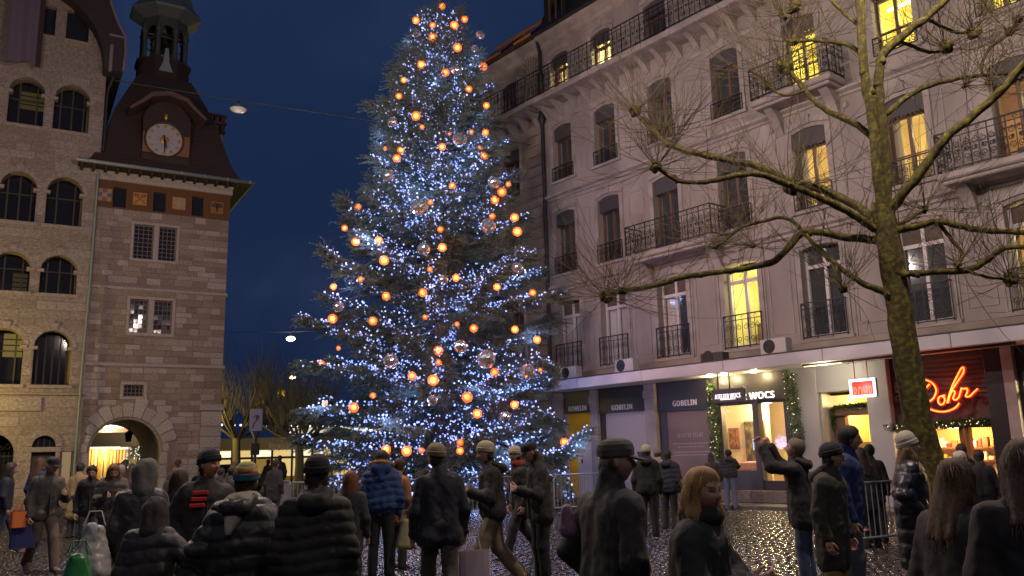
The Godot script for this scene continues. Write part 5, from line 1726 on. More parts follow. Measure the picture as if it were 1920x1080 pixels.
func arcade_building() -> void:
	var at := TOWER_AT + TOWER_OUT * 0.12
	var b := thing("arcade_building", "tall stone house with rows of round arched openings left of the clock tower", "building", at)
	b.transform = frame_of(at, TOWER_ALONG, TOWER_OUT)
	var joint := mat("arcade_plaster", Color(0.40, 0.32, 0.26), 0.95, {"grain": noise_tex("weather", 0.02, 0.62, 1.0, 5), "scale": 0.6})
	var tones := stone_tones("arcade_stone", [Color(0.42, 0.335, 0.285), Color(0.45, 0.36, 0.305), Color(0.36, 0.28, 0.225), Color(0.47, 0.385, 0.33), Color(0.40, 0.315, 0.26)], 0.8)
	var cols := [[-6.02, -4.76], [-4.41, -3.11], [-7.75, -6.45], [-9.4, -8.1]]
	var rows := [[15.1, 17.12], [11.1, 13.12], [8.3, 9.86], [4.7, 6.83]]
	var holes := []
	for r in rows:
		for c in cols: holes.append([c[0], c[1], r[0], r[1], (c[1] - c[0]) * 0.5 * (0.97 if r != rows[2] else 0.9)])
	var extra := [[-5.05, -4.6, 19.12, 20.43], [-4.2, -3.35, 19.12, 20.43], [-4.2, -3.4, 0.0, 2.13], [-4.2, -3.4, 2.33, 2.76, 0.4], [-6.3, -4.78, 0.0, 2.86, 0.72]]
	var m := MB.new()
	wall(m, -13.0, -2.57, 0.0, 18.0, 0.6, holes + extra.slice(2), 12)
	obj("front_wall", m, joint, b)
	var gp := MB.new()
	wall(gp, -13.0, -2.57, 18.001, 24.0, 0.6, extra.slice(0, 2))
	obj("gable_wall", gp, joint, b)
	var sd := MB.new()
	sd.box(Vector3(-3.17, 0.0, -9.0), Vector3(-2.571, 18.2, -0.601))
	obj("side_wall", sd, mat("side_ochre", Color(0.36, 0.26, 0.09), 0.9, {"grain": noise_tex("weather", 0.02, 0.62, 1.0, 5), "scale": 0.5}), b)
	var ins := MB.new()
	for y in [3.9, 7.6, 10.5, 14.2, 18.0]: ins.box(Vector3(-13, y, -4.0), Vector3(-3.18, y + 0.2, -0.61))
	ins.box(Vector3(-13, 0, -4.2), Vector3(-3.18, 24, -4.0))
	obj("inner_floor", ins, mat("dark_room"), b)
	# arches with their stones, posts and lit corners
	var opt := {"0,0": {"lit": [0.3, 1.0, 0.55, 0.92, 0.12], "posts": 2}, "3,0": {"lit": [0.45, 0.98, 0.55, 0.98, 0.62], "posts": 2}, "2,0": {"lit": [0.55, 0.95, 0.12, 0.6, 0.10], "posts": 2}, "3,1": {"posts": 5, "rail": false}}
	var gaps := []
	for i in rows.size():
		for j in cols.size():
			var g: Array = holes[i * cols.size() + j]
			gaps.append([g[0] - 0.02, g[1] + 0.02, g[2] - 0.14, g[3] + 0.02, g[4]])
			arch_window(b, g, 0.0, opt.get("%d,%d" % [i, j], {"posts": 2 + (i + j) % 2}))
			if j > 1: continue
			var cx: float = (g[0] + g[1]) * 0.5
			var r: float = (g[1] - g[0]) * 0.5
			var sp: float = g[3] - g[4]
			var sq: float = g[4] / r
			for k in 9:
				var a0 := PI - PI * k / 9.0 - 0.012
				var a1 := PI - PI * (k + 1) / 9.0 + 0.012
				var p := PackedVector2Array()
				var ro := r + (0.17 if k != 4 else 0.28)
				for q in [[a0, r + 0.002], [a0, ro], [(a0 + a1) * 0.5, ro], [a1, ro], [a1, r + 0.002], [(a0 + a1) * 0.5, r + 0.002]]:
					p.append(Vector2(cx + cos(q[0]) * q[1], sp + sin(q[0]) * (q[1] - r + r * sq)))
				var s := MB.new()
				s.prism(p, -0.05, 0.028 if k != 4 else 0.07)
				obj("arch_stone", s, tones[3 if k % 2 == 0 else 1], b)
			for x in [g[0], g[1]]:
				var s := MB.new()
				s.cbox(Vector3(x - 0.13, sp - 0.13, -0.3), Vector3(x + 0.13, sp, 0.06), 0.015)
				obj("impost", s, tones[3], b)
			var sl := MB.new()
			sl.cbox(Vector3(g[0] - 0.12, g[2] - 0.14, -0.4), Vector3(g[1] + 0.12, g[2], 0.09), 0.02)
			obj("sill", sl, tones[3], b)
	for e in extra: gaps.append([e[0] - 0.12, e[1] + 0.12, e[2] - 0.12, e[3] + 0.15])
	gaps.append([-6.6, -3.9, 3.62, 4.3])
	gaps.append([-13.0, -2.5, 4.28, 4.42])
	ashlar("stone", b, -6.7, -2.6, 4.42, 17.9, 0.0, [0.27, 0.36], [0.5, 1.1], gaps, tones, 225, 0.012)
	ashlar("stone", b, -6.7, -2.6, 0.5, 4.28, 0.0, [0.28, 0.36], [0.55, 1.1], gaps, tones, 70, 0.012)
	ashlar("plinth_stone", b, -6.7, -2.6, 0.0, 0.5, 0.0, [0.5, 0.51], [0.8, 1.2], gaps, tones, 12, 0.05)
	moulding(b, "string_course", -13.0, -2.53, 4.28, [Vector2(0.0, 0), Vector2(0.1, 0.04), Vector2(0.1, 0.11), Vector2(0.0, 0.14)], tones[3])
	# recessed name slab, door with fanlight, iron gate
	var sb := MB.new()
	sb.cbox(Vector3(-6.5, 3.68, -0.02), Vector3(-3.98, 4.22, 0.07), 0.03)
	obj("blank_slab", sb, tones[3], b)
	var dr := part("door", b)
	var dm := MB.new()
	dm.box(Vector3(-4.2, 0.0, -0.35), Vector3(-3.4, 2.13, -0.3))
	for y in [0.25, 1.2]: panel_frame_at(dm, -4.1, -3.5, y, y + 0.8, -0.3)
	obj("door_leaf", dm, mat("dark_door", Color(0.06, 0.045, 0.03), 0.6), dr)
	var dn := MB.new()
	dn.ball(Vector3(-3.5, 1.1, -0.25), Vector3(0.03, 0.03, 0.03), 8, 6)
	obj("handle", dn, mat("clock_gold"), dr)
	var fan := part("fanlight", b)
	var fm := MB.new()
	fm.box(Vector3(-4.2, 2.33, -0.32), Vector3(-3.4, 2.77, -0.28))
	obj("pane", fm, mat("black_glass", Color(0.02, 0.022, 0.026), 0.28), fan)
	var ff := MB.new()
	for x in [-4.0, -3.8, -3.6]: ff.box(Vector3(x - 0.02, 2.33, -0.28), Vector3(x + 0.02, 2.76, -0.25))
	obj("glazing_bar", ff, mat("dull_frame"), fan)
	var sr := MB.new()
	sr.cbox(Vector3(-4.36, 0.0, -0.1), Vector3(-4.205, 2.33, 0.05), 0.015)
	sr.cbox(Vector3(-3.395, 0.0, -0.1), Vector3(-3.24, 2.33, 0.05), 0.015)
	sr.cbox(Vector3(-4.4, 2.14, -0.1), Vector3(-3.2, 2.325, 0.06), 0.015)
	obj("door_surround", sr, tones[3], b)
	for k in 9:
		var a0 := PI - PI * k / 9.0 - 0.01
		var a1 := PI - PI * (k + 1) / 9.0 + 0.01
		var p := PackedVector2Array()
		for q in [[a0, 0.42], [a0, 0.62], [a1, 0.62], [a1, 0.42]]: p.append(Vector2(-3.8 + cos(q[0]) * q[1], 2.35 + sin(q[0]) * q[1]))
		var s := MB.new()
		s.prism(p, -0.05, 0.05)
		obj("arch_stone", s, tones[3 if k % 2 == 0 else 1], b)
	var gt := part("iron_gate", b)
	for i in 11:
		var x := -6.25 + i * 0.145
		var gm := MB.new()
		gm.tube([Vector3(x, 0.0, -0.3), Vector3(x, 2.1, -0.3)], 0.016, 5)
		gm.ball(Vector3(x, 2.13, -0.3), Vector3(0.02, 0.05, 0.02), 6, 4)
		obj("bar", gm, mat("black_iron"), gt)
	var gr := MB.new()
	for y in [0.15, 1.1, 2.0]: gr.box(Vector3(-6.3, y, -0.32), Vector3(-4.78, y + 0.04, -0.28))
	for i in 5: scroll(gr, Vector3(-6.1 + i * 0.28, 2.35, -0.3), 0.15, 1.2, 1.0 if i % 2 == 0 else -1.0, 0.0, 0.014)
	obj("gate_rail", gr, mat("black_iron"), gt)
	var gd := MB.new()
	gd.box(Vector3(-6.5, 0, -1.6), Vector3(-4.6, 3.0, -1.55))
	obj("dark_passage", gd, mat("dark_room"), gt)
	# attic windows
	for w in [[-5.05, -4.6], [-4.2, -3.35]]:
		var wn := part("attic_window", b)
		var q := MB.new()
		q.box(Vector3(w[0], 19.12, -0.34), Vector3(w[1], 20.43, -0.3))
		obj("pane", q, mat("black_glass", Color(0.02, 0.022, 0.026), 0.28), wn)
		var s := MB.new()
		s.cbox(Vector3(w[0] - 0.1, 19.0, -0.1), Vector3(w[1] + 0.1, 19.12, 0.07), 0.015)
		obj("sill", s, tones[1], wn)
	# curved gable roof that overhangs the front, with a boxed eave at its right end
	var wood := mat("eave_plum", Color(0.075, 0.05, 0.052), 0.8, {"grain": noise_tex("cloth", 0.04, 0.4, 1.0, 4), "scale": 0.8})
	var rf2 := MB.new()
	var ol := PackedVector2Array([Vector2(-2.0, 17.75), Vector2(-1.95, 18.6), Vector2(-2.0, 19.35), Vector2(-2.3, 19.9), Vector2(-2.62, 20.7), Vector2(-2.8, 21.6), Vector2(-3.2, 23.2), Vector2(-4.6, 27.0), Vector2(-9.0, 27.0), Vector2(-9.0, 21.9)])
	var arc := arch(-9.2, -2.72, 17.9, 3.24, 22)
	arc.reverse()
	for i in arc.size() - 1:
		if arc[i].x > -8.9 : ol.append(Vector2(arc[i].x, arc[i].y))
	var ol2 := PackedVector2Array()
	for i in 10: ol2.append(ol[i])
	var ins2 := []
	for i in range(10, ol.size()): ins2.append(ol[i])
	ins2.reverse()
	for q in ins2: ol2.append(q)
	ol2.append(Vector2(-2.72, 17.75))
	rf2.prism(ol2, -8.5, 0.75)
	obj("gable_roof", rf2, wood, b)
	var ev := MB.new()
	ev.cbox(Vector3(-2.56, 17.72, 0.62), Vector3(-2.42, 18.9, 0.80), 0.02)
	ev.tube([Vector3(-2.0, 17.8, 0.8), Vector3(-1.95, 18.6, 0.8), Vector3(-2.0, 19.35, 0.8), Vector3(-2.3, 19.9, 0.8), Vector3(-2.62, 20.7, 0.8), Vector3(-2.8, 21.6, 0.8), Vector3(-3.2, 23.2, 0.8)], 0.06, 6)
	ev.box(Vector3(-2.62, 19.28, 0.752), Vector3(-2.0, 19.36, 0.79))
	obj("barge_board", ev, mat("barge_pale", Color(0.2, 0.15, 0.155), 0.7), b)
	var pp := MB.new()
	pp.tube([Vector3(-2.3, 17.7, 0.3), Vector3(-2.45, 17.2, 0.2), Vector3(-2.49, 16.9, 0.1), Vector3(-2.49, 14.4, 0.1)], 0.06, 8)
	obj("rain_pipe", pp, mat("pipe_metal", Color(0.035, 0.032, 0.04), 0.5, {"metal": 0.4}), b)
	var gp2 := MB.new()
	gp2.tube([Vector3(-2.62, 13.55, 0.16), Vector3(-2.64, 8.7, 0.16), Vector3(-2.7, 5.5, 0.16), Vector3(-2.72, 0.1, 0.16)], 0.05, 8)
	obj("green_pipe", gp2, mat("verdigris", Color(0.2, 0.26, 0.22), 0.6), b)
	# long flag hanging in front of the upper floors
	var fl := thing("hanging_banner", "long plum grey banner hanging down the arcaded house at the left edge", "banner", at)
	fl.transform = frame_of(at, TOWER_ALONG, TOWER_OUT)
	var cl := MB.new()
	var k := 16
	for i in k:
		for j in 10:
			var q := []
			for s in [[0, 0], [1, 0], [1, 1], [0, 1]]:
				var fx := float(i + s[0]) / k
				var fy := float(j + s[1]) / 10.0
				q.append(Vector3(lerpf(-6.25, -5.2, fx), lerpf(25.0, 17.25 + 0.25 * fx, fy), 0.85 + 0.05 * sin(fx * 11.0) * (0.4 + fy)))
			cl.quad(q[0], q[1], q[2], q[3])
	obj("cloth", cl, mat("banner_cloth", Color(0.13, 0.095, 0.125), 0.9, {"back": Color(0.1, 0.07, 0.09)}), fl)
	var po := MB.new()
	po.box(Vector3(-5.2, 17.3, 0.78), Vector3(-5.02, 25.0, 0.82))
	obj("dark_border", po, mat("banner_edge", Color(0.04, 0.02, 0.02), 0.9), fl)
	var pq := MB.new()
	pq.tube([Vector3(-6.35, 25.0, 0.84), Vector3(-5.0, 25.0, 0.84)], 0.04, 8)
	pq.tube([Vector3(-5.7, 25.0, 0.84), Vector3(-5.7, 25.0, -0.1)], 0.03, 8)
	obj("pole", pq, mat("dark_steel"), fl)
	# pale poster by the passage
	var ps := thing("notice_board", "narrow pale notice panel fixed to the wall between door and tower gate", "notice board", at)
	ps.transform = frame_of(at, TOWER_ALONG, TOWER_OUT)
	var pm := MB.new()
	pm.cbox(Vector3(-3.18, 0.9, 0.04), Vector3(-2.85, 2.15, 0.09), 0.01)
	obj("panel", pm, mat("paper_cream", Color(0.5, 0.42, 0.28), 0.7), ps)
	var pf := MB.new()
	panel_frame(pf, -3.2, -2.83, 0.88, 2.17, 0.03, 0.1)
	obj("frame", pf, mat("dull_frame"), ps)

func panel_frame_at(m: MB, x0: float, x1: float, y0: float, y1: float, z: float) -> void:
	m.box(Vector3(x0, y0, z), Vector3(x1, y0 + 0.05, z + 0.02))
	m.box(Vector3(x0, y1 - 0.05, z), Vector3(x1, y1, z + 0.02))
	m.box(Vector3(x0, y0 + 0.05, z), Vector3(x0 + 0.05, y1 - 0.05, z + 0.019))
	m.box(Vector3(x1 - 0.05, y0 + 0.05, z), Vector3(x1, y1 - 0.05, z + 0.019))

# ---------------------------------------------------------------- what shows between tower and tree, and through the gate
func bare_tree(label: String, at: Vector3, h: float, spread: float, seedling: int) -> void:
	var t := thing("bare_street_tree", label, "tree", at, 0.0, "bare pollarded trees by the river")
	rng.seed = seedling
	var bark := mat("lit_bark", Color(0.19, 0.165, 0.09), 0.9)
	var tr := MB.new()
	tr.tube([Vector3(0, 0, 0), Vector3(0.05, h * 0.2, 0), Vector3(0, h * 0.38, 0.05)], [0.3, 0.24, 0.22], 8)
	obj("trunk", tr, bark, t)
	var tw := MB.new()
	for i in 13:
		var a := TAU * i / 13.0 + rf(-0.2, 0.2)
		var e := Vector3(cos(a) * spread * rf(0.4, 0.95), h * rf(0.55, 0.75), sin(a) * spread * 0.8)
		var lm := MB.new()
		var mid := Vector3(e.x * 0.5, h * 0.47 + rf(-0.2, 0.3), e.z * 0.5)
		lm.tube([Vector3(0, h * 0.36, 0), mid, e], [0.10, 0.07, 0.045], 6)
		lm.ball(e, Vector3(0.14, 0.14, 0.14), 6, 5)
		obj("limb", lm, bark, t)
		for src in [e, mid]:
			for k in 13:
				var d := Vector3(rf(-0.5, 0.5), rf(0.5, 1.3), rf(-0.5, 0.5)) * h * 0.32
				tw.tube([src, src + d * 0.5 + Vector3(rf(-0.2, 0.2), 0, 0), src + d], [0.015, 0.011, 0.006], 4, false)
	var o := obj("twigs", tw, bark, t)
	o.set_meta("kind", "stuff")

func beyond_the_river() -> void:
	# low lit shop across the bridge
	var s := thing("far_shop", "low lit shop with long pale fascia across the bridge between tower and Christmas tree", "building", Vector3(-18.2, 0, -60))
	var m := MB.new()
	m.box(Vector3(-6, 2.35, -6), Vector3(7, 3.15, 0))
	obj("fascia", m, mat("far_fascia", Color(0.5, 0.42, 0.26), 0.7), s)
	var wl := MB.new()
	wl.box(Vector3(-6, 0, -6), Vector3(7, 2.35, -2))
	obj("back_wall", wl, mat("far_wall", Color(0.5, 0.38, 0.16), 0.8), s)
	var litm := mat("far_lit", Color(0.6, 0.5, 0.3), 0.8, {"emit": Color(1.0, 0.74, 0.28), "power": 0.7})
	var lit2 := mat("far_lit_white", Color(0.6, 0.6, 0.5), 0.8, {"emit": Color(1.0, 0.9, 0.65), "power": 1.1})
	for i in 9:
		var w := part("window", s)
		var x := -5.8 + i * 1.4
		var p := MB.new()
		p.box(Vector3(x, 0.5, -0.6), Vector3(x + 1.25, 1.7, -0.55))
		obj("lit_pane", p, litm if i % 3 != 1 else mat("far_dim", Color(0.3, 0.2, 0.08), 0.8, {"emit": Color(1.0, 0.6, 0.15), "power": 0.22}), w)
		var q := MB.new()
		q.box(Vector3(x, 1.85, -0.6), Vector3(x + 1.25, 2.3, -0.55))
		obj("lit_pane", q, lit2 if i % 2 == 0 else litm, w)
		var f := MB.new()
		f.box(Vector3(x - 0.12, 0, -0.55), Vector3(x, 2.35, -0.4))
		f.box(Vector3(x, 1.7, -0.55), Vector3(x + 1.25, 1.85, -0.42))
		obj("frame", f, mat("dull_frame", Color(0.05, 0.038, 0.022), 0.7), w)
	text("lettering", "Brevate", 0.5, 0.05, mat("letter_white", Color(0.8, 0.75, 0.75), 0.5), s, Vector3(2.0, 2.5, 0.03), 0.0, 1.9)
	# flat lit roof terrace farther back
	var r := thing("far_pavilion", "flat roofed pavilion with a white lit roof edge beyond the far shop", "building", Vector3(-19.2, 0, -76))
	var rm := MB.new()
	rm.box(Vector3(-1.5, 0, -5), Vector3(9, 3.8, 0))
	obj("wall", rm, mat("far_dark", Color(0.05, 0.045, 0.05), 0.8), r)
	var re := MB.new()
	re.box(Vector3(-1.6, 4.0, -5), Vector3(9.1, 4.3, 0.3))
	re.box(Vector3(-1.5, 3.8, -4.8), Vector3(-1.3, 4.0, 0.1))
	obj("roof_light_strip", re, mat("far_roof_light", Color(0.7, 0.65, 0.55), 0.6, {"emit": Color(1.0, 0.92, 0.75), "power": 0.7}), r)
	# string of lights along the quay
	var q := thing("string_lights", "row of small white lights strung along the quay behind the bare trees", "string lights", Vector3(0, 0, -90))
	var wr := MB.new()
	wr.tube([Vector3(-40, 5.75, 0), Vector3(-18, 4.9, 0)], 0.03, 4)
	obj("cable", wr, mat("wire", Color(0.12, 0.11, 0.11), 0.5, {"metal": 0.4}), q)
	for i in 34:
		var bm := MB.new()
		bm.ball(Vector3(-40 + i * 0.66, 5.7 - i * 0.026, 0), Vector3(0.12, 0.12, 0.12), 6, 4)
		obj("bulb", bm, mat("quay_bulb", Color(0.9, 0.9, 0.8), 0.5, {"emit": Color(1.0, 0.88, 0.75), "power": 2.2}), q)
	# street lamps far away
	for l in [["nearer of two far street lamps left of the Christmas tree, brighter and higher", Vector3(-23.75, 0, -90), 14.26, 2.2], ["smaller far street lamp below the bright one left of the Christmas tree", Vector3(-33.9, 0, -130), 13.9, 1.8]]:
		var t := thing("far_street_lamp", l[0], "street lamp", l[1])
		var p := MB.new()
		p.tube([Vector3(0, l[2] + 0.2, 0), Vector3(0, l[2] + 0.7, 0)], 0.04, 6)
		p.tube([Vector3(-14, l[2] + 1.0, 0), Vector3(0, l[2] + 0.7, 0), Vector3(16, l[2] + 1.2, 0)], 0.02, 4)
		obj("hanger", p, mat("dark_steel"), t)
		var g := MB.new()
		g.ball(Vector3(0, l[2], 0), Vector3(0.5, 0.27, 0.4), 10, 6)
		obj("lamp_globe", g, mat("far_lamp", Color(0.9, 0.85, 0.6), 0.5, {"emit": Color(1.0, 0.86, 0.5), "power": 4.0}), t)
		omni(Vector3(0, l[2] - 0.5, 0.6), Color(1.0, 0.82, 0.4), 60.0, 0.4, t)
	# warm lamp that lights the bare trees
	var ql := thing("quay_lamp", "lamp post standing among the bare trees by the far shop", "street lamp", Vector3(-18.6, 0, -47.5))
	var qp := MB.new()
	qp.tube([Vector3(0, 0, 0), Vector3(0, 3.9, 0)], 0.06, 6)
	obj("pole", qp, mat("dark_steel"), ql)
	var qg := MB.new()
	qg.ball(Vector3(0, 4.05, 0), Vector3(0.18, 0.18, 0.18), 10, 6)
	obj("lamp_globe", qg, mat("quay_globe", Color(0.9, 0.8, 0.5), 0.5, {"emit": Color(1.0, 0.75, 0.25), "power": 2.0}), ql)
	omni(Vector3(0.3, 4.1, 0.5), Color(1.0, 0.76, 0.3), 15.0, 0.2, ql)
	bare_tree("bare pollarded tree just right of the clock tower, lit yellow", Vector3(-16.2, 0, -50), 7.8, 3.2, 31)
	bare_tree("bare pollarded tree half hidden by the left edge of the Christmas tree", Vector3(-11.8, 0, -47), 6.6, 3.2, 32)
	bare_tree("bare tree farther back between the poster sign and the Christmas tree", Vector3(-16.8, 0, -62), 8.5, 3.6, 33)
	rng.seed = 777
	# poster on a post
	var g := thing("poster_sign", "upright lilac poster panel on a post between tower and Christmas tree", "sign", Vector3(-13.59, 0, -45))
	var pm := MB.new()
	pm.cbox(Vector3(-0.32, 3.13, -0.06), Vector3(0.32, 4.27, 0.02), 0.015)
	obj("panel", pm, mat("poster_lilac", Color(0.36, 0.32, 0.42), 0.6, {"emit": Color(0.6, 0.5, 0.75), "power": 0.07}), g)
	var pr := MB.new()
	pr.tube([Vector3(-0.15, 3.3, 0.03), Vector3(-0.1, 3.5, 0.03), Vector3(0.05, 3.7, 0.03), Vector3(0.0, 3.95, 0.03), Vector3(-0.12, 3.85, 0.03)], 0.035, 6)
	pr.tube([Vector3(0.05, 3.7, 0.03), Vector3(0.18, 3.78, 0.03)], 0.03, 6)
	obj("print", pr, mat("poster_grey", Color(0.16, 0.14, 0.2), 0.6), g)
	var p2 := MB.new()
	p2.ball(Vector3(0.08, 3.88, 0.025), Vector3(0.1, 0.09, 0.01), 8, 6)
	obj("print", p2, mat("poster_red", Color(0.4, 0.08, 0.06), 0.6), g)
	var pp := MB.new()
	pp.tube([Vector3(0, 0, -0.02), Vector3(0, 2.7, -0.02), Vector3(0, 3.12, -0.02)], [0.07, 0.08, 0.26], 8)
	pp.cbox(Vector3(-0.22, 1.9, -0.12), Vector3(0.2, 2.5, 0.1), 0.03)
	obj("post", pp, mat("grey_post", Color(0.12, 0.11, 0.1), 0.6), g)
	# yellow hanging signals over the tram wires
	for l in [["orange yellow box hanging from the tram wire left of the Christmas tree, upper one", Vector3(-16.4, 6.2, -60)], ["yellow box hanging from the tram wire close to the tree edge, lower one", Vector3(-14.9, 4.9, -60)]]:
		var t := thing("tram_signal", l[0], "signal", l[1])
		var bm := MB.new()
		bm.cbox(Vector3(-0.24, -0.2, -0.12), Vector3(0.24, 0.2, 0.12), 0.04)
		obj("lit_box", bm, mat("signal_yellow", Color(0.6, 0.35, 0.02), 0.5, {"emit": Color(1.0, 0.55, 0.02), "power": 0.5}), t)
		var hm := MB.new()
		hm.tube([Vector3(0, 0.2, 0), Vector3(0, 0.95, 0)], 0.02, 5)
		obj("hanger", hm, mat("dark_steel"), t)
	wire("tram wire stretched right of the clock tower above the bare trees, highest", Vector3(-26, 8.3, -58), Vector3(-6, 7.3, -58), 0.3, 0.018)
	wire("tram wire curving down over the bare trees towards the Christmas tree", Vector3(-26, 7.0, -59), Vector3(-6, 5.9, -61), 0.2, 0.018)
	wire("lower tram wire passing behind the poster sign", Vector3(-26, 5.9, -60), Vector3(-6, 5.0, -60), 0.1, 0.018)
	# parked car by the far shop
	var car := thing("parked_car", "dark parked car seen over the crowd before the far shop", "car", Vector3(-14.9, 0, -44.5), 0.1)
	var cb := MB.new()
	cb.prism(PackedVector2Array([Vector2(-2.1, 0.35), Vector2(-2.1, 0.85), Vector2(-1.4, 0.95), Vector2(-0.8, 1.45), Vector2(0.9, 1.48), Vector2(1.6, 1.0), Vector2(2.1, 0.9), Vector2(2.1, 0.35)]), -0.85, 0.85)
	obj("body", cb, mat("car_paint", Color(0.03, 0.03, 0.035), 0.25, {"coat": 0.8}), car)
	var cg := MB.new()
	cg.prism(PackedVector2Array([Vector2(-1.2, 0.98), Vector2(-0.72, 1.38), Vector2(0.82, 1.4), Vector2(1.35, 1.0)]), -0.86, 0.86)
	obj("side_window", cg, mat("black_glass", Color(0.02, 0.022, 0.026), 0.28), car)
	for x in [-1.3, 1.35]:
		for z in [-0.8, 0.8]:
			var w := MB.new()
			w.x = Transform3D(Basis(Vector3.RIGHT, PI / 2), Vector3(x, 0.33, z))
			w.lathe([Vector2(0.0, -0.1), Vector2(0.3, -0.1), Vector2(0.33, -0.06), Vector2(0.33, 0.06), Vector2(0.3, 0.1), Vector2(0.0, 0.1)], 16)
			obj("wheel", w, mat("black_plastic", Color(0.02, 0.02, 0.02), 0.5), car)
	# lit building seen through the tower gate
	var gb := thing("shop_behind_gate", "bright shop window with golden drapes seen through the tower gate", "building", TOWER_AT + TOWER_OUT * -14.0 + TOWER_ALONG * -4.0)
	gb.transform = frame_of(TOWER_AT + TOWER_OUT * -14.0 + TOWER_ALONG * 0.9, TOWER_ALONG, TOWER_OUT)
	var gw := MB.new()
	gw.box(Vector3(-9, 3.3, -4), Vector3(0.75, 9, 0))
	gw.box(Vector3(-9, 0, -4), Vector3(-2.5, 3.3, 0))
	gw.box(Vector3(-0.2, 0, -4), Vector3(0.75, 3.3, 0))
	obj("wall", gw, mat("gate_wall_stone", Color(0.36, 0.28, 0.24), 0.8), gb)
	var gf := MB.new()
	gf.box(Vector3(-2.5, 2.55, -0.1), Vector3(0.75, 3.29, 0.6))
	obj("awning", gf, mat("awning_grey", Color(0.12, 0.11, 0.12), 0.7), gb)
	var gl2 := MB.new()
	gl2.box(Vector3(-2.6, 3.55, 0.01), Vector3(0.1, 3.75, 0.12))
	gl2.box(Vector3(-2.4, 2.44, 0.05), Vector3(-0.6, 2.54, 0.4))
	gl2.box(Vector3(-0.9, 2.4, 0.1), Vector3(-0.2, 2.5, 0.4))
	obj("strip_lamp", gl2, mat("gate_lamp", Color(0.9, 0.85, 0.7), 0.5, {"emit": Color(1.0, 0.86, 0.6), "power": 1.6}), gb)
	for i in 14:
		var d := MB.new()
		var x := -2.35 + i * 0.16
		d.tube([Vector3(x, 2.44, -0.5), Vector3(x + rf(-0.03, 0.03), 1.3, -0.5 + rf(-0.05, 0.05)), Vector3(x + rf(-0.04, 0.04), 0.2, -0.5)], 0.09, 6)
		obj("drape", d, mat("gold_drape_%d" % (i % 3), [Color(0.6, 0.4, 0.12), Color(0.65, 0.5, 0.22), Color(0.5, 0.26, 0.06)][i % 3], 0.7), gb)
	omni(Vector3(-1.4, 2.3, 0.15), Color(1.0, 0.8, 0.45), 3.0, 0.1, gb)
	omni(Vector3(-1.25, 3.6, 0.5), Color(1.0, 0.84, 0.55), 2.0, 0.2, gb)
	# small lit Christmas tree behind the gate
	var ct := thing("small_lit_tree", "small bare tree wrapped in white lights seen through the tower gate", "tree", TOWER_AT + TOWER_OUT * -11.0 + TOWER_ALONG * 0.85)
	var cm := MB.new()
	cm.tube([Vector3(0, 0, 0), Vector3(0, 1.2, 0), Vector3(0.1, 2.4, 0)], [0.08, 0.06, 0.03], 6)
	for i in 20: cm.tube([Vector3(0, 0.6 + i * 0.08, 0), Vector3(rf(-0.6, 0.6), 0.9 + i * 0.1, rf(-0.5, 0.5))], 0.012, 4)
	obj("branches", cm, mat("lit_bark", Color(0.19, 0.165, 0.09), 0.9), ct)
	var wh := []
	for i in 110: wh.append(Transform3D(Basis.from_scale(Vector3.ONE * 0.03), Vector3(rf(-0.6, 0.6), rf(0.5, 2.5), rf(-0.5, 0.5))))
	var ub := MB.new()
	ub.ball(Vector3.ZERO, Vector3.ONE, 6, 4)
	scatter("white_lights", ub.mesh(), mat("white_led", Color(0.9, 0.9, 0.9), 0.5, {"emit": Color(0.85, 0.95, 0.8), "power": 1.0}), wh, ct)

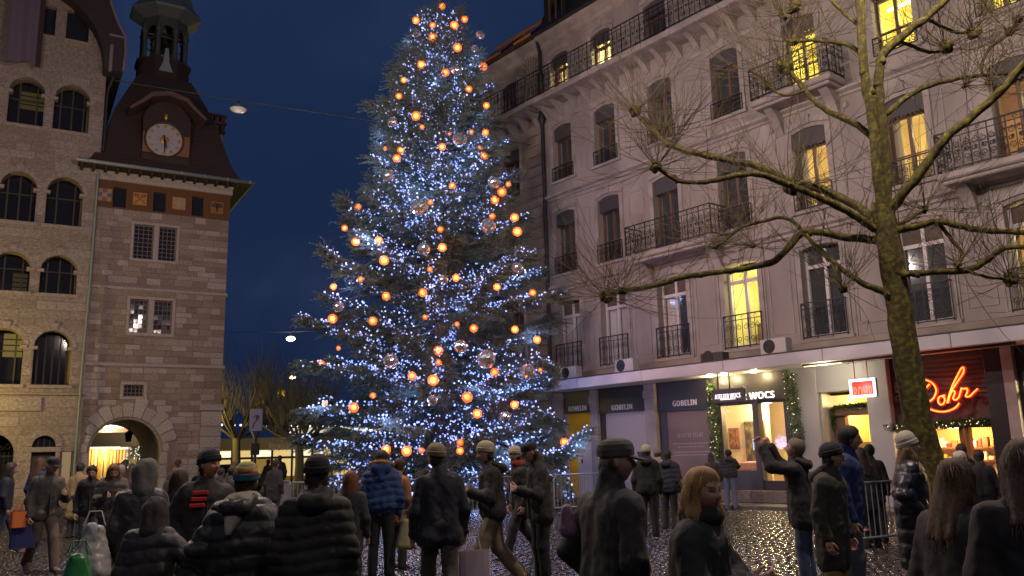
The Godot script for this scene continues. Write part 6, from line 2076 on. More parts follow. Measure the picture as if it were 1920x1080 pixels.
const GLOBES := [[0.14, 16.43, 0.32, 0], [-0.70, 15.78, 0.62, 0], [-0.11, 15.36, 1.05, 0], [0.58, 15.45, 0.85, 0], [0.89, 15.94, 0.32, 0], [-0.10, 14.85, 1.20, 0], [0.69, 14.53, 1.10, 0], [-0.44, 13.80, 1.45, 0], [1.48, 14.22, 0.32, 0], [0.33, 13.45, 1.58, 0], [-1.02, 13.37, 1.29, 0], [1.05, 12.95, 1.42, 0], [-1.16, 12.78, 1.40, 0], [1.58, 12.55, 1.02, 0], [-0.55, 11.85, 2.01, 0], [-0.35, 11.42, 2.18, 1], [0.47, 11.17, 2.23, 1], [1.13, 11.32, 1.93, 1], [1.55, 11.43, 1.57, 0], [0.27, 10.68, 2.42, 0], [-1.52, 10.91, 1.80, 1], [-0.98, 10.69, 2.23, 0], [-1.10, 10.41, 2.27, 0], [1.40, 10.80, 1.94, 1], [1.51, 10.55, 1.96, 0], [0.59, 9.34, 2.79, 0], [2.22, 9.73, 1.60, 1], [2.02, 9.36, 2.01, 0], [1.81, 9.02, 2.33, 0], [1.73, 8.45, 2.59, 1], [2.38, 8.57, 1.95, 0], [2.45, 8.10, 2.08, 0], [-2.35, 9.08, 1.75, 0], [-2.89, 8.63, 1.02, 0], [-2.29, 7.85, 2.37, 0], [-1.52, 7.72, 2.96, 0], [0.33, 7.35, 3.40, 0], [-0.03, 8.79, 3.02, 1], [-1.33, 7.07, 3.19, 0], [0.27, 7.91, 3.26, 1], [0.71, 6.46, 3.47, 0], [-0.01, 6.71, 3.50, 1], [1.83, 6.25, 3.06, 0], [2.85, 6.23, 2.15, 0], [-0.20, 6.04, 3.59, 0], [-1.24, 6.01, 3.38, 0], [-3.06, 6.64, 1.73, 0], [-2.05, 6.61, 2.86, 1], [-2.99, 5.62, 2.10, 0], [-1.61, 5.33, 3.33, 0], [1.18, 5.02, 3.55, 0], [2.30, 5.05, 2.95, 0], [2.93, 4.82, 2.38, 0], [-0.13, 5.34, 3.70, 1], [0.73, 5.13, 3.65, 1], [0.24, 4.40, 3.82, 0], [0.24, 4.08, 3.86, 1], [-0.47, 3.74, 3.88, 0], [0.10, 3.61, 3.93, 0], [1.72, 3.82, 3.51, 0], [-3.35, 4.31, 1.89, 0], [-2.68, 4.68, 2.69, 1], [0.99, 3.14, 3.86, 0], [-1.54, 3.26, 3.66, 1], [-2.10, 2.97, 3.42, 0], [-3.07, 3.15, 2.54, 1], [1.25, 2.70, 3.85, 0], [2.24, 2.94, 3.33, 0], [2.99, 3.94, 2.48, 1], [-1.15, 1.83, 3.89, 0], [-0.60, 1.78, 3.99, 0], [-0.21, 1.78, 4.03, 1], [0.80, 1.96, 4.04, 1], [0.79, 1.75, 3.94, 0], [3.63, 1.93, 1.92, 0]]
const MIRRORS := [[-0.66, 15.15, 0.95, 0.15], [1.40, 15.35, 0.32, 0.17], [1.21, 14.87, 0.32, 0.15], [0.69, 13.57, 1.49, 0.20], [0.79, 10.93, 2.31, 0.24], [-1.32, 11.76, 1.75, 0.17], [-1.32, 9.79, 2.49, 0.20], [1.79, 9.58, 2.27, 0.20], [-0.32, 8.61, 3.17, 0.28], [1.61, 8.06, 2.94, 0.24], [-0.17, 7.28, 3.55, 0.20], [2.43, 6.87, 2.67, 0.18], [-2.71, 5.88, 2.60, 0.17], [0.37, 6.36, 3.67, 0.15], [0.83, 4.49, 3.87, 0.20], [-1.03, 4.14, 3.87, 0.22], [1.51, 4.16, 3.71, 0.28], [2.63, 3.85, 3.07, 0.24], [1.98, 2.60, 3.72, 0.16], [0.10, 3.07, 4.15, 0.15]]
const FIR_SHAPE := [[0.60, 3.30], [2.00, 3.90], [4.50, 3.60], [7.50, 3.20], [9.50, 2.65], [11.00, 2.20], [13.00, 1.65], [14.80, 1.15], [15.90, 0.85], [16.35, 0.20]]
const PLANE_LIMBS := [
	["trunk", 0.243, 0.180, [[6.00, 0.68, -12.50], [5.93, 1.35, -12.50], [5.85, 1.88, -12.50], [5.79, 2.82, -12.50], [5.75, 3.77, -12.50], [5.71, 4.59, -12.50], [5.68, 5.01, -12.50], [5.68, 5.22, -12.50]]],
	["limb", 0.133, 0.078, [[5.66, 5.09, -12.50], [5.65, 5.67, -12.45], [5.63, 6.34, -12.40], [5.58, 6.93, -12.35], [5.53, 7.44, -12.30], [5.57, 8.49, -12.25], [5.58, 9.29, -12.20]]],
	["limb", 0.118, 0.059, [[5.72, 5.09, -12.50], [5.76, 5.75, -12.44], [5.75, 6.33, -12.38], [5.74, 7.09, -12.31], [5.82, 7.54, -12.25], [6.22, 7.90, -12.19], [6.51, 8.10, -12.12], [6.80, 8.35, -12.06], [7.30, 8.84, -12.00]]],
	["limb", 0.110, 0.063, [[5.74, 5.09, -12.50], [5.89, 5.30, -12.31], [6.17, 5.66, -12.13], [6.43, 6.04, -11.94], [6.94, 6.43, -11.76], [7.30, 6.78, -11.57], [7.46, 6.99, -11.39], [7.77, 7.25, -11.20]]],
	["limb", 0.059, 0.031, [[5.83, 6.64, -12.40], [6.39, 7.05, -12.50], [6.90, 7.25, -12.60], [7.57, 7.39, -12.70], [8.15, 7.45, -12.80], [8.65, 7.57, -12.90]]],
	["limb", 0.078, 0.047, [[5.73, 5.94, -12.50], [5.77, 6.32, -12.68], [5.50, 6.71, -12.86], [5.11, 7.05, -13.04], [4.93, 7.44, -13.22], [4.78, 7.86, -13.40]]],
	["limb", 0.094, 0.051, [[5.56, 4.93, -12.50], [5.56, 5.11, -12.68], [5.30, 5.40, -12.86], [4.93, 5.68, -13.04], [4.53, 5.87, -13.22], [4.10, 6.20, -13.40], [3.60, 6.39, -13.58], [3.02, 6.63, -13.76], [2.75, 6.84, -13.94], [2.54, 7.16, -14.12], [2.38, 7.45, -14.30]]],
	["limb", 0.078, 0.035, [[5.52, 4.85, -12.50], [5.16, 5.05, -12.36], [4.69, 5.25, -12.22], [4.14, 5.45, -12.09], [3.64, 5.59, -11.95], [3.20, 5.51, -11.81], [2.80, 5.40, -11.68], [2.38, 5.39, -11.54], [2.12, 5.51, -11.40]]],
	["limb", 0.086, 0.047, [[5.61, 4.64, -12.50], [5.52, 4.70, -12.57], [5.15, 4.77, -12.65], [4.88, 4.86, -12.72], [4.54, 4.90, -12.80], [4.32, 4.69, -12.88], [4.11, 4.50, -12.95], [3.68, 4.40, -13.03], [3.38, 4.38, -13.10], [2.71, 4.32, -13.18], [2.24, 4.20, -13.25], [1.78, 4.16, -13.33], [1.50, 4.08, -13.40]]],
	["limb", 0.043, 0.027, [[4.56, 4.91, -12.85], [4.47, 5.13, -12.99], [4.31, 5.24, -13.12], [4.05, 5.22, -13.26], [3.84, 5.19, -13.39], [3.76, 5.18, -13.53], [3.47, 4.97, -13.66], [3.38, 4.96, -13.80]]],
	["limb", 0.071, 0.039, [[5.56, 3.79, -12.40], [5.53, 3.87, -12.45], [5.27, 4.01, -12.50], [5.06, 4.18, -12.55], [4.84, 4.41, -12.60], [4.67, 4.63, -12.65], [4.53, 4.84, -12.70]]],
	["limb", 0.031, 0.024, [[4.90, 4.30, -12.50], [4.82, 4.11, -12.43], [4.83, 4.00, -12.37], [4.87, 3.91, -12.30]]],
	["limb", 0.078, 0.043, [[5.79, 4.80, -12.50], [5.81, 4.80, -12.39], [6.01, 4.81, -12.28], [6.29, 4.86, -12.16], [6.51, 4.76, -12.05], [6.81, 4.65, -11.94], [7.10, 4.59, -11.82], [7.35, 4.53, -11.71], [7.64, 4.43, -11.60]]],
	["limb", 0.039, 0.024, [[6.35, 4.83, -12.20], [6.45, 4.61, -12.15], [6.55, 4.40, -12.10], [6.55, 4.28, -12.05], [6.44, 4.16, -12.00]]],
	["limb", 0.055, 0.035, [[5.80, 4.82, -12.50], [5.99, 4.95, -12.63], [6.21, 5.08, -12.77], [6.51, 5.25, -12.90]]],
	["limb", 0.071, 0.039, [[5.79, 4.12, -12.40], [5.83, 4.10, -12.28], [6.12, 4.09, -12.15], [6.54, 4.08, -12.03], [6.73, 4.15, -11.90], [6.91, 4.29, -11.78], [6.99, 4.32, -11.65], [7.17, 4.28, -11.53], [7.45, 4.20, -11.40]]],
	["limb", 0.031, 0.024, [[6.47, 4.06, -11.90], [6.83, 3.97, -12.00], [7.22, 3.95, -12.10]]],
	["limb", 0.039, 0.027, [[6.43, 8.04, -12.10], [6.64, 8.12, -12.27], [7.06, 8.01, -12.43], [7.48, 8.08, -12.60]]],
	["limb", 0.039, 0.027, [[6.03, 7.75, -12.20], [6.25, 7.81, -12.38], [6.67, 7.74, -12.55], [6.95, 7.82, -12.72], [7.17, 7.98, -12.90]]],
	["limb", 0.047, 0.031, [[5.57, 7.98, -12.30], [5.59, 8.19, -12.47], [5.36, 8.61, -12.63], [5.25, 9.01, -12.80]]],
	["limb", 0.055, 0.031, [[5.61, 6.78, -12.40], [5.65, 7.82, -12.67], [5.18, 8.16, -12.93], [4.81, 8.29, -13.20]]],
	["limb", 0.035, 0.027, [[4.89, 7.38, -13.10], [4.61, 7.39, -13.30], [4.42, 7.66, -13.50]]],
	["limb", 0.039, 0.035, [[5.00, 5.47, -12.70], [4.61, 5.59, -12.50], [4.23, 5.49, -12.30]]],
	["limb", 0.031, 0.027, [[7.57, 7.39, -12.70], [7.74, 7.79, -12.77], [8.21, 8.18, -12.83], [8.43, 8.45, -12.90]]],
]
const PLANE_KNOBS := [[2.29, 7.59, -14.30, 0.141], [2.07, 5.55, -11.40, 0.102], [2.80, 6.92, -14.20, 0.094], [1.48, 4.08, -13.40, 0.133], [1.75, 4.14, -13.30, 0.078], [3.38, 4.96, -13.80, 0.078], [4.70, 7.94, -13.40, 0.173], [4.81, 8.29, -13.20, 0.102], [4.42, 7.66, -13.50, 0.086], [4.23, 5.49, -12.30, 0.173], [4.87, 3.91, -12.30, 0.071], [6.44, 4.16, -12.00, 0.055], [6.51, 5.25, -12.90, 0.078], [7.22, 3.95, -12.10, 0.125], [7.48, 8.06, -12.60, 0.133], [7.17, 7.98, -12.90, 0.141], [8.25, 8.22, -12.90, 0.094], [8.43, 8.45, -12.90, 0.078], [4.80, 8.81, -13.00, 0.125], [4.62, 8.66, -13.00, 0.094], [3.81, 4.76, -13.00, 0.055], [2.70, 7.19, -14.20, 0.071], [7.56, 7.17, -12.50, 0.071], [7.24, 7.18, -12.60, 0.063]]

# ---------------------------------------------------------------- the Christmas tree
func fir_radius(h: float) -> float:
	var s: Array = FIR_SHAPE
	if h <= s[0][0]: return s[0][1]
	for i in s.size() - 1:
		if h <= s[i + 1][0]: return lerpf(s[i][1], s[i + 1][1], (h - s[i][0]) / (s[i + 1][0] - s[i][0]))
	return 0.1

# a twig with side twigs and needles, along +x, hanging a little
func spray_mesh(k: int) -> ArrayMesh:
	var r := RandomNumberGenerator.new()
	r.seed = 900 + k
	var m := MB.new()
	for s in 5:
		var root := Vector3(0.08 * s, -0.01 * s, 0)
		var dir := Vector3(0.9, -0.12, (0.75 if s % 2 == 0 else -0.75) * (1.0 if s < 4 else 0.0)).normalized()
		var l := r.randf_range(0.2, 0.34)
		var k2 := 13
		for i in k2:
			var p := root + dir * l * i / k2 + Vector3(0, -0.05 * pow(float(i) / k2, 2.0), 0)
			for e in 2:
				var a := r.randf() * TAU
				var out := Vector3(0.35, cos(a), sin(a)).normalized()
				var d := (dir * 0.75 + out * 0.7).normalized()
				var w := d.cross(Vector3(r.randf() - 0.5, r.randf() - 0.5, r.randf() - 0.5)).normalized() * 0.0075
				m.tri(p - w, p + d * r.randf_range(0.05, 0.085), p + w)
	return m.mesh()

func ordinal(i: int, k: int) -> String:
	if k == 1: return "only one"
	if i == 0: return "leftmost"
	if i == k - 1: return "rightmost"
	return ["", "second from the left", "third from the left", "fourth from the left", "fifth from the left", "sixth from the left", "seventh from the left", "eighth from the left"][i]

func fir_tree() -> void:
	var t := thing("christmas_tree", "huge fir covered in blue white fairy lights and orange globes in the square", "Christmas tree", TREE_AT)
	rng.seed = 4242
	var bark := mat("fir_bark", Color(0.07, 0.045, 0.035), 0.95)
	var tr := MB.new()
	tr.tube([Vector3(0, 0, 0), Vector3(0.05, 4, 0), Vector3(0, 9, 0.04), Vector3(0, 14, 0), Vector3(0, 16.25, 0)], [0.34, 0.26, 0.17, 0.07, 0.02], 12)
	obj("trunk", tr, bark, t)
	var sprays := [[], [], [], []]
	var tints := [[], [], [], []]
	var leds := []
	var gold := PI * (3.0 - sqrt(5.0))
	var k := 282
	for i in k:
		var f := float(i) / (k - 1)
		var h := 0.75 + 15.35 * pow(f, 0.98)
		var a := i * gold + rf(-0.25, 0.25)
		var layer := 0.5 + 0.5 * sin(h * 4.6 + 1.3 * sin(a * 1.0 + h * 0.3))
		var r := fir_radius(h) * (0.80 + 0.22 * layer + rf(-0.09, 0.07)) - 0.2
		if i == k - 1: r = 0.2
		var out := Vector3(cos(a), 0, sin(a))
		var lift := lerpf(-0.25, 0.5, f) * r
		var path := []
		for j in 6:
			var u := j / 5.0
			path.append(Vector3(0, h, 0) + out * r * u + Vector3(0, lift * u - 0.10 * r * sin(u * PI) + 0.12 * u * u, 0))
		branch(t, path, 0.012 + 0.010 * r, bark, sprays, tints, leds, a, 1.0)
	# the long low bough that sticks out on the right
	var bough := []
	for q in [[0.6, 2.4, 0.8], [1.6, 2.0, 1.6], [2.6, 1.6, 2.2], [3.2, 1.55, 2.5], [3.6, 1.75, 2.7], [3.95, 2.05, 2.8]]: bough.append(Vector3(q[0], q[1], q[2]))
	branch(t, bough, 0.05, bark, sprays, tints, leds, 0.0, 2.2)
	bough = []
	for q in [[2.8, 1.6, 2.3], [3.3, 1.3, 2.6], [3.55, 0.9, 2.7], [3.65, 0.4, 2.75]]: bough.append(Vector3(q[0], q[1], q[2]))
	branch(t, bough, 0.03, bark, sprays, tints, leds, 0.0, 1.6)
	for b in [[-2.9, 5.3, 2.1, -3.6, 5.6, 2.4], [-2.7, 7.2, 1.5, -3.2, 7.7, 1.7], [-2.3, 8.9, 1.5, -2.65, 9.2, 1.7], [-2.9, 4.2, 2.2, -3.55, 4.3, 2.3], [-3.0, 3.1, 2.2, -3.6, 3.0, 2.3], [2.7, 4.4, 2.0, 3.2, 4.2, 2.1], [2.7, 2.9, 2.2, 3.3, 2.6, 2.4], [2.6, 6.0, 1.8, 3.55, 6.2, 2.0], [-3.0, 1.9, 2.0, -3.75, 2.2, 2.1], [-1.6, 12.4, 0.6, -2.0, 12.75, 0.7]]:
		branch(t, [Vector3(b[0] * 0.5, b[1] - 0.1, b[2] * 0.5), Vector3(b[0], b[1], b[2]), Vector3(b[3], b[4], b[5])], 0.03, bark, sprays, tints, leds, 0.0, 2.0)
	var nm := mat("fir_needles", Color(1, 1, 1), 0.55, {"vc": true, "back": Color(0.25, 0.25, 0.25)})
	for s in 4: scatter("needle_sprays", spray_mesh(s), nm, sprays[s], t, tints[s])
	# fairy lights
	var bulb := MB.new()
	bulb.ball(Vector3.ZERO, Vector3.ONE * 0.0295, 5, 4)
	var groups := [[], [], []]
	for p in leds: groups[0 if rng.randf() < 0.6 else (1 if rng.randf() < 0.6 else 2)].append(Transform3D(Basis.from_scale(Vector3.ONE * rf(0.65, 1.15)), p))
	var tone := [Color(0.19, 0.34, 1.0), Color(0.28, 0.40, 1.0), Color(0.23, 0.46, 1.0)]
	for g in 3: scatter("fairy_lights", bulb.mesh(), mat("fairy_led_%d" % g, Color(0.8, 0.8, 0.9), 0.4, {"emit": tone[g], "power": [1.6, 2.3, 1.1][g]}), groups[g], t)
	for i in 30:
		var q: Vector3 = leds[(i * leds.size()) / 30]
		omni(q + Vector3(q.x, 0.0, q.z).normalized() * 0.25, Color(0.32, 0.44, 1.0), 1.5, 0.25, t)
	# orange globes, told apart by the height they hang at
	var tiers := [[15.2, "at the tip of the Christmas tree"], [14.0, "just below the tip of the Christmas tree"], [12.4, "level with the belfry of the tower"], [11.2, "level with the round wire lamp"], [10.3, "level with the tower clock"], [9.0, "level with the painted frieze"], [8.2, "level with the upper tower windows"], [7.3, "above the lower tower windows"], [6.2, "level with the lower tower windows"], [5.3, "level with the far street lamp"], [4.4, "level with the pale canopy edge"], [3.3, "level with the shop signs"], [2.3, "just above the heads of the crowd"], [-1.0, "lowest of all behind the crowd"]]
	var rows := {}
	for g in GLOBES:
		var n := 0
		while g[1] < tiers[n][0]: n += 1
		if not rows.has(n): rows[n] = []
		rows[n].append(g)
	for n in rows:
		var row: Array = rows[n]
		row.sort_custom(func(p, q): return p[0] < q[0])
		for i in row.size():
			var g: Array = row[i]
			globe("%s orange globe light, %s" % ["dim small" if g[3] == 1 else "bright", ordinal(i, row.size()) + " " + tiers[n][1]], TREE_AT + Vector3(g[0], g[1], g[2]), g[3] == 1)
	var balls := []
	for g in MIRRORS: balls.append(g)
	balls.sort_custom(func(p, q): return p[1] > q[1])
	var names := ["highest", "second highest", "third highest", "fourth highest", "fifth highest", "sixth highest", "seventh highest", "eighth highest", "ninth highest", "tenth highest", "eleventh highest", "tenth lowest", "ninth lowest", "eighth lowest", "seventh lowest", "sixth lowest", "fifth lowest", "fourth lowest", "third lowest", "second lowest", "lowest"]
	for i in balls.size():
		var g: Array = balls[i]
		var b := thing("mirror_ball", "%s silver mirror ball on the %s side of the Christmas tree" % [names[i + (21 - balls.size() if i > 9 else 0)], "left" if g[0] < -0.3 else ("right" if g[0] > 0.3 else "middle front")], "mirror ball", TREE_AT + Vector3(g[0], g[1], g[2]), rf(0, TAU), "mirror balls on the Christmas tree")
		var mb := MB.new()
		var rr: float = g[3] * 0.92
		var pr := []
		for j in 11: pr.append(Vector2(sin(PI * j / 10.0) * rr, cos(PI * j / 10.0) * rr))
		mb.lathe(pr, 16, Vector3.ZERO, true)
		# facets: one normal for each
		for j in range(0, mb.v.size(), 3):
			var c := (mb.v[j] + mb.v[j + 1] + mb.v[j + 2]) / 3.0
			var nn := (c.normalized() + Vector3(rf(-0.07, 0.07), rf(-0.07, 0.07), rf(-0.07, 0.07))).normalized()
			for e in 3: mb.n[j + e] = nn
		obj("mirror_facets", mb, mat("mirror", Color(0.92, 0.92, 0.95), 0.14, {"metal": 0.9}), b)
		var cp := MB.new()
		cp.tube([Vector3(0, rr * 0.98, 0), Vector3(0, rr + 0.06, 0)], 0.03, 6)
		cp.tube([Vector3(0, rr + 0.05, 0), Vector3(0, rr + 0.3, -0.05)], 0.006, 4)
		obj("hook", cp, mat("dark_steel", Color(0.03, 0.03, 0.035), 0.5, {"metal": 0.6}), b)

func globe(label: String, at: Vector3, small: bool) -> void:
	var g := thing("globe_light", label, "globe light", at, 0.0, "orange globe lights on the Christmas tree")
	var r := rf(0.07, 0.10) if small else rf(0.10, 0.155)
	var hot := rng.randi() % 3
	var core := MB.new()
	core.ball(Vector3.ZERO, Vector3.ONE * r * 0.55, 10, 8)
	obj("light_bulb", core, mat("globe_core_dim" if small else "globe_core_%d" % hot, Color(1, 0.8, 0.5), 0.4, {"emit": Color(1.0, 0.37, 0.06), "power": 1.6 if small else [2.6, 4.2, 7.0][hot]}), g)
	var sh := MB.new()
	sh.ball(Vector3.ZERO, Vector3.ONE * r, 12, 8)
	obj("orange_shell", sh, mat("globe_shell_dim" if small else "globe_shell_%d" % hot, Color(0.9, 0.3, 0.06), 0.2, {"alpha": 0.45, "emit": Color(1.0, 0.19, 0.02), "power": 0.35 if small else [0.5, 0.75, 1.0][hot]}), g)
	if not small: omni(Vector3.ZERO, Color(1.0, 0.24, 0.05), [0.2, 0.32, 0.5][hot], r * 0.5, g)
	var cp := MB.new()
	cp.tube([Vector3(0, r * 0.95, 0), Vector3(0, r + 0.05, 0)], 0.035, 6)
	cp.tube([Vector3(0, r + 0.04, 0), Vector3(0, r + 0.22, -0.08)], 0.006, 4)
	obj("hook", cp, mat("dark_steel", Color(0.03, 0.03, 0.035), 0.5, {"metal": 0.6}), g)

func branch(t: Node3D, path: Array, r: float, bark: Material, sprays: Array, tints: Array, leds: Array, a: float, dense: float) -> void:
	var rr := []
	for i in path.size(): rr.append(lerpf(r, 0.006, float(i) / (path.size() - 1)))
	var m := MB.new()
	m.tube(path, rr, 5)
	obj("branch", m, bark, t)
	var length := 0.0
	for i in path.size() - 1: length += (path[i + 1] - path[i]).length()
	var n := int((10 + length * 17.0) * (1.0 if dense <= 1.0 else dense * 0.8))
	var shade := rf(0.75, 1.25)
	for i in n:
		var u := 1.0 - pow(rng.randf(), 1.35) * 0.85 if dense <= 1.0 else rng.randf()
		if i == 0: u = 0.99
		var p := at_path(path, u)
		var q := at_path(path, minf(u + 0.05, 1.0))
		var d: Vector3 = (q - p).normalized() if q != p else (path[-1] - path[-2]).normalized()
		var side := d.cross(Vector3.UP).normalized()
		var s := (1.0 if rng.randf() < 0.5 else -1.0) * rf(0.1, 1.0) * (1.15 - 0.6 * u)
		var x := (d * rf(0.55, 1.0) + side * s + Vector3(0, rf(-0.45, 0.2), 0)).normalized()
		var y := (Vector3.UP + side * rf(-0.5, 0.5)).normalized()
		var z := x.cross(y).normalized()
		y = z.cross(x)
		var sc := rf(0.75, 1.25) * (0.62 if path[0].y > 14.5 else 1.0)
		var kk := rng.randi() % 4
		sprays[kk].append(Transform3D(Basis(x, y, z) * Basis.from_scale(Vector3.ONE * sc), p + side * s * 0.12 * sc))
		var c := shade * rf(0.7, 1.3)
		tints[kk].append(Color(0.085 * c, 0.115 * c, 0.085 * c))
	# lights wound along the outer part, only a few on the far side
	var away := Vector3(cos(a), 0, sin(a)).dot(Vector3(0.08, 0, 1))
	if dense <= 1.0 and away < -0.35: return
	if dense <= 1.0 and rng.randf() < 0.14: return
	var every := rf(0.029, 0.055)
	if dense > 1.0: every *= 1.2
	var u2 := rf(0.12, 0.4) if dense <= 1.0 else 0.05
	while u2 < 1.1:
		var p: Vector3 = at_path(path, u2) + (path[-1] - path[-2]).normalized() * maxf(0.0, u2 - 1.0) * length
		var spread := 0.17 * (1.2 - u2) + 0.07
		leds.append(p + Vector3(rf(-1, 1) * spread * 1.3, rf(-0.9, 1.0) * spread, rf(-0.6, 1.0) * spread + 0.03))
		u2 += every * rf(0.4, 1.5) / maxf(length, 0.4)

func at_path(path: Array, u: float) -> Vector3:
	var f := clampf(u, 0.0, 0.9999) * (path.size() - 1)
	var i := int(f)
	return (path[i] as Vector3).lerp(path[i + 1], f - i)

# ---------------------------------------------------------------- the bare plane tree on the right
func smooth_path(pts: Array, per := 4) -> Array:
	var out := []
	for i in pts.size() - 1:
		var p0: Vector3 = pts[maxi(i - 1, 0)]
		var p1: Vector3 = pts[i]
		var p2: Vector3 = pts[i + 1]
		var p3: Vector3 = pts[mini(i + 2, pts.size() - 1)]
		for k in per: out.append(p1.cubic_interpolate(p2, p0, p3, float(k) / per))
	out.append(pts[-1])
	return out

func plane_tree() -> void:
	var root := Vector3(PLANE_LIMBS[0][3][0][0], 0, PLANE_LIMBS[0][3][0][2])
	var t := thing("plane_tree", "bare pollarded plane tree with mossy trunk and knobbly limbs at the right", "tree", root)
	rng.seed = 99
	var f := FastNoiseLite.new()
	f.seed = 5
	f.frequency = 0.012
	f.fractal_octaves = 4
	var nt := NoiseTexture2D.new()
	nt.width = 512
	nt.height = 512
	nt.seamless = true
	nt.noise = f
	var g := Gradient.new()
	g.offsets = PackedFloat32Array([0.0, 0.38, 0.6, 0.68, 1.0])
	g.colors = PackedColorArray([Color(0.26, 0.21, 0.09), Color(0.38, 0.32, 0.15), Color(0.45, 0.39, 0.17), Color(0.58, 0.54, 0.18), Color(0.66, 0.62, 0.22)])
	nt.color_ramp = g
	var bark := mat("plane_bark", Color(0.43, 0.47, 0.36), 0.9, {"grain": nt, "scale": 1.6, "bump": 1.0, "bumptex": noise_tex("weather", 0.02, 0.62, 1.0, 5)})
	var twigm := mat("twig_bark", Color(0.11, 0.085, 0.042), 0.85)
	var sh := MB.new()
	for l in PLANE_LIMBS:
		var pts := []
		for q in l[3]: pts.append(Vector3(q[0], q[1], q[2]) - root)
		if l[0] == "trunk": pts[0] = Vector3(0.0, -0.05, 0.0)
		var p := smooth_path(pts, 5)
		var rr := []
		for i in p.size():
			var w := lerpf(l[1], l[2], float(i) / (p.size() - 1)) * (0.88 if l[0] == "trunk" else 0.78)
			if l[0] == "trunk" and i < 6: w *= 1.0 + 0.5 * (1.0 - i / 6.0)
			rr.append(w * (rf(0.97, 1.04) if l[0] == "trunk" else rf(0.93, 1.1)))
		for i in range(1, p.size() - 1): p[i] += Vector3(rf(-1, 1), rf(-1, 1), rf(-1, 1)) * l[2] * (0.06 if l[0] == "trunk" else 0.2)
		var m := MB.new()
		m.tube(p, rr, 12 if l[0] == "trunk" else 8)
		for i in range(3, p.size() - 1, 4):
			if l[0] != "trunk" and rng.randf() < 0.5: m.ball(p[i] + Vector3(rf(-1, 1), rf(-1, 1), rf(-1, 1)) * rr[i] * 0.5, Vector3.ONE * rr[i] * rf(0.7, 1.05), 7, 5)
		obj(l[0], m, bark, t)
		if l[0] != "trunk":
			for i in range(4, p.size(), 2):
				if rng.randf() < 0.9: shoot(sh, p[i], Vector3(rf(-0.7, 0.7), rf(0.1, 1.0), rf(-0.7, 0.7)), rf(0.4, 1.3))
	for q in PLANE_KNOBS:
		var c := Vector3(q[0], q[1], q[2]) - root
		var m := MB.new()
		var r: float = q[3]
		m.ball(c, Vector3.ONE * r * 0.7, 9, 7)
		for k in 9: m.ball(c + Vector3(rf(-1, 1), rf(-0.6, 1), rf(-1, 1)).normalized() * r * 0.6, Vector3.ONE * r * rf(0.3, 0.5), 7, 5)
		obj("knob", m, bark, t)
		for k in int(16 + r * 140.0):
			var d := Vector3(rf(-1, 1), rf(-0.35, 1.1), rf(-0.8, 0.8)).normalized()
			shoot(sh, c + d * r * 0.5, d, rf(0.6, 2.1))
	var o := obj("shoots", sh, twigm, t)
	o.set_meta("kind", "stuff")

func shoot(m: MB, from: Vector3, dir: Vector3, l: float) -> void:
	var d := dir.normalized()
	var bend := Vector3(rf(-0.12, 0.12), rf(0.0, 0.22), rf(-0.12, 0.12))
	var p := [from]
	var q := from
	for i in 5:
		d = (d + bend * 0.45 + Vector3(rf(-0.09, 0.09), rf(-0.07, 0.09), rf(-0.09, 0.09))).normalized()
		q += d * l * 0.2
		p.append(q)
	m.tube(p, [0.0058, 0.0052, 0.0045, 0.0037, 0.0029, 0.002], 4, false)
	if l > 0.55:
		for i in 2:
			var s: int = 1 + rng.randi() % 3
			var e := (d + Vector3(rf(-0.8, 0.8), rf(-0.3, 0.8), rf(-0.8, 0.8))).normalized()
			m.tube([p[s], p[s] + e * l * 0.16, p[s] + (e + Vector3(0, 0.25, 0)).normalized() * l * rf(0.25, 0.42)], [0.0045, 0.0035, 0.002], 3, false)

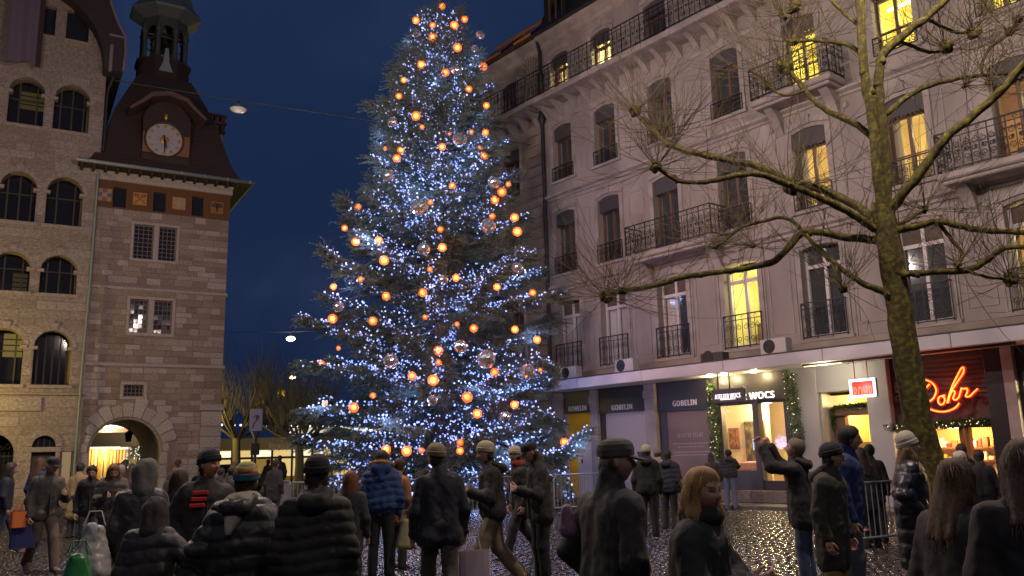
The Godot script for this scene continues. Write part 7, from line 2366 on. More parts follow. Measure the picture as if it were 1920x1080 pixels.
# ---------------------------------------------------------------- steel barriers round the tree
func crowd_barriers() -> void:
	var spots := [[-7.0, -25.2, -5.95, -22.9, "steel crowd barrier at the left rear corner of the tree enclosure"], [-5.85, -22.35, -3.65, -21.75, "steel crowd barrier left of the man in the blue jacket"], [-3.5, -21.7, -1.35, -22.1, "steel crowd barrier behind the man in the blue jacket"], [-1.25, -22.15, 0.85, -22.9, "steel crowd barrier behind the walkers in pale knitted caps"], [0.95, -22.95, 2.9, -24.1, "steel crowd barrier in front of the papered yellow shop front"], [4.95, -13.5, 6.9, -14.5, "pale steel barrier between the blue jacket and the black quilted coat"]]
	var first: Node3D = null
	for s in spots:
		var a := Vector3(s[0], 0, s[1])
		var b := Vector3(s[2], 0, s[3])
		var t: Node3D
		if first == null:
			t = thing("crowd_barrier", s[4], "barrier", Vector3.ZERO, 0.0, "crowd barriers round the tree")
			var steel := mat("barrier_steel", Color(0.26, 0.27, 0.30), 0.4, {"metal": 0.4})
			var fr := MB.new()
			fr.tube([Vector3(-1.05, 0.22, 0), Vector3(-1.05, 0.95, 0), Vector3(-0.97, 1.06, 0), Vector3(0.97, 1.06, 0), Vector3(1.05, 0.95, 0), Vector3(1.05, 0.22, 0), Vector3(-1.05, 0.22, 0)], 0.021, 6)
			obj("frame", fr, steel, t)
			for i in 17:
				var bm := MB.new()
				var x := -0.95 + i * 0.119
				bm.tube([Vector3(x, 0.22, 0), Vector3(x, 1.06, 0)], 0.0085, 5, false)
				obj("bar", bm, steel, t)
			for x in [-0.8, 0.8]:
				var fm := MB.new()
				fm.tube([Vector3(x, 0.22, 0), Vector3(x, 0.1, 0.05), Vector3(x, 0.02, 0.3)], 0.018, 6)
				fm.tube([Vector3(x, 0.22, 0), Vector3(x, 0.1, -0.05), Vector3(x, 0.02, -0.3)], 0.018, 6)
				obj("foot", fm, steel, t)
			first = t
		else:
			t = first.duplicate()
			t.name = numbered("crowd_barrier")
			add_child(t)
			t.set_meta("label", s[4])
		t.position = (a + b) * 0.5
		t.rotation.y = -atan2(b.z - a.z, b.x - a.x)
		t.scale.x = (b - a).length() / 2.14

# ---------------------------------------------------------------- people
# surface of a set of tapered bones [a, b, radius a, radius b], joined smoothly
func net(bones: Array, cell: float, blend := 0.04) -> MB:
	var lo := Vector3(1e9, 1e9, 1e9)
	var hi := -lo
	for b in bones:
		var r: float = maxf(b[2], b[3]) + blend + cell * 2.0
		lo = lo.min((b[0] as Vector3).min(b[1]) - Vector3(r, r, r))
		hi = hi.max((b[0] as Vector3).max(b[1]) + Vector3(r, r, r))
	var nx := int((hi.x - lo.x) / cell) + 2
	var ny := int((hi.y - lo.y) / cell) + 2
	var nz := int((hi.z - lo.z) / cell) + 2
	var sy := nx
	var sz := nx * ny
	var f := PackedFloat32Array()
	f.resize(nx * ny * nz)
	f.fill(9.0)
	for b in bones:
		var a: Vector3 = b[0]
		var ab: Vector3 = b[1] - a
		var ra: float = b[2]
		var dr: float = b[3] - ra
		var inv := 1.0 / maxf(ab.length_squared(), 1e-9)
		var r: float = maxf(b[2], b[3]) + blend + cell
		var p0 := a.min(b[1]) - Vector3(r, r, r) - lo
		var p1 := a.max(b[1]) + Vector3(r, r, r) - lo
		for k in range(maxi(int(p0.z / cell), 0), mini(int(p1.z / cell) + 1, nz - 1) + 1):
			for j in range(maxi(int(p0.y / cell), 0), mini(int(p1.y / cell) + 1, ny - 1) + 1):
				var at := k * sz + j * sy
				for i in range(maxi(int(p0.x / cell), 0), mini(int(p1.x / cell) + 1, nx - 1) + 1):
					var q := lo + Vector3(i, j, k) * cell - a
					var t := clampf(q.dot(ab) * inv, 0.0, 1.0)
					var d := (q - ab * t).length() - ra - dr * t
					var g := f[at + i]
					var h := blend - absf(d - g)
					f[at + i] = minf(d, g) - (h * h * 0.25 / blend if h > 0.0 else 0.0)
	var id := {}
	var pos := PackedVector3Array()
	var tris := PackedInt32Array()
	var step := [1, sy, sz]
	var around := [[0, -sy, -sy - sz, -sz], [0, -sz, -sz - 1, -1], [0, -1, -1 - sy, -sy]]
	var offs := [0, 1, sy, 1 + sy, sz, 1 + sz, sy + sz, 1 + sy + sz]
	var edges := [[0, 1], [2, 3], [4, 5], [6, 7], [0, 2], [1, 3], [4, 6], [5, 7], [0, 4], [1, 5], [2, 6], [3, 7]]
	for n in range(sz + sy + 1, f.size() - sz - sy - 1):
		if f[n] >= 0.0: continue
		for ax in 3:
			for s in [-1, 1]:
				if f[n + step[ax] * s] < 0.0: continue
				var e: int = n if s > 0 else n - step[ax]
				var q := []
				for o in around[ax]:
					var c: int = e + o
					if not id.has(c):
						var sum := Vector3.ZERO
						var cnt := 0
						for ed in edges:
							var v0 := f[c + offs[ed[0]]]
							var v1 := f[c + offs[ed[1]]]
							if (v0 < 0.0) == (v1 < 0.0): continue
							var t := v0 / (v0 - v1)
							var e0: int = ed[0]
							var e1: int = ed[1]
							sum += Vector3(e0 & 1, (e0 >> 1) & 1, e0 >> 2).lerp(Vector3(e1 & 1, (e1 >> 1) & 1, e1 >> 2), t)
							cnt += 1
						id[c] = pos.size()
						pos.append(lo + (Vector3(c % nx, (c / nx) % ny, c / sz) + sum / maxi(cnt, 1)) * cell)
					q.append(id[c])
				if s > 0: tris.append_array(PackedInt32Array([q[0], q[2], q[1], q[0], q[3], q[2]]))
				else: tris.append_array(PackedInt32Array([q[0], q[1], q[2], q[0], q[2], q[3]]))
	var m := MB.new()
	m.v = pos
	m.c.clear()
	faces_of[m] = tris
	return m

var faces_of := {}

# spreads an indexed net into triangles with smooth normals; folds and quilting push the points in or out
func cloth(m: MB, folds := 0.0, quilt := 0.0, amp := 0.0, col = null) -> MB:
	var tris: PackedInt32Array = faces_of[m]
	faces_of.erase(m)
	var pos := m.v
	var nrm := normals_of(pos, tris)
	if folds > 0.0 or quilt > 0.0:
		for i in pos.size():
			var p := pos[i]
			var d := 0.0
			if folds > 0.0: d += folds * (crease.get_noise_3d(p.x * 130.0, p.y * 34.0, p.z * 130.0) + 0.45 * crease.get_noise_3d(p.x * 230.0 + 50.0, p.y * 190.0, p.z * 230.0) + 0.3 * crease.get_noise_3d(p.x * 480.0, p.y * 380.0 + 90.0, p.z * 480.0))
			if quilt > 0.0: d += amp * (sqrt(absf(sin(PI * (p.y + 0.02 * sin(p.x * 9.0)) / quilt))) - 0.7)
			pos[i] = p + nrm[i] * d
		nrm = normals_of(pos, tris)
	var out := MB.new()
	if col != null:
		out.tinted = true
		out.tint = col
	for i in tris:
		out.v.append(pos[i])
		out.n.append(nrm[i])
		if col != null: out.c.append(col)
	return out

func normals_of(pos: PackedVector3Array, tris: PackedInt32Array) -> PackedVector3Array:
	var n := PackedVector3Array()
	n.resize(pos.size())
	for i in range(0, tris.size(), 3):
		var c := (pos[tris[i + 2]] - pos[tris[i]]).cross(pos[tris[i + 1]] - pos[tris[i]])
		n[tris[i]] += c
		n[tris[i + 1]] += c
		n[tris[i + 2]] += c
	for i in n.size(): n[i] = n[i].normalized()
	return n

var crease := FastNoiseLite.new()
var hand_shapes := {}

# a hand along -y from the wrist, palm towards +z, thumb on the +x side; curl 0..1
func hand(curl: float) -> MB:
	var key := "%.1f" % curl
	if hand_shapes.has(key): return hand_shapes[key]
	var b := [[Vector3(0, 0.01, 0), Vector3(0, -0.04, 0), 0.026, 0.03], [Vector3(-0.022, -0.045, 0), Vector3(-0.02, -0.085, 0), 0.016, 0.015], [Vector3(0.02, -0.04, 0), Vector3(0.022, -0.09, 0), 0.017, 0.015], [Vector3(0, -0.04, 0), Vector3(0, -0.09, 0), 0.018, 0.016]]
	var fl := [0.062, 0.074, 0.08, 0.07]
	for i in 4:
		var x := -0.03 + i * 0.0202
		var p := Vector3(x, -0.09, 0)
		var a := 0.25 + curl * 0.9
		for s in 3:
			var l: float = fl[i] * [0.45, 0.32, 0.23][s]
			var q := p + Vector3((x) * 0.12, -cos(a), sin(a)) * l
			b.append([p, q, 0.0095 - s * 0.001, 0.0088 - s * 0.001])
			p = q
			a += 0.2 + curl * 0.95
	var t := Vector3(0.026, -0.02, 0.008)
	for s in 3:
		var q: Vector3 = t + [Vector3(0.02, -0.026, 0.012), Vector3(0.008, -0.026, 0.008 + 0.012 * curl), Vector3(-0.002, -0.02, 0.006 + 0.014 * curl)][s]
		b.append([t, q, 0.0125 - s * 0.0015, 0.011 - s * 0.0015])
		t = q
	hand_shapes[key] = cloth(net(b, 0.0055, 0.006))
	return hand_shapes[key]

# head with a face, centre at the origin, looking along +z; hats and hair come separately
func head_mesh(m: MB, xf: Transform3D, skin: Color) -> void:
	var nu := 44
	var nv := 36
	var pts := PackedVector3Array()
	var cols := PackedColorArray()
	for j in nv + 1:
		for i in nu:
			var th := PI * j / nv
			var ph := TAU * i / nu
			var d := Vector3(sin(th) * sin(ph), cos(th), sin(th) * cos(ph))
			var p := Vector3(d.x * 0.077, d.y * 0.118, d.z * 0.098)
			var front := clampf(d.z, 0.0, 1.0)
			if p.y < 0.0:
				var t := -p.y / 0.118
				p.x *= 1.0 - 0.30 * t * t
				p.z = p.z * (1.0 - 0.12 * t) + 0.012 * t * front if p.z > 0.0 else p.z * (1.0 - 0.35 * t)
			if d.z > 0.0:
				var x := p.x
				var y := p.y
				p.z -= 0.010 * front * exp(-pow(x / 0.09, 2.0)) * 0.6
				p.z += 0.026 * exp(-pow(x / 0.011, 2.0) - pow((y + 0.020) / 0.016, 2.0))
				p.z += 0.014 * exp(-pow(x / 0.008, 2.0) - pow((y - 0.004) / 0.02, 2.0))
				for s in [-1.0, 1.0]:
					p.z -= 0.012 * exp(-pow((x - s * 0.031) / 0.015, 2.0) - pow((y - 0.010) / 0.011, 2.0))
					p.z += 0.005 * exp(-pow((x - s * 0.03) / 0.02, 2.0) - pow((y - 0.03) / 0.008, 2.0))
					p.z += 0.004 * exp(-pow((x - s * 0.042) / 0.018, 2.0) - pow((y + 0.022) / 0.02, 2.0))
				p.z += 0.007 * exp(-pow(x / 0.020, 2.0) - pow((y + 0.052) / 0.007, 2.0))
				p.z += 0.007 * exp(-pow(x / 0.018, 2.0) - pow((y + 0.066) / 0.007, 2.0))
				p.z -= 0.005 * exp(-pow(x / 0.025, 2.0) - pow((y + 0.0595) / 0.003, 2.0))
				p.z += 0.010 * exp(-pow(x / 0.02, 2.0) - pow((y + 0.1) / 0.016, 2.0))
			var c := skin
			if d.z > 0.3:
				for s in [-1.0, 1.0]:
					if pow((p.x - s * 0.031) / 0.013, 2.0) + pow((p.y - 0.010) / 0.007, 2.0) < 1.0: c = Color(0.05, 0.03, 0.025)
					if absf(p.x - s * 0.032) < 0.02 and absf(p.y - 0.031) < 0.006: c = skin * 0.3
				if absf(p.x) < 0.024 and absf(p.y + 0.059) < 0.012: c = skin * Color(0.85, 0.5, 0.5)
			pts.append(p)
			cols.append(c)
	var idx := PackedInt32Array()
	for j in nv:
		for i in nu:
			var a := j * nu + i
			var b := j * nu + (i + 1) % nu
			idx.append_array(PackedInt32Array([a, b + nu, b, a, a + nu, b + nu]))
	var nn := normals_of(pts, idx)
	for k in idx:
		m.v.append(xf * pts[k])
		m.n.append((xf.basis * nn[k]).normalized())
		m.c.append(cols[k])
	for s in [-1.0, 1.0]:
		var old := m.x
		m.x = xf
		m.tint = skin
		m.ball(Vector3(s * 0.078, -0.006, -0.008), Vector3(0.012, 0.03, 0.019), 8, 6)
		m.x = old

func limb2(a: Vector3, b: Vector3, c: Vector3, r0: float, r1: float, r2: float) -> Array:
	return [[a, b, r0, r1], [b, c, r1, r2]]

# o: at, turn, h (height), label, coat, trousers, arms [left, right], legs, hat, hair, skin, cell ...
func person(o: Dictionary) -> Node3D:
	var p := thing("person", o.label, "person", o.at, deg_to_rad(o.get("turn", 0.0)), "people in the crowd on the square")
	p.scale = Vector3.ONE * (o.h / 1.75)
	var cell: float = o.get("cell", 0.02)
	var skin: Color = o.get("skin", Color(0.36, 0.20, 0.13))
	var lean: float = o.get("lean", 0.03)
	var wide: float = o.get("wide", 1.0)
	# joints, facing +z, left is +x
	var hip := Vector3(0, 0.93, 0)
	var chest := Vector3(0, 1.30, lean)
	var neck := Vector3(0, 1.47, lean * 1.3)
	var look := Basis.from_euler(Vector3(deg_to_rad(o.get("nod", 8.0)), deg_to_rad(o.get("look", 0.0)), deg_to_rad(o.get("tilt", 0.0))))
	var head := neck + look * Vector3(0, 0.155, 0.028)
	var hx := Transform3D(look, head)
	var legs := []
	var feet := []
	for s in [-1.0, 1.0]:
		var h := hip + Vector3(s * 0.092, -0.02, 0)
		var knee := h + Vector3(s * 0.015, -0.43, 0.02)
		var ankle := Vector3(s * 0.115, 0.08, -0.01)
		if o.get("legs", "stand") == "walk":
			var fw: bool = (s > 0) == o.get("lead_left", true)
			knee = h + (Vector3(0, -0.40, 0.17) if fw else Vector3(0, -0.42, -0.06))
			ankle = Vector3(s * 0.08, 0.09, 0.30) if fw else Vector3(s * 0.08, 0.15, -0.36)
		legs.append([h, knee, ankle])
		feet.append([ankle, o.get("legs", "stand") == "walk" and (s > 0) != o.get("lead_left", true)])
	var arms := []
	var wrists := []
	for k in 2:
		var s := 1.0 if k == 0 else -1.0
		var sh := chest + Vector3(s * 0.172 * wide, 0.075, -0.01)
		var e := sh + Vector3(s * 0.075, -0.29, -0.03)
		var w := e + Vector3(s * 0.005, -0.24, 0.07)
		match (o.get("arms", ["down", "down"]) as Array)[k]:
			"phone":
				e = sh + Vector3(s * 0.06, -0.28, 0.07)
				w = e + Vector3(-s * 0.10, 0.07, 0.23)
			"raise":
				e = sh + Vector3(s * 0.10, 0.04, 0.26)
				w = e + Vector3(-s * 0.07, 0.25, 0.10)
			"reach":
				e = sh + Vector3(s * 0.08, -0.14, 0.24)
				w = e + Vector3(-s * 0.02, 0.05, 0.25)
			"pocket":
				e = sh + Vector3(s * 0.13, -0.26, -0.08)
				w = e + Vector3(-s * 0.10, -0.20, 0.14)
			"out":
				e = sh + Vector3(s * 0.22, -0.19, 0.03)
				w = e + Vector3(s * 0.18, -0.16, 0.08)
			"hug":
				e = sh + Vector3(s * 0.08, -0.25, 0.1)
				w = e + Vector3(-s * 0.22, 0.0, 0.14)
		arms.append([sh, e, w])
		wrists.append(w)
	p.set_meta("wrists", wrists)
	# the body: one continuous figure
	var core := [[hip + Vector3(-0.06, 0, 0), hip + Vector3(0.06, 0, 0), 0.10, 0.10], [hip, chest, 0.085, 0.085], [chest + Vector3(-0.08, 0.02, 0), chest + Vector3(0.08, 0.02, 0), 0.08, 0.08], [chest, neck, 0.09, 0.055], [neck, head + look * Vector3(0, -0.05, -0.02), 0.054, 0.056]]
	for l in legs: core += limb2(l[0], l[1], l[2], 0.082, 0.055, 0.04)
	for a in arms: core += limb2(a[0], a[1], a[2], 0.05, 0.04, 0.027)
	for f in feet: core.append([f[0] + Vector3(0, -0.03, 0), f[0] + Vector3(0, -0.045, 0.12), 0.035, 0.03])
	var body := cloth(net(core, maxf(cell, 0.024), 0.035), 0.0, 0.0, 0.0, skin)
	head_mesh(body, hx, skin)
	var grips: Array = o.get("grip", [0.3, 0.3])
	if o.get("hands", true):
		for k in 2:
			var a: Array = arms[k]
			var d: Vector3 = (a[2] - a[1]).normalized()
			var fwd := Vector3(0, 0, 1) if absf(d.z) < 0.8 else Vector3(0, 1, 0)
			var z := (fwd - d * fwd.dot(d)).normalized()
			var y := -d
			var x := y.cross(z).normalized()
			var inward := Basis(x, y, z) * Basis(Vector3.UP, (-1.0 if k == 0 else 1.0) * 1.2)
			if k == 1: inward = inward * Basis.from_scale(Vector3(-1, 1, 1))
			body.add(hand(grips[k]), Transform3D(inward, a[2] + d * 0.01), skin)
	obj("body", body, mat("skin", Color(1, 1, 1), 0.55, {"vc": true}), p)
	# legs
	var tc: Color = o.get("trousers", Color(0.03, 0.03, 0.035))
	if not o.get("cut", false):
		var tb := [[hip + Vector3(-0.06, 0.03, 0), hip + Vector3(0.06, 0.03, 0), 0.125, 0.125]]
		for l in legs:
			tb += limb2(l[0], l[1], l[2] + Vector3(0, -0.02, 0), 0.105, o.get("leg_r", 0.078), o.get("leg_r", 0.078) * 0.92)
		obj("trousers", cloth(net(tb, maxf(cell, 0.018), 0.03), 0.012), fabric("trousers", tc, 0.9), p)
		for f in feet:
			var m := MB.new()
			var tip: Transform3D = Transform3D(Basis(Vector3.RIGHT, 0.55 if f[1] else 0.0), f[0])
			m.x = tip
			m.ball(Vector3(0, -0.035, 0.0), Vector3(0.05, 0.055, 0.065), 10, 7)
			m.ball(Vector3(0, -0.048, 0.09), Vector3(0.048, 0.036, 0.10), 10, 7)
			var sh := obj("shoe", m, fabric("shoe", o.get("shoes", Color(0.02, 0.02, 0.02)), 0.6), p)
			var so := MB.new()
			so.x = tip
			so.cbox(Vector3(-0.046, -0.085, -0.062), Vector3(0.046, -0.066, 0.185), 0.012)
			obj("sole", so, fabric("sole", o.get("soles", Color(0.03, 0.03, 0.03)), 0.7), sh)
	# coat or jacket
	var cc: Color = o.get("coat", Color(0.02, 0.02, 0.022))
	var hem: float = o.get("hem", 0.86)
	var puff: float = o.get("puff", 0.0)
	var low := hip + Vector3(0, hem - 0.93, 0)
	var cr := 0.112 + puff * 0.8
	var cb := []
	for s in [-1.0, 1.0]:
		cb.append([chest + Vector3(s * 0.085 * wide, 0.03, 0), hip + Vector3(s * 0.07, 0.05, 0), cr, cr])
		cb.append([hip + Vector3(s * 0.07, 0.05, 0), low + Vector3(s * (0.075 + o.get("flare", 0.01)), 0.03, 0), cr, cr + o.get("flare", 0.01)])
	cb.append([chest + Vector3(0, 0.02, 0.012), low + Vector3(0, 0.03, 0.005), cr, cr])
	for s in [-1.0, 1.0]: cb.append([chest + Vector3(s * 0.03, 0.105, -0.005), chest + Vector3(s * 0.135 * wide, 0.072, -0.005), 0.072 + puff * 0.4, 0.066 + puff * 0.5])
	cb.append([chest + Vector3(0, 0.08, 0), neck + Vector3(0, -0.01 + o.get("collar", 0.03), 0), 0.09, 0.074])
	for a in arms: cb += limb2(a[0], a[1], a[2] + (a[1] - a[2]) * 0.06, 0.068 + puff * 0.6, 0.058 + puff * 0.6, 0.046 + puff * 0.45)
	var coat := obj("coat", cloth(net(cb, cell, 0.045), o.get("folds", 0.019), o.get("quilt", 0.0), 0.019), fabric("coat", cc, o.get("shine", 0.8)), p)
	if o.get("hood_down", puff > 0.015 and o.get("hair", "short") != "long") and not o.get("hat", "") in ["hood", "fur_hood"]:
		var hbn := [[neck + Vector3(-0.075, 0.015, -0.05), neck + Vector3(-0.06, -0.03, -0.12 - puff), 0.045, 0.05], [neck + Vector3(0.075, 0.015, -0.05), neck + Vector3(0.06, -0.03, -0.12 - puff), 0.045, 0.05], [neck + Vector3(-0.06, -0.04, -0.12 - puff), neck + Vector3(0.06, -0.04, -0.12 - puff), 0.055, 0.055]]
		obj("hood", cloth(net(hbn, minf(cell, 0.018), 0.04), 0.016), fabric("coat", cc, o.get("shine", 0.8)), coat)
	var zp := MB.new()
	var front := lean * 0.5 + cr + 0.022
	zp.box(Vector3(-0.006, low.y, front - 0.06), Vector3(0.006, 1.38, front + lean * 0.3))
	obj("zip", zp, mat("zip_metal", Color(0.12, 0.12, 0.13), 0.4, {"metal": 0.6}), coat)
	for k in 2:
		var a: Array = arms[k]
		var cd: Vector3 = (a[2] - a[1]).normalized()
		var cu := MB.new()
		var rc := 0.046 + puff * 0.5
		cu.tube([a[2] - cd * 0.045, a[2] - cd * 0.03, a[2] - cd * 0.012, a[2] - cd * 0.002], [rc, rc + 0.006, rc + 0.006, rc - 0.006], 14)
		obj("cuff", cu, fabric("cuff", cc * 0.7, 0.85), coat)
	if o.has("band"):
		var q: Array = o.band
		var bb := []
		for s in [-1.0, 1.0]: bb.append([Vector3(s * 0.085, q[0], lean * 0.5), Vector3(s * 0.085, q[1], lean * 0.5), cr + 0.005, cr + 0.005])
		obj("lower_layer", cloth(net(bb, cell, 0.045), 0.01), fabric("layer", q[2], 0.7), p)
	if o.has("patch"):
		var pm := MB.new()
		for i in 3: pm.cbox(Vector3(-0.14 - 0.01 * i, 1.36 - i * 0.055, lean + 0.115 + puff), Vector3(0.0 - 0.012 * i, 1.40 - i * 0.055, lean + 0.14 + puff), 0.008)
		obj("chest_print", pm, fabric("print", o.patch, 0.6), coat)
	if o.has("strap"):
		var sm := MB.new()
		var sp := []
		for i in 13:
			var u := i / 12.0
			sp.append(Vector3(lerpf(0.12, -0.22, u), lerpf(1.44, 0.82, u), lean + (0.135 + puff) * sin(clampf(0.25 + u * 0.6, 0.0, 1.0) * PI)))
		sm.tube(sp, 0.011, 6)
		obj("bag_strap", sm, fabric("strap", o.strap, 0.6), p)
	# head gear and hair
	var hc: Color = o.get("hair_color", Color(0.03, 0.018, 0.01))
	var hair: String = o.get("hair", "short")
	var hb := []
	var under: bool = o.get("hat", "") in ["beanie", "cap"]
	if hair != "none":
		hb = [[hx * Vector3(0, 0.045, -0.012), hx * Vector3(0, 0.03, -0.03), 0.088, 0.085], [hx * Vector3(-0.045, 0.03, -0.02), hx * Vector3(-0.05, -0.03, -0.035), 0.045, 0.035], [hx * Vector3(0.045, 0.03, -0.02), hx * Vector3(0.05, -0.03, -0.035), 0.045, 0.035], [hx * Vector3(0, 0.0, -0.055), hx * Vector3(0, -0.075, -0.05), 0.062, 0.05], [hx * Vector3(0, 0.075, 0.02), hx * Vector3(0, 0.05, -0.05), 0.045, 0.07]]
		if under: hb = [[hx * Vector3(0, -0.02, -0.058), hx * Vector3(0, -0.08, -0.05), 0.042, 0.045], [hx * Vector3(-0.055, -0.005, -0.03), hx * Vector3(-0.055, -0.05, -0.035), 0.028, 0.026], [hx * Vector3(0.055, -0.005, -0.03), hx * Vector3(0.055, -0.05, -0.035), 0.028, 0.026]]
		if hair == "long":
			for s in [-1.0, 1.0]:
				hb.append([hx * Vector3(s * 0.062, -0.01 if under else 0.02, -0.01), hx * Vector3(s * 0.082, -0.12, 0.005), 0.035, 0.036])
				hb.append([hx * Vector3(s * 0.082, -0.12, 0.005), neck + Vector3(s * 0.10, -0.10 - o.get("hair_len", 0.1), 0.06), 0.038, 0.02])
				hb.append([hx * Vector3(s * 0.05, -0.03, -0.05), neck + Vector3(s * 0.07, -0.09 - o.get("hair_len", 0.1), -0.105 - puff), 0.055, 0.035])
			hb.append([hx * Vector3(0, -0.03, -0.055), neck + Vector3(0, -0.11 - o.get("hair_len", 0.1), -0.115 - puff), 0.06, 0.035])
		var hm := cloth(net(hb, minf(cell, 0.013), 0.035), 0.0)
		strands(hm, hx.affine_inverse(), 0.003, 0 if cell > 0.022 else 900, 0.10 if hair == "long" else 0.035)
		obj("hair", hm, fabric("hair", hc, 0.7), p)
	var hatc: Color = o.get("hat_color", Color(0.02, 0.02, 0.022))
	match o.get("hat", ""):
		"beanie":
			var m := MB.new()
			m.x = hx * Transform3D(Basis(Vector3.RIGHT, -0.27), Vector3(0, 0.018, -0.008))
			var sc := Transform3D(Basis.from_scale(Vector3(0.093, 0.126, 0.114)), Vector3.ZERO)
			m.x = m.x * sc
			var tall: float = o.get("hat_tall", 1.0)
			m.lathe([Vector2(1.03, 0.0), Vector2(1.09, 0.06), Vector2(1.09, 0.36), Vector2(1.04, 0.42), Vector2(0.99, 0.45), Vector2(0.97, 0.55 * tall), Vector2(0.86, 0.76 * tall), Vector2(0.66, 0.93 * tall), Vector2(0.4, 1.03 * tall), Vector2(0.0, 1.08 * tall)], 28)
			for i in range(0, m.v.size()):
				var q := hx.affine_inverse() * m.v[i]
				m.v[i] += m.n[i] * 0.0022 * sin(atan2(q.x, q.z) * 34.0)
			if o.has("stripes"):
				m.tinted = true
				for i in m.v.size():
					var q := hx.affine_inverse() * m.v[i]
					m.c.append((o.stripes as Array)[clampi(int((q.y - 0.02) / 0.125 * o.stripes.size()), 0, o.stripes.size() - 1)])
				obj("knitted_hat", m, mat("striped_knit", Color(1, 1, 1), 0.95, {"vc": true}), p)
			else: obj("knitted_hat", m, fabric("knit", hatc, 0.95), p)
		"cap":
			var m := MB.new()
			m.x = hx * Transform3D(Basis(Vector3.RIGHT, -0.06).scaled_local(Vector3(0.088, 0.10, 0.108)), Vector3(0, 0.035, -0.004))
			m.lathe([Vector2(1.02, 0.0), Vector2(1.03, 0.35), Vector2(0.97, 0.65), Vector2(0.8, 0.86), Vector2(0.45, 0.98), Vector2(0.0, 1.0)], 24)
			var cap := obj("cap", m, fabric("knit", hatc, 0.85), p)
			var bm := MB.new()
			bm.x = hx
			for i in 10:
				var a0 := -0.95 + 1.9 * i / 10.0
				var a1 := -0.95 + 1.9 * (i + 1) / 10.0
				for z in [0.0, -0.008]:
					bm.face(Vector3(sin(a0) * 0.086, 0.04 + z, cos(a0) * 0.098), Vector3(sin(a1) * 0.086, 0.04 + z, cos(a1) * 0.098), Vector3(sin(a1) * 0.08, 0.018 + z, 0.09 + cos(a1) * 0.085), Vector3(sin(a0) * 0.08, 0.018 + z, 0.09 + cos(a0) * 0.085), Vector3(0, 1 if z == 0.0 else -1, 0))
			obj("brim", bm, fabric("knit", hatc, 0.85), cap)
		"hood":
			var b := [[hx * Vector3(0, 0.045, -0.025), hx * Vector3(0, 0.02, -0.045), 0.115, 0.115], [hx * Vector3(0, -0.03, -0.05), neck + Vector3(0, 0.0, -0.05), 0.11, 0.105], [hx * Vector3(-0.05, -0.03, 0.0), neck + Vector3(-0.07, -0.01, 0.04), 0.075, 0.07], [hx * Vector3(0.05, -0.03, 0.0), neck + Vector3(0.07, -0.01, 0.04), 0.075, 0.07], [hx * Vector3(0, 0.09, 0.02), hx * Vector3(0, 0.07, -0.04), 0.065, 0.08]]
			obj("hood", cloth(net(b, cell, 0.04), 0.018), fabric("coat", o.get("hood_color", cc), 0.9), coat)
		"fur_hood":
			var b := [[neck + Vector3(-0.07, 0.03, -0.09), neck + Vector3(0.07, 0.03, -0.09), 0.085, 0.085], [neck + Vector3(0, 0.0, -0.09), chest + Vector3(0, 0.06, -0.12), 0.09, 0.06]]
			obj("hood", cloth(net(b, cell, 0.04), 0.012), fabric("coat", cc, 0.9), coat)
			var fm := MB.new()
			var src := []
			for i in 17:
				var a := -0.2 + (PI + 0.4) * i / 16.0
				src.append(neck + Vector3(cos(a) * 0.145, 0.075 + sin(a) * 0.045, -0.06 + 0.03 * cos(a) * cos(a) - 0.07 * sin(a)))
			fm.tube(src, 0.028, 8)
			for k in 900:
				var q := at_path(src, rng.randf())
				var d := Vector3(rf(-1, 1), rf(-0.6, 1), rf(-1, 1)).normalized()
				var w := d.cross(Vector3(rf(-1, 1), rf(-1, 1), 0.3)).normalized() * 0.0025
				fm.tri(q + d * 0.02 - w, q + d * rf(0.05, 0.07), q + d * 0.02 + w)
			obj("fur_trim", fm, fabric("fur", Color(0.42, 0.24, 0.10), 0.9), coat)
	if o.has("scarf"):
		var b := []
		for i in 8:
			var a := TAU * i / 8.0
			var a2 := TAU * (i + 1) / 8.0
			b.append([neck + Vector3(cos(a) * 0.075, 0.02, sin(a) * 0.075), neck + Vector3(cos(a2) * 0.075, 0.02, sin(a2) * 0.075), 0.045, 0.045])
		if o.has("scarf_back"): b += [[neck + Vector3(-0.05, 0.0, -0.11), neck + Vector3(0.02, -0.22, -0.165 - puff), 0.06, 0.02], [neck + Vector3(0.06, 0.0, -0.11), neck + Vector3(0.02, -0.2, -0.165 - puff), 0.06, 0.02]]
		obj("scarf", cloth(net(b, minf(cell, 0.016), 0.03), 0.012), fabric("wool", o.scarf, 0.95), p)
	if o.get("glasses", false):
		var m := MB.new()
		m.x = hx
		for s in [-1.0, 1.0]:
			var q := []
			for i in 13: q.append(Vector3(s * 0.032 + cos(TAU * i / 12.0) * 0.024, 0.010 + sin(TAU * i / 12.0) * 0.017, 0.102))
			m.tube(q, 0.0022, 5, false)
			m.tube([Vector3(s * 0.056, 0.012, 0.1), Vector3(s * 0.08, 0.012, 0.0)], 0.002, 5)
		m.tube([Vector3(-0.009, 0.014, 0.104), Vector3(0.009, 0.014, 0.104)], 0.0022, 5)
		obj("spectacles", m, mat("black_plastic", Color(0.02, 0.02, 0.02), 0.5), p)
	return p

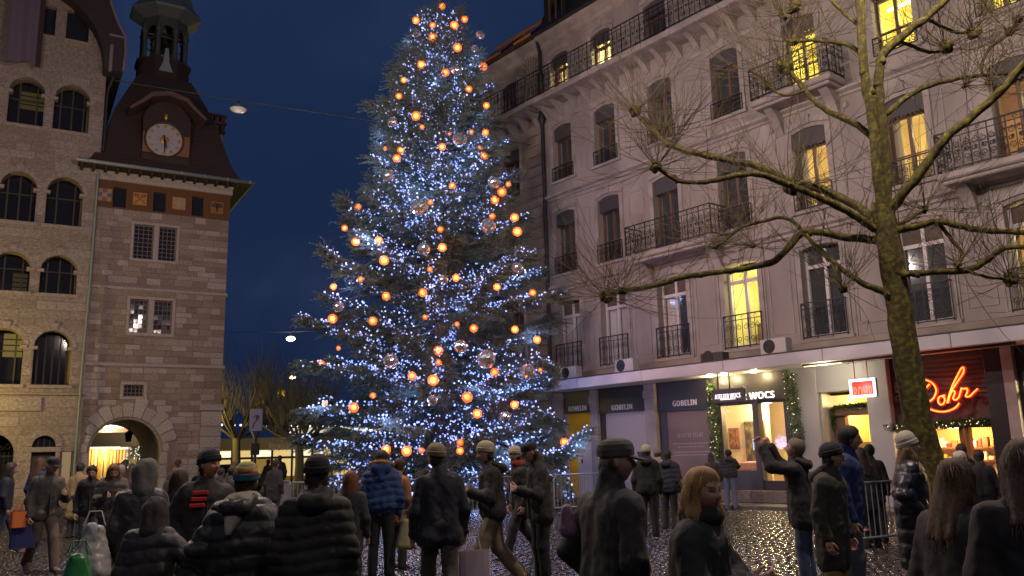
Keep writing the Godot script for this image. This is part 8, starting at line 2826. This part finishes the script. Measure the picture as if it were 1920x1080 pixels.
func strands(m: MB, back: Transform3D, amp: float, loose: int, length: float) -> void:
	for i in m.v.size():
		var p := m.v[i]
		m.v[i] = p + m.n[i] * amp * sin(p.x * 310.0 + 3.0 * sin(p.y * 17.0) + p.z * 240.0)
	var k := m.v.size()
	for i in loose:
		var j := rng.randi() % k
		var n := m.n[j]
		if (back * m.v[j]).z > 0.028: continue
		var d := (Vector3(rf(-0.25, 0.25), -1.0, rf(-0.25, 0.25)) + n * 0.25)
		d = (d - n * d.dot(n) * 0.8).normalized()
		var w := d.cross(n).normalized() * 0.0021
		var a := m.v[j] - n * 0.002
		var b := a + d * length * rf(0.4, 0.6) + n * rf(0.006, 0.014)
		var e := a + d * length * rf(0.8, 1.2) + n * rf(-0.002, 0.01)
		m.stri(a - w, a + w, b, n, n, n)
		m.stri(b - w, b + w, e, n, n, n)

func fabric(kind: String, c: Color, rough: float) -> StandardMaterial3D:
	return mat("%s_%s_%d" % [kind, c.to_html(), int(rough * 100)], c * 1.15, rough, {"grain": noise_tex("weave", 0.05, 0.72, 1.0, 5), "scale": 3.0, "world": false, "sheen": 0.03, "bump": 0.5})

func wrist(p: Node3D, k: int) -> Vector3:
	return p.transform * ((p.get_meta("wrists") as Array)[k] as Vector3)

func phone(p: Node3D, k: int, label: String) -> void:
	var t := thing("phone", label, "phone", wrist(p, k) + p.basis.z.normalized() * 0.11 + Vector3(0, 0.03, 0), p.rotation.y)
	var m := MB.new()
	m.cbox(Vector3(-0.037, -0.075, -0.004), Vector3(0.037, 0.075, 0.004), 0.003)
	obj("case", m, mat("phone_case", Color(0.02, 0.02, 0.025), 0.3), t)
	var s := MB.new()
	s.box(Vector3(-0.033, -0.068, -0.0055), Vector3(0.033, 0.068, -0.0045))
	obj("screen", s, mat("phone_screen", Color(0.2, 0.2, 0.25), 0.2, {"emit": Color(0.75, 0.8, 1.0), "power": 0.8}), t)
	for i in 2:
		var l := MB.new()
		l.ball(Vector3(0.022, 0.055 - i * 0.02, 0.005), Vector3(0.006, 0.006, 0.002), 6, 4)
		obj("camera_lens", l, mat("black_glass", Color(0.02, 0.022, 0.026), 0.08), t)

func carrier(label: String, at: Vector3, turn: float, w: float, h: float, d: float, c: Color, soft := 0.0) -> Node3D:
	var t := thing("shopping_bag", label, "bag", at, turn)
	if soft > 0.2:
		var bn := []
		for k in 5:
			var a := TAU * k / 5.0
			bn.append([Vector3(cos(a) * w * 0.24, -h * 0.85, sin(a) * d * 0.24), Vector3(cos(a) * w * 0.08, -h * 0.08, sin(a) * d * 0.06), w * 0.2, w * 0.10])
		obj("sack", cloth(net(bn, 0.016, 0.05), 0.035 * soft), mat("bag_%s" % c.to_html(), c, 0.35, {"back": c * 0.5}), t)
	var b := MB.new()
	var ny := 8
	var rows := []
	for j in ny + 1:
		var f := float(j) / ny
		var row := []
		for i in 24:
			var a := TAU * i / 24.0
			var q := Vector2(cos(a), sin(a))
			q /= pow(pow(absf(q.x), 5.0) + pow(absf(q.y), 5.0), 0.2)
			var bulge := 1.0 + soft * (0.25 * sin(f * PI) + 0.12 * crease.get_noise_3d(i * 30.0, j * 40.0, h * 100.0))
			row.append(Vector3(q.x * w * 0.5 * bulge * (1.0 - soft * 0.45 * f * f), -h * (1.0 - f), q.y * d * 0.5 * bulge * (1.0 - soft * 0.6 * f)))
		rows.append(row)
	for j in ny:
		for i in 24: b.face(rows[j][i], rows[j][(i + 1) % 24], rows[j + 1][(i + 1) % 24], rows[j + 1][i], rows[j][i] + Vector3(0, h * 0.5, 0))
	for i in 24: b.face(rows[0][i], rows[0][(i + 1) % 24], Vector3(0, -h, 0), Vector3(0, -h, 0), Vector3.DOWN)
	if soft <= 0.2: obj("sack", b, mat("bag_%s" % c.to_html(), c, 0.55, {"back": c * 0.5}), t)
	for s in [-1.0, 1.0]:
		var m := MB.new()
		m.tube([Vector3(-w * 0.22, 0, s * d * 0.3), Vector3(-w * 0.12, 0.13, s * 0.02), Vector3(w * 0.12, 0.13, s * 0.02), Vector3(w * 0.22, 0, s * d * 0.3)], 0.006, 5)
		obj("handle", m, mat("bag_%s" % c.to_html()), t)
	return t

func people() -> void:
	crease.seed = 77
	crease.frequency = 0.03
	crease.fractal_octaves = 2
	rng.seed = 31337
	var blk := Color(0.016, 0.015, 0.017)
	var jean := Color(0.05, 0.075, 0.13)
	var tan := Color(0.20, 0.15, 0.10)
	var fair := Color(0.42, 0.24, 0.15)
	var brown := Color(0.05, 0.024, 0.010)
	# ---- nearest, along the lower edge
	var p := person({"label": "person from behind in grey hood and black jacket carrying clear and green bags", "at": Vector3(-3.66, 0, -8.5), "h": 1.66, "turn": 200, "look": -50, "hat": "hood", "hood_color": Color(0.11, 0.105, 0.09), "coat": Color(0.028, 0.026, 0.025), "puff": 0.03, "hem": 0.78, "arms": ["down", "down"], "grip": [0.8, 0.8], "hair": "none", "cell": 0.018, "shine": 0.45, "trousers": blk})
	carrier("crumpled clear plastic bag hanging beside the grey hooded person", Vector3(-4.0, 1.08, -8.3), 0.4, 0.42, 0.48, 0.30, Color(0.36, 0.35, 0.31), 1.0)
	carrier("green and white shopping bag low at the left beside the hooded child", Vector3(-3.86, 0.86, -7.75), 0.7, 0.42, 0.46, 0.2, Color(0.02, 0.17, 0.04), 0.3)
	person({"label": "hooded child in dark padded jacket seen from behind at the lower left", "at": Vector3(-2.76, 0, -6.6), "h": 1.37, "turn": 176, "hat": "hood", "coat": Color(0.045, 0.042, 0.036), "hood_color": Color(0.04, 0.037, 0.033), "puff": 0.055, "hem": 0.8, "wide": 1.0, "quilt": 0.13, "hair": "none", "cell": 0.016, "arms": ["down", "out"], "shine": 0.6})
	person({"label": "woman with very long brown hair seen from behind next to the grey hood", "at": Vector3(-3.72, 0, -9.5), "h": 1.58, "turn": 170, "hair": "long", "hair_len": 0.38, "hair_color": brown, "coat": Color(0.035, 0.025, 0.02), "hem": 0.7, "cell": 0.02})
	person({"label": "man in black knitted hat with red print on his dark jacket, face turned right", "at": Vector3(-2.86, 0, -8.0), "h": 1.74, "turn": 28, "look": 35, "nod": 2, "hat": "beanie", "hat_color": Color(0.014, 0.017, 0.022), "coat": Color(0.034, 0.028, 0.024), "patch": Color(0.5, 0.015, 0.015), "hem": 0.85, "skin": Color(0.45, 0.22, 0.11), "arms": ["pocket", "pocket"], "cell": 0.017, "puff": 0.02, "hair": "short"})
	person({"label": "woman in striped knitted hat and pale scarf, dark padded jacket over teal", "at": Vector3(-1.95, 0, -6.2), "h": 1.62, "turn": 172, "look": 15, "hat": "beanie", "stripes": [Color(0.02, 0.12, 0.14), Color(0.18, 0.03, 0.02), Color(0.42, 0.3, 0.12), Color(0.4, 0.3, 0.05), Color(0.1, 0.14, 0.12), Color(0.3, 0.26, 0.08)], "scarf": Color(0.40, 0.36, 0.26), "scarf_back": true, "coat": Color(0.024, 0.024, 0.02), "puff": 0.055, "quilt": 0.12, "hem": 1.14, "wide": 1.03, "band": [0.66, 0.98, Color(0.008, 0.13, 0.15)], "arms": ["pocket", "pocket"], "hair": "short", "cell": 0.014, "shine": 0.5})
	person({"label": "person in black knitted hat and dark ribbed jacket seen from behind at lower centre left", "at": Vector3(-1.39, 0, -6.0), "h": 1.66, "turn": 184, "hat": "beanie", "hat_color": blk, "coat": Color(0.026, 0.026, 0.018), "puff": 0.025, "quilt": 0.085, "hem": 0.76, "wide": 1.05, "collar": 0.03, "cell": 0.014, "arms": ["down", "down"], "skin": fair})
	person({"label": "man in grey green cap and dark jacket walking right, profile at lower centre right", "at": Vector3(0.50, 0, -4.9), "h": 1.71, "turn": 118, "look": -30, "nod": 2, "hat": "cap", "hat_color": Color(0.07, 0.075, 0.055), "coat": Color(0.030, 0.029, 0.024), "puff": 0.02, "hem": 0.78, "wide": 1.12, "hood_down": false, "collar": 0.09, "cell": 0.014, "skin": Color(0.30, 0.19, 0.12), "legs": "walk", "arms": ["pocket", "down"], "folds": 0.02})
	var bp := thing("backpack", "pink and lilac bag on the back of the man in the grey green cap", "bag", Vector3(0.27, 1.30, -4.83), deg_to_rad(118))
	bp.scale = Vector3.ONE * 0.62
	var bm := cloth(net([[Vector3(-0.03, -0.1, 0), Vector3(0.03, -0.1, 0), 0.06, 0.06], [Vector3(0, -0.1, 0), Vector3(0, 0.06, 0.0), 0.08, 0.055]], 0.016, 0.03), 0.012)
	obj("sack", bm, fabric("pack", Color(0.20, 0.11, 0.16), 0.7), bp)
	person({"label": "woman with long blonde hair in dark green coat at the lower right of centre", "at": Vector3(0.86, 0, -4.3), "h": 1.56, "turn": 62, "look": -28, "nod": 6, "hair": "long", "hair_len": 0.16, "hair_color": Color(0.34, 0.19, 0.05), "coat": Color(0.022, 0.026, 0.022), "puff": 0.03, "hem": 0.7, "wide": 1.2, "cell": 0.014, "skin": fair, "arms": ["hug", "phone"], "scarf": Color(0.02, 0.022, 0.02)})
	person({"label": "person with brown hair in dark coat at the lower right edge, nearest", "at": Vector3(2.22, 0, -4.5), "h": 1.57, "turn": 112, "look": 10, "hair": "long", "hair_len": 0.05, "hair_color": Color(0.09, 0.045, 0.015), "coat": Color(0.018, 0.015, 0.014), "puff": 0.02, "hem": 0.7, "cell": 0.016, "skin": Color(0.3, 0.17, 0.1)})
	person({"label": "tall dark figure half cut off by the right edge of the picture", "at": Vector3(2.34, 0, -4.0), "h": 1.66, "turn": 160, "look": -20, "hair": "long", "hair_len": 0.02, "hair_color": Color(0.06, 0.03, 0.015), "coat": Color(0.012, 0.010, 0.010), "puff": 0.02, "hem": 0.6, "wide": 1.1, "cell": 0.018, "skin": Color(0.3, 0.17, 0.1)})
	# ---- middle distance, left
	p = person({"label": "old man in flat cap and long grey coat walking with blue and orange bags", "at": Vector3(-7.57, 0, -14.0), "h": 1.78, "turn": 50, "look": 12, "nod": 14, "hat": "cap", "hat_color": Color(0.03, 0.032, 0.034), "coat": Color(0.085, 0.08, 0.068), "hem": 0.86, "flare": 0.035, "wide": 1.08, "trousers": Color(0.13, 0.105, 0.08), "shoes": Color(0.3, 0.22, 0.15), "legs": "walk", "lead_left": true, "arms": ["phone", "down"], "grip": [0.6, 0.9], "skin": Color(0.45, 0.24, 0.15), "lean": 0.07, "cell": 0.019, "hair_color": Color(0.3, 0.28, 0.26)})
	carrier("blue paper carrier bag in the old man's hand", Vector3(-7.8, 0.78, -13.85), 0.6, 0.36, 0.40, 0.14, Color(0.035, 0.04, 0.16))
	carrier("small orange bag held above the blue one by the old man", Vector3(-7.78, 0.95, -13.66), 0.9, 0.24, 0.24, 0.1, Color(0.55, 0.16, 0.03))
	person({"label": "woman in navy jacket and blue jeans cut by the left edge", "at": Vector3(-10.0, 0, -17.0), "h": 1.72, "turn": 120, "hair": "long", "hair_len": 0.06, "hair_color": Color(0.03, 0.02, 0.015), "coat": Color(0.014, 0.018, 0.035), "trousers": jean, "hem": 0.88, "cell": 0.022, "shoes": Color(0.4, 0.06, 0.05), "soles": Color(0.6, 0.58, 0.55), "legs": "walk"})
	person({"label": "woman with brown hair and blue jacket behind the old man", "at": Vector3(-10.78, 0, -19.5), "h": 1.82, "turn": 160, "hair": "long", "hair_len": 0.08, "hair_color": Color(0.08, 0.035, 0.015), "coat": Color(0.02, 0.03, 0.08), "trousers": Color(0.03, 0.035, 0.07), "cell": 0.024})
	person({"label": "person in long tan coat seen from behind near the tower", "at": Vector3(-10.1, 0, -20.0), "h": 1.68, "turn": 175, "hair_color": blk, "coat": Color(0.30, 0.22, 0.10), "hem": 0.5, "flare": 0.03, "cell": 0.024})
	person({"label": "young man in black jacket and jeans with short dark hair facing the camera", "at": Vector3(-7.82, 0, -16.0), "h": 1.64, "turn": 20, "nod": 22, "coat": blk, "puff": 0.015, "trousers": Color(0.10, 0.11, 0.13), "hair_color": blk, "cell": 0.021, "hem": 0.82, "arms": ["down", "down"], "skin": fair})
	p = person({"label": "woman with long light brown hair in grey padded jacket looking at her phone", "at": Vector3(-6.74, 0, -14.5), "h": 1.67, "turn": 28, "nod": 30, "hair": "long", "hair_len": 0.2, "hair_color": Color(0.16, 0.08, 0.025), "coat": Color(0.085, 0.075, 0.065), "quilt": 0.11, "puff": 0.035, "hem": 0.84, "arms": ["phone", "phone"], "grip": [0.8, 0.8], "skin": Color(0.45, 0.25, 0.15), "cell": 0.019})
	phone(p, 1, "phone in the hands of the woman in the grey padded jacket")
	# ---- crowd before the tower
	var bk := [[-12.25, -27.0, 1.76, 150, blk, Color(0.03, 0.02, 0.015), "short", "dark haired person in black standing in the tower gate, left one"], [-10.66, -24.0, 1.64, 190, Color(0.03, 0.03, 0.04), Color(0.04, 0.025, 0.015), "short", "person with short dark hair before the right side of the tower gate"], [-8.71, -22.0, 1.57, 160, Color(0.02, 0.022, 0.035), Color(0.02, 0.012, 0.01), "long", "dark haired woman in navy in front of the tower's pale corner stones"], [-7.5, -19.0, 1.53, 185, Color(0.05, 0.035, 0.025), Color(0.12, 0.05, 0.015), "long", "woman with auburn hair in brown beside the man with the red print"], [-6.84, -20.0, 1.49, 170, blk, Color(0.015, 0.012, 0.01), "short", "short person with black hair right of the man with the red print"], [-5.61, -17.0, 1.54, 150, Color(0.03, 0.03, 0.035), Color(0.02, 0.014, 0.01), "short", "dark haired person in black close to the striped hat"], [-13.4, -29.0, 1.66, 130, Color(0.04, 0.035, 0.03), Color(0.06, 0.03, 0.015), "short", "person in dark brown just inside the tower gate at its left"], [-9.3, -21.0, 1.6, 210, blk, Color(0.06, 0.03, 0.012), "long", "woman with dark brown hair in black behind the grey hood"], [-11.5, -40.0, 1.66, 150, blk, Color(0.02, 0.015, 0.01), "short", "far silhouette before the lit shop across the bridge, left one"], [-10.37, -38.0, 1.82, 200, blk, Color(0.02, 0.015, 0.01), "short", "tall far silhouette before the lit shop across the bridge, right one"], [-11.6, -25.5, 1.7, 170, Color(0.025, 0.02, 0.02), Color(0.05, 0.02, 0.012), "long", "woman in dark coat before the middle of the tower gate"], [-8.35, -18.2, 1.62, 165, Color(0.06, 0.05, 0.04), Color(0.25, 0.22, 0.2), "short", "grey haired person in grey brown coat behind the woman looking at her phone"], [-9.75, -22.6, 1.66, 175, blk, blk, "short", "black haired person in black by the right foot of the tower gate"], [-6.05, -18.6, 1.5, 200, Color(0.10, 0.03, 0.03), Color(0.03, 0.02, 0.01), "long", "woman in dull red coat far behind the striped hat"], [-11.0, -28.0, 1.72, 140, Color(0.03, 0.035, 0.05), brown, "short", "person in slate blue coat deep inside the tower gate"], [-8.0, -24.5, 1.6, 185, Color(0.04, 0.04, 0.035), Color(0.1, 0.05, 0.02), "long", "woman with light brown hair by the pale pier of the tower"], [-6.15, -22.0, 1.66, 160, blk, Color(0.02, 0.015, 0.01), "short", "dark figure standing just right of the tower corner"]]
	for q in bk: person({"label": q[7], "at": Vector3(q[0], 0, q[1]), "h": q[2], "turn": q[3], "coat": q[4], "hair_color": q[5], "hair": q[6], "cell": 0.03, "hands": false, "hem": rf(0.6, 0.85)})
	# ---- before the tree
	person({"label": "woman with long auburn hair in dark coat looking at the tree", "at": Vector3(-2.02, 0, -10.5), "h": 1.49, "turn": 176, "hair": "long", "hair_len": 0.2, "hair_color": Color(0.15, 0.05, 0.012), "coat": Color(0.022, 0.024, 0.026), "hem": 0.66, "cell": 0.019})
	person({"label": "man in royal blue padded jacket with fur hood standing with a bag", "at": Vector3(-1.93, 0, -12.4), "h": 1.74, "turn": 182, "nod": 4, "hat": "fur_hood", "coat": Color(0.022, 0.055, 0.17), "puff": 0.035, "quilt": 0.1, "hem": 0.97, "trousers": Color(0.014, 0.014, 0.017), "shoes": Color(0.25, 0.22, 0.12), "soles": Color(0.6, 0.52, 0.3), "cell": 0.016, "arms": ["down", "down"], "grip": [0.4, 0.9], "hair_color": blk, "wide": 1.08})
	carrier("olive and white tote bag in the hand of the man in the blue jacket", Vector3(-1.58, 0.77, -12.35), 0.3, 0.30, 0.40, 0.16, Color(0.26, 0.25, 0.13), 0.35)
	person({"label": "person in orange tan coat mostly hidden behind the blue jacket", "at": Vector3(-1.82, 0, -13.2), "h": 1.62, "turn": 150, "coat": Color(0.32, 0.15, 0.06), "hem": 0.75, "cell": 0.026, "hair_color": brown})
	person({"label": "person in long black coat and tan knitted hat seen from behind before the tree", "at": Vector3(-0.80, 0, -9.0), "h": 1.76, "turn": 196, "look": 20, "hat": "beanie", "hat_color": Color(0.21, 0.16, 0.085), "coat": Color(0.013, 0.014, 0.022), "hem": 0.80, "flare": 0.03, "wide": 1.08, "trousers": Color(0.07, 0.06, 0.05), "cell": 0.017, "grip": [0.4, 0.9], "legs": "walk"})
	carrier("white paper carrier bag beside the person in the long black coat", Vector3(-0.47, 0.66, -9.3), 0.2, 0.34, 0.4, 0.14, Color(0.42, 0.36, 0.38))
	person({"label": "man in pale knitted hat and beige trousers walking left before the tree", "at": Vector3(-0.30, 0, -11.0), "h": 1.79, "turn": -78, "nod": 10, "hat": "beanie", "hat_color": Color(0.34, 0.30, 0.19), "hat_tall": 1.08, "coat": Color(0.024, 0.019, 0.017), "puff": 0.03, "hem": 0.89, "trousers": Color(0.20, 0.155, 0.09), "legs": "walk", "arms": ["phone", "phone"], "cell": 0.017, "skin": fair, "leg_r": 0.085})
	person({"label": "person with pale hat and dark coat walking behind the beige trousers", "at": Vector3(0.06, 0, -14.0), "h": 1.75, "turn": -70, "hat": "beanie", "hat_color": Color(0.36, 0.31, 0.22), "coat": Color(0.024, 0.018, 0.017), "hem": 0.7, "scarf": Color(0.35, 0.06, 0.04), "cell": 0.021, "skin": fair, "legs": "walk"})
	p = person({"label": "man in black cap and long dark coat looking down at his phone", "at": Vector3(0.30, 0, -11.2), "h": 1.80, "turn": -76, "nod": 20, "hat": "cap", "hat_color": Color(0.012, 0.012, 0.014), "coat": Color(0.027, 0.022, 0.018), "hem": 0.80, "puff": 0.015, "collar": 0.07, "trousers": Color(0.012, 0.012, 0.014), "arms": ["phone", "phone"], "grip": [0.8, 0.8], "cell": 0.017, "skin": fair})
	phone(p, 0, "phone held by the man in the black cap before the tree")
	# ---- right of the tree
	person({"label": "person in cream knitted hat and black coat before the papered shop", "at": Vector3(2.54, 0, -17.0), "h": 1.74, "turn": 165, "hat": "beanie", "hat_color": Color(0.46, 0.4, 0.26), "coat": blk, "puff": 0.02, "cell": 0.022, "trousers": blk})
	person({"label": "person with dark hair in navy padded jacket before the brown poster", "at": Vector3(3.21, 0, -18.5), "h": 1.64, "turn": 150, "coat": Color(0.022, 0.022, 0.035), "puff": 0.04, "quilt": 0.11, "cell": 0.023, "hair_color": blk, "wide": 1.1})
	person({"label": "person in grey hat and white collar between cream hat and navy jacket", "at": Vector3(3.26, 0, -20.0), "h": 1.68, "turn": 170, "hat": "beanie", "hat_color": Color(0.2, 0.18, 0.17), "coat": Color(0.3, 0.27, 0.27), "cell": 0.025})
	person({"label": "woman with long dark hair in grey cropped jacket at the poster's right edge", "at": Vector3(5.45, 0.0, -24.2), "h": 1.55, "turn": 172, "hair": "long", "hair_len": 0.2, "hair_color": Color(0.03, 0.015, 0.012), "coat": Color(0.05, 0.048, 0.045), "hem": 0.95, "trousers": Color(0.012, 0.012, 0.016), "cell": 0.024})
	p = person({"label": "man in dark jacket and light blue jeans photographing the gallery window", "at": Vector3(5.84, 0.0, -23.9), "h": 1.62, "turn": 165, "look": -20, "coat": Color(0.022, 0.020, 0.024), "puff": 0.02, "quilt": 0.1, "trousers": Color(0.11, 0.14, 0.22), "hem": 1.02, "arms": ["down", "reach"], "cell": 0.022, "hair_color": blk})
	phone(p, 1, "phone held up to the gallery window by the man in light blue jeans")
	p = person({"label": "person in black coat holding a phone high with both arms", "at": Vector3(3.50, 0, -10.8), "h": 1.74, "turn": -120, "nod": -12, "look": 10, "coat": Color(0.02, 0.018, 0.016), "puff": 0.025, "arms": ["raise", "raise"], "grip": [0.7, 0.7], "trousers": jean, "hem": 0.72, "cell": 0.018, "skin": fair, "hair_color": Color(0.2, 0.15, 0.1)})
	phone(p, 0, "phone raised towards the Christmas tree by the person in the black coat")
	person({"label": "smiling man with spectacles, black knitted hat and long dark green coat", "at": Vector3(2.95, 0, -8.3), "h": 1.66, "turn": 48, "look": 30, "nod": 4, "hat": "beanie", "hat_color": Color(0.013, 0.013, 0.014), "glasses": true, "coat": Color(0.045, 0.042, 0.026), "hem": 0.60, "puff": 0.02, "wide": 1.1, "trousers": Color(0.26, 0.17, 0.04), "cell": 0.015, "skin": Color(0.40, 0.23, 0.14), "collar": 0.05})
	person({"label": "tall young man with dark hair in blue jacket and grey jeans", "at": Vector3(3.46, 0, -9.2), "h": 1.85, "turn": 62, "look": 12, "coat": Color(0.016, 0.035, 0.12), "hem": 0.78, "wide": 1.08, "puff": 0.02, "trousers": Color(0.10, 0.115, 0.14), "cell": 0.016, "hair_color": Color(0.025, 0.018, 0.014), "skin": fair, "collar": 0.07, "leg_r": 0.09})
	person({"label": "woman in white knitted hat and long black quilted coat with shoulder strap", "at": Vector3(4.25, 0, -9.5), "h": 1.73, "turn": 70, "look": 12, "nod": -4, "hat": "beanie", "hat_color": Color(0.42, 0.38, 0.31), "hat_tall": 1.25, "hair": "long", "hair_len": 0.12, "hair_color": Color(0.2, 0.12, 0.05), "coat": Color(0.018, 0.018, 0.022), "puff": 0.045, "quilt": 0.15, "hem": 0.42, "strap": Color(0.2, 0.12, 0.05), "shine": 0.35, "cell": 0.015, "skin": Color(0.44, 0.26, 0.17), "arms": ["pocket", "pocket"], "collar": 0.06})
	var rk := [[6.10, -15.0, 1.65, 150, blk, blk, "short", "dark haired person in black seen between blue jacket and white hat"], [5.72, -14.3, 1.6, 200, Color(0.03, 0.028, 0.03), Color(0.04, 0.02, 0.012), "long", "woman in dark grey right behind the tall man in blue"], [7.46, -14.0, 1.52, 160, Color(0.025, 0.02, 0.02), Color(0.03, 0.02, 0.015), "short", "dark haired person before the chocolate shop, right one"], [6.58, -13.0, 1.52, 30, Color(0.04, 0.03, 0.028), Color(0.5, 0.47, 0.42), "short", "white haired person before the chocolate shop windows"], [8.0, -15.5, 1.62, 190, blk, brown, "short", "person in black before the granite pillar of the chocolate shop"]]
	for q in rk: person({"label": q[7], "at": Vector3(q[0], 0, q[1]), "h": q[2], "turn": q[3], "coat": q[4], "hair_color": q[5], "hair": q[6], "cell": 0.026, "hands": false, "hem": rf(0.6, 0.85)})
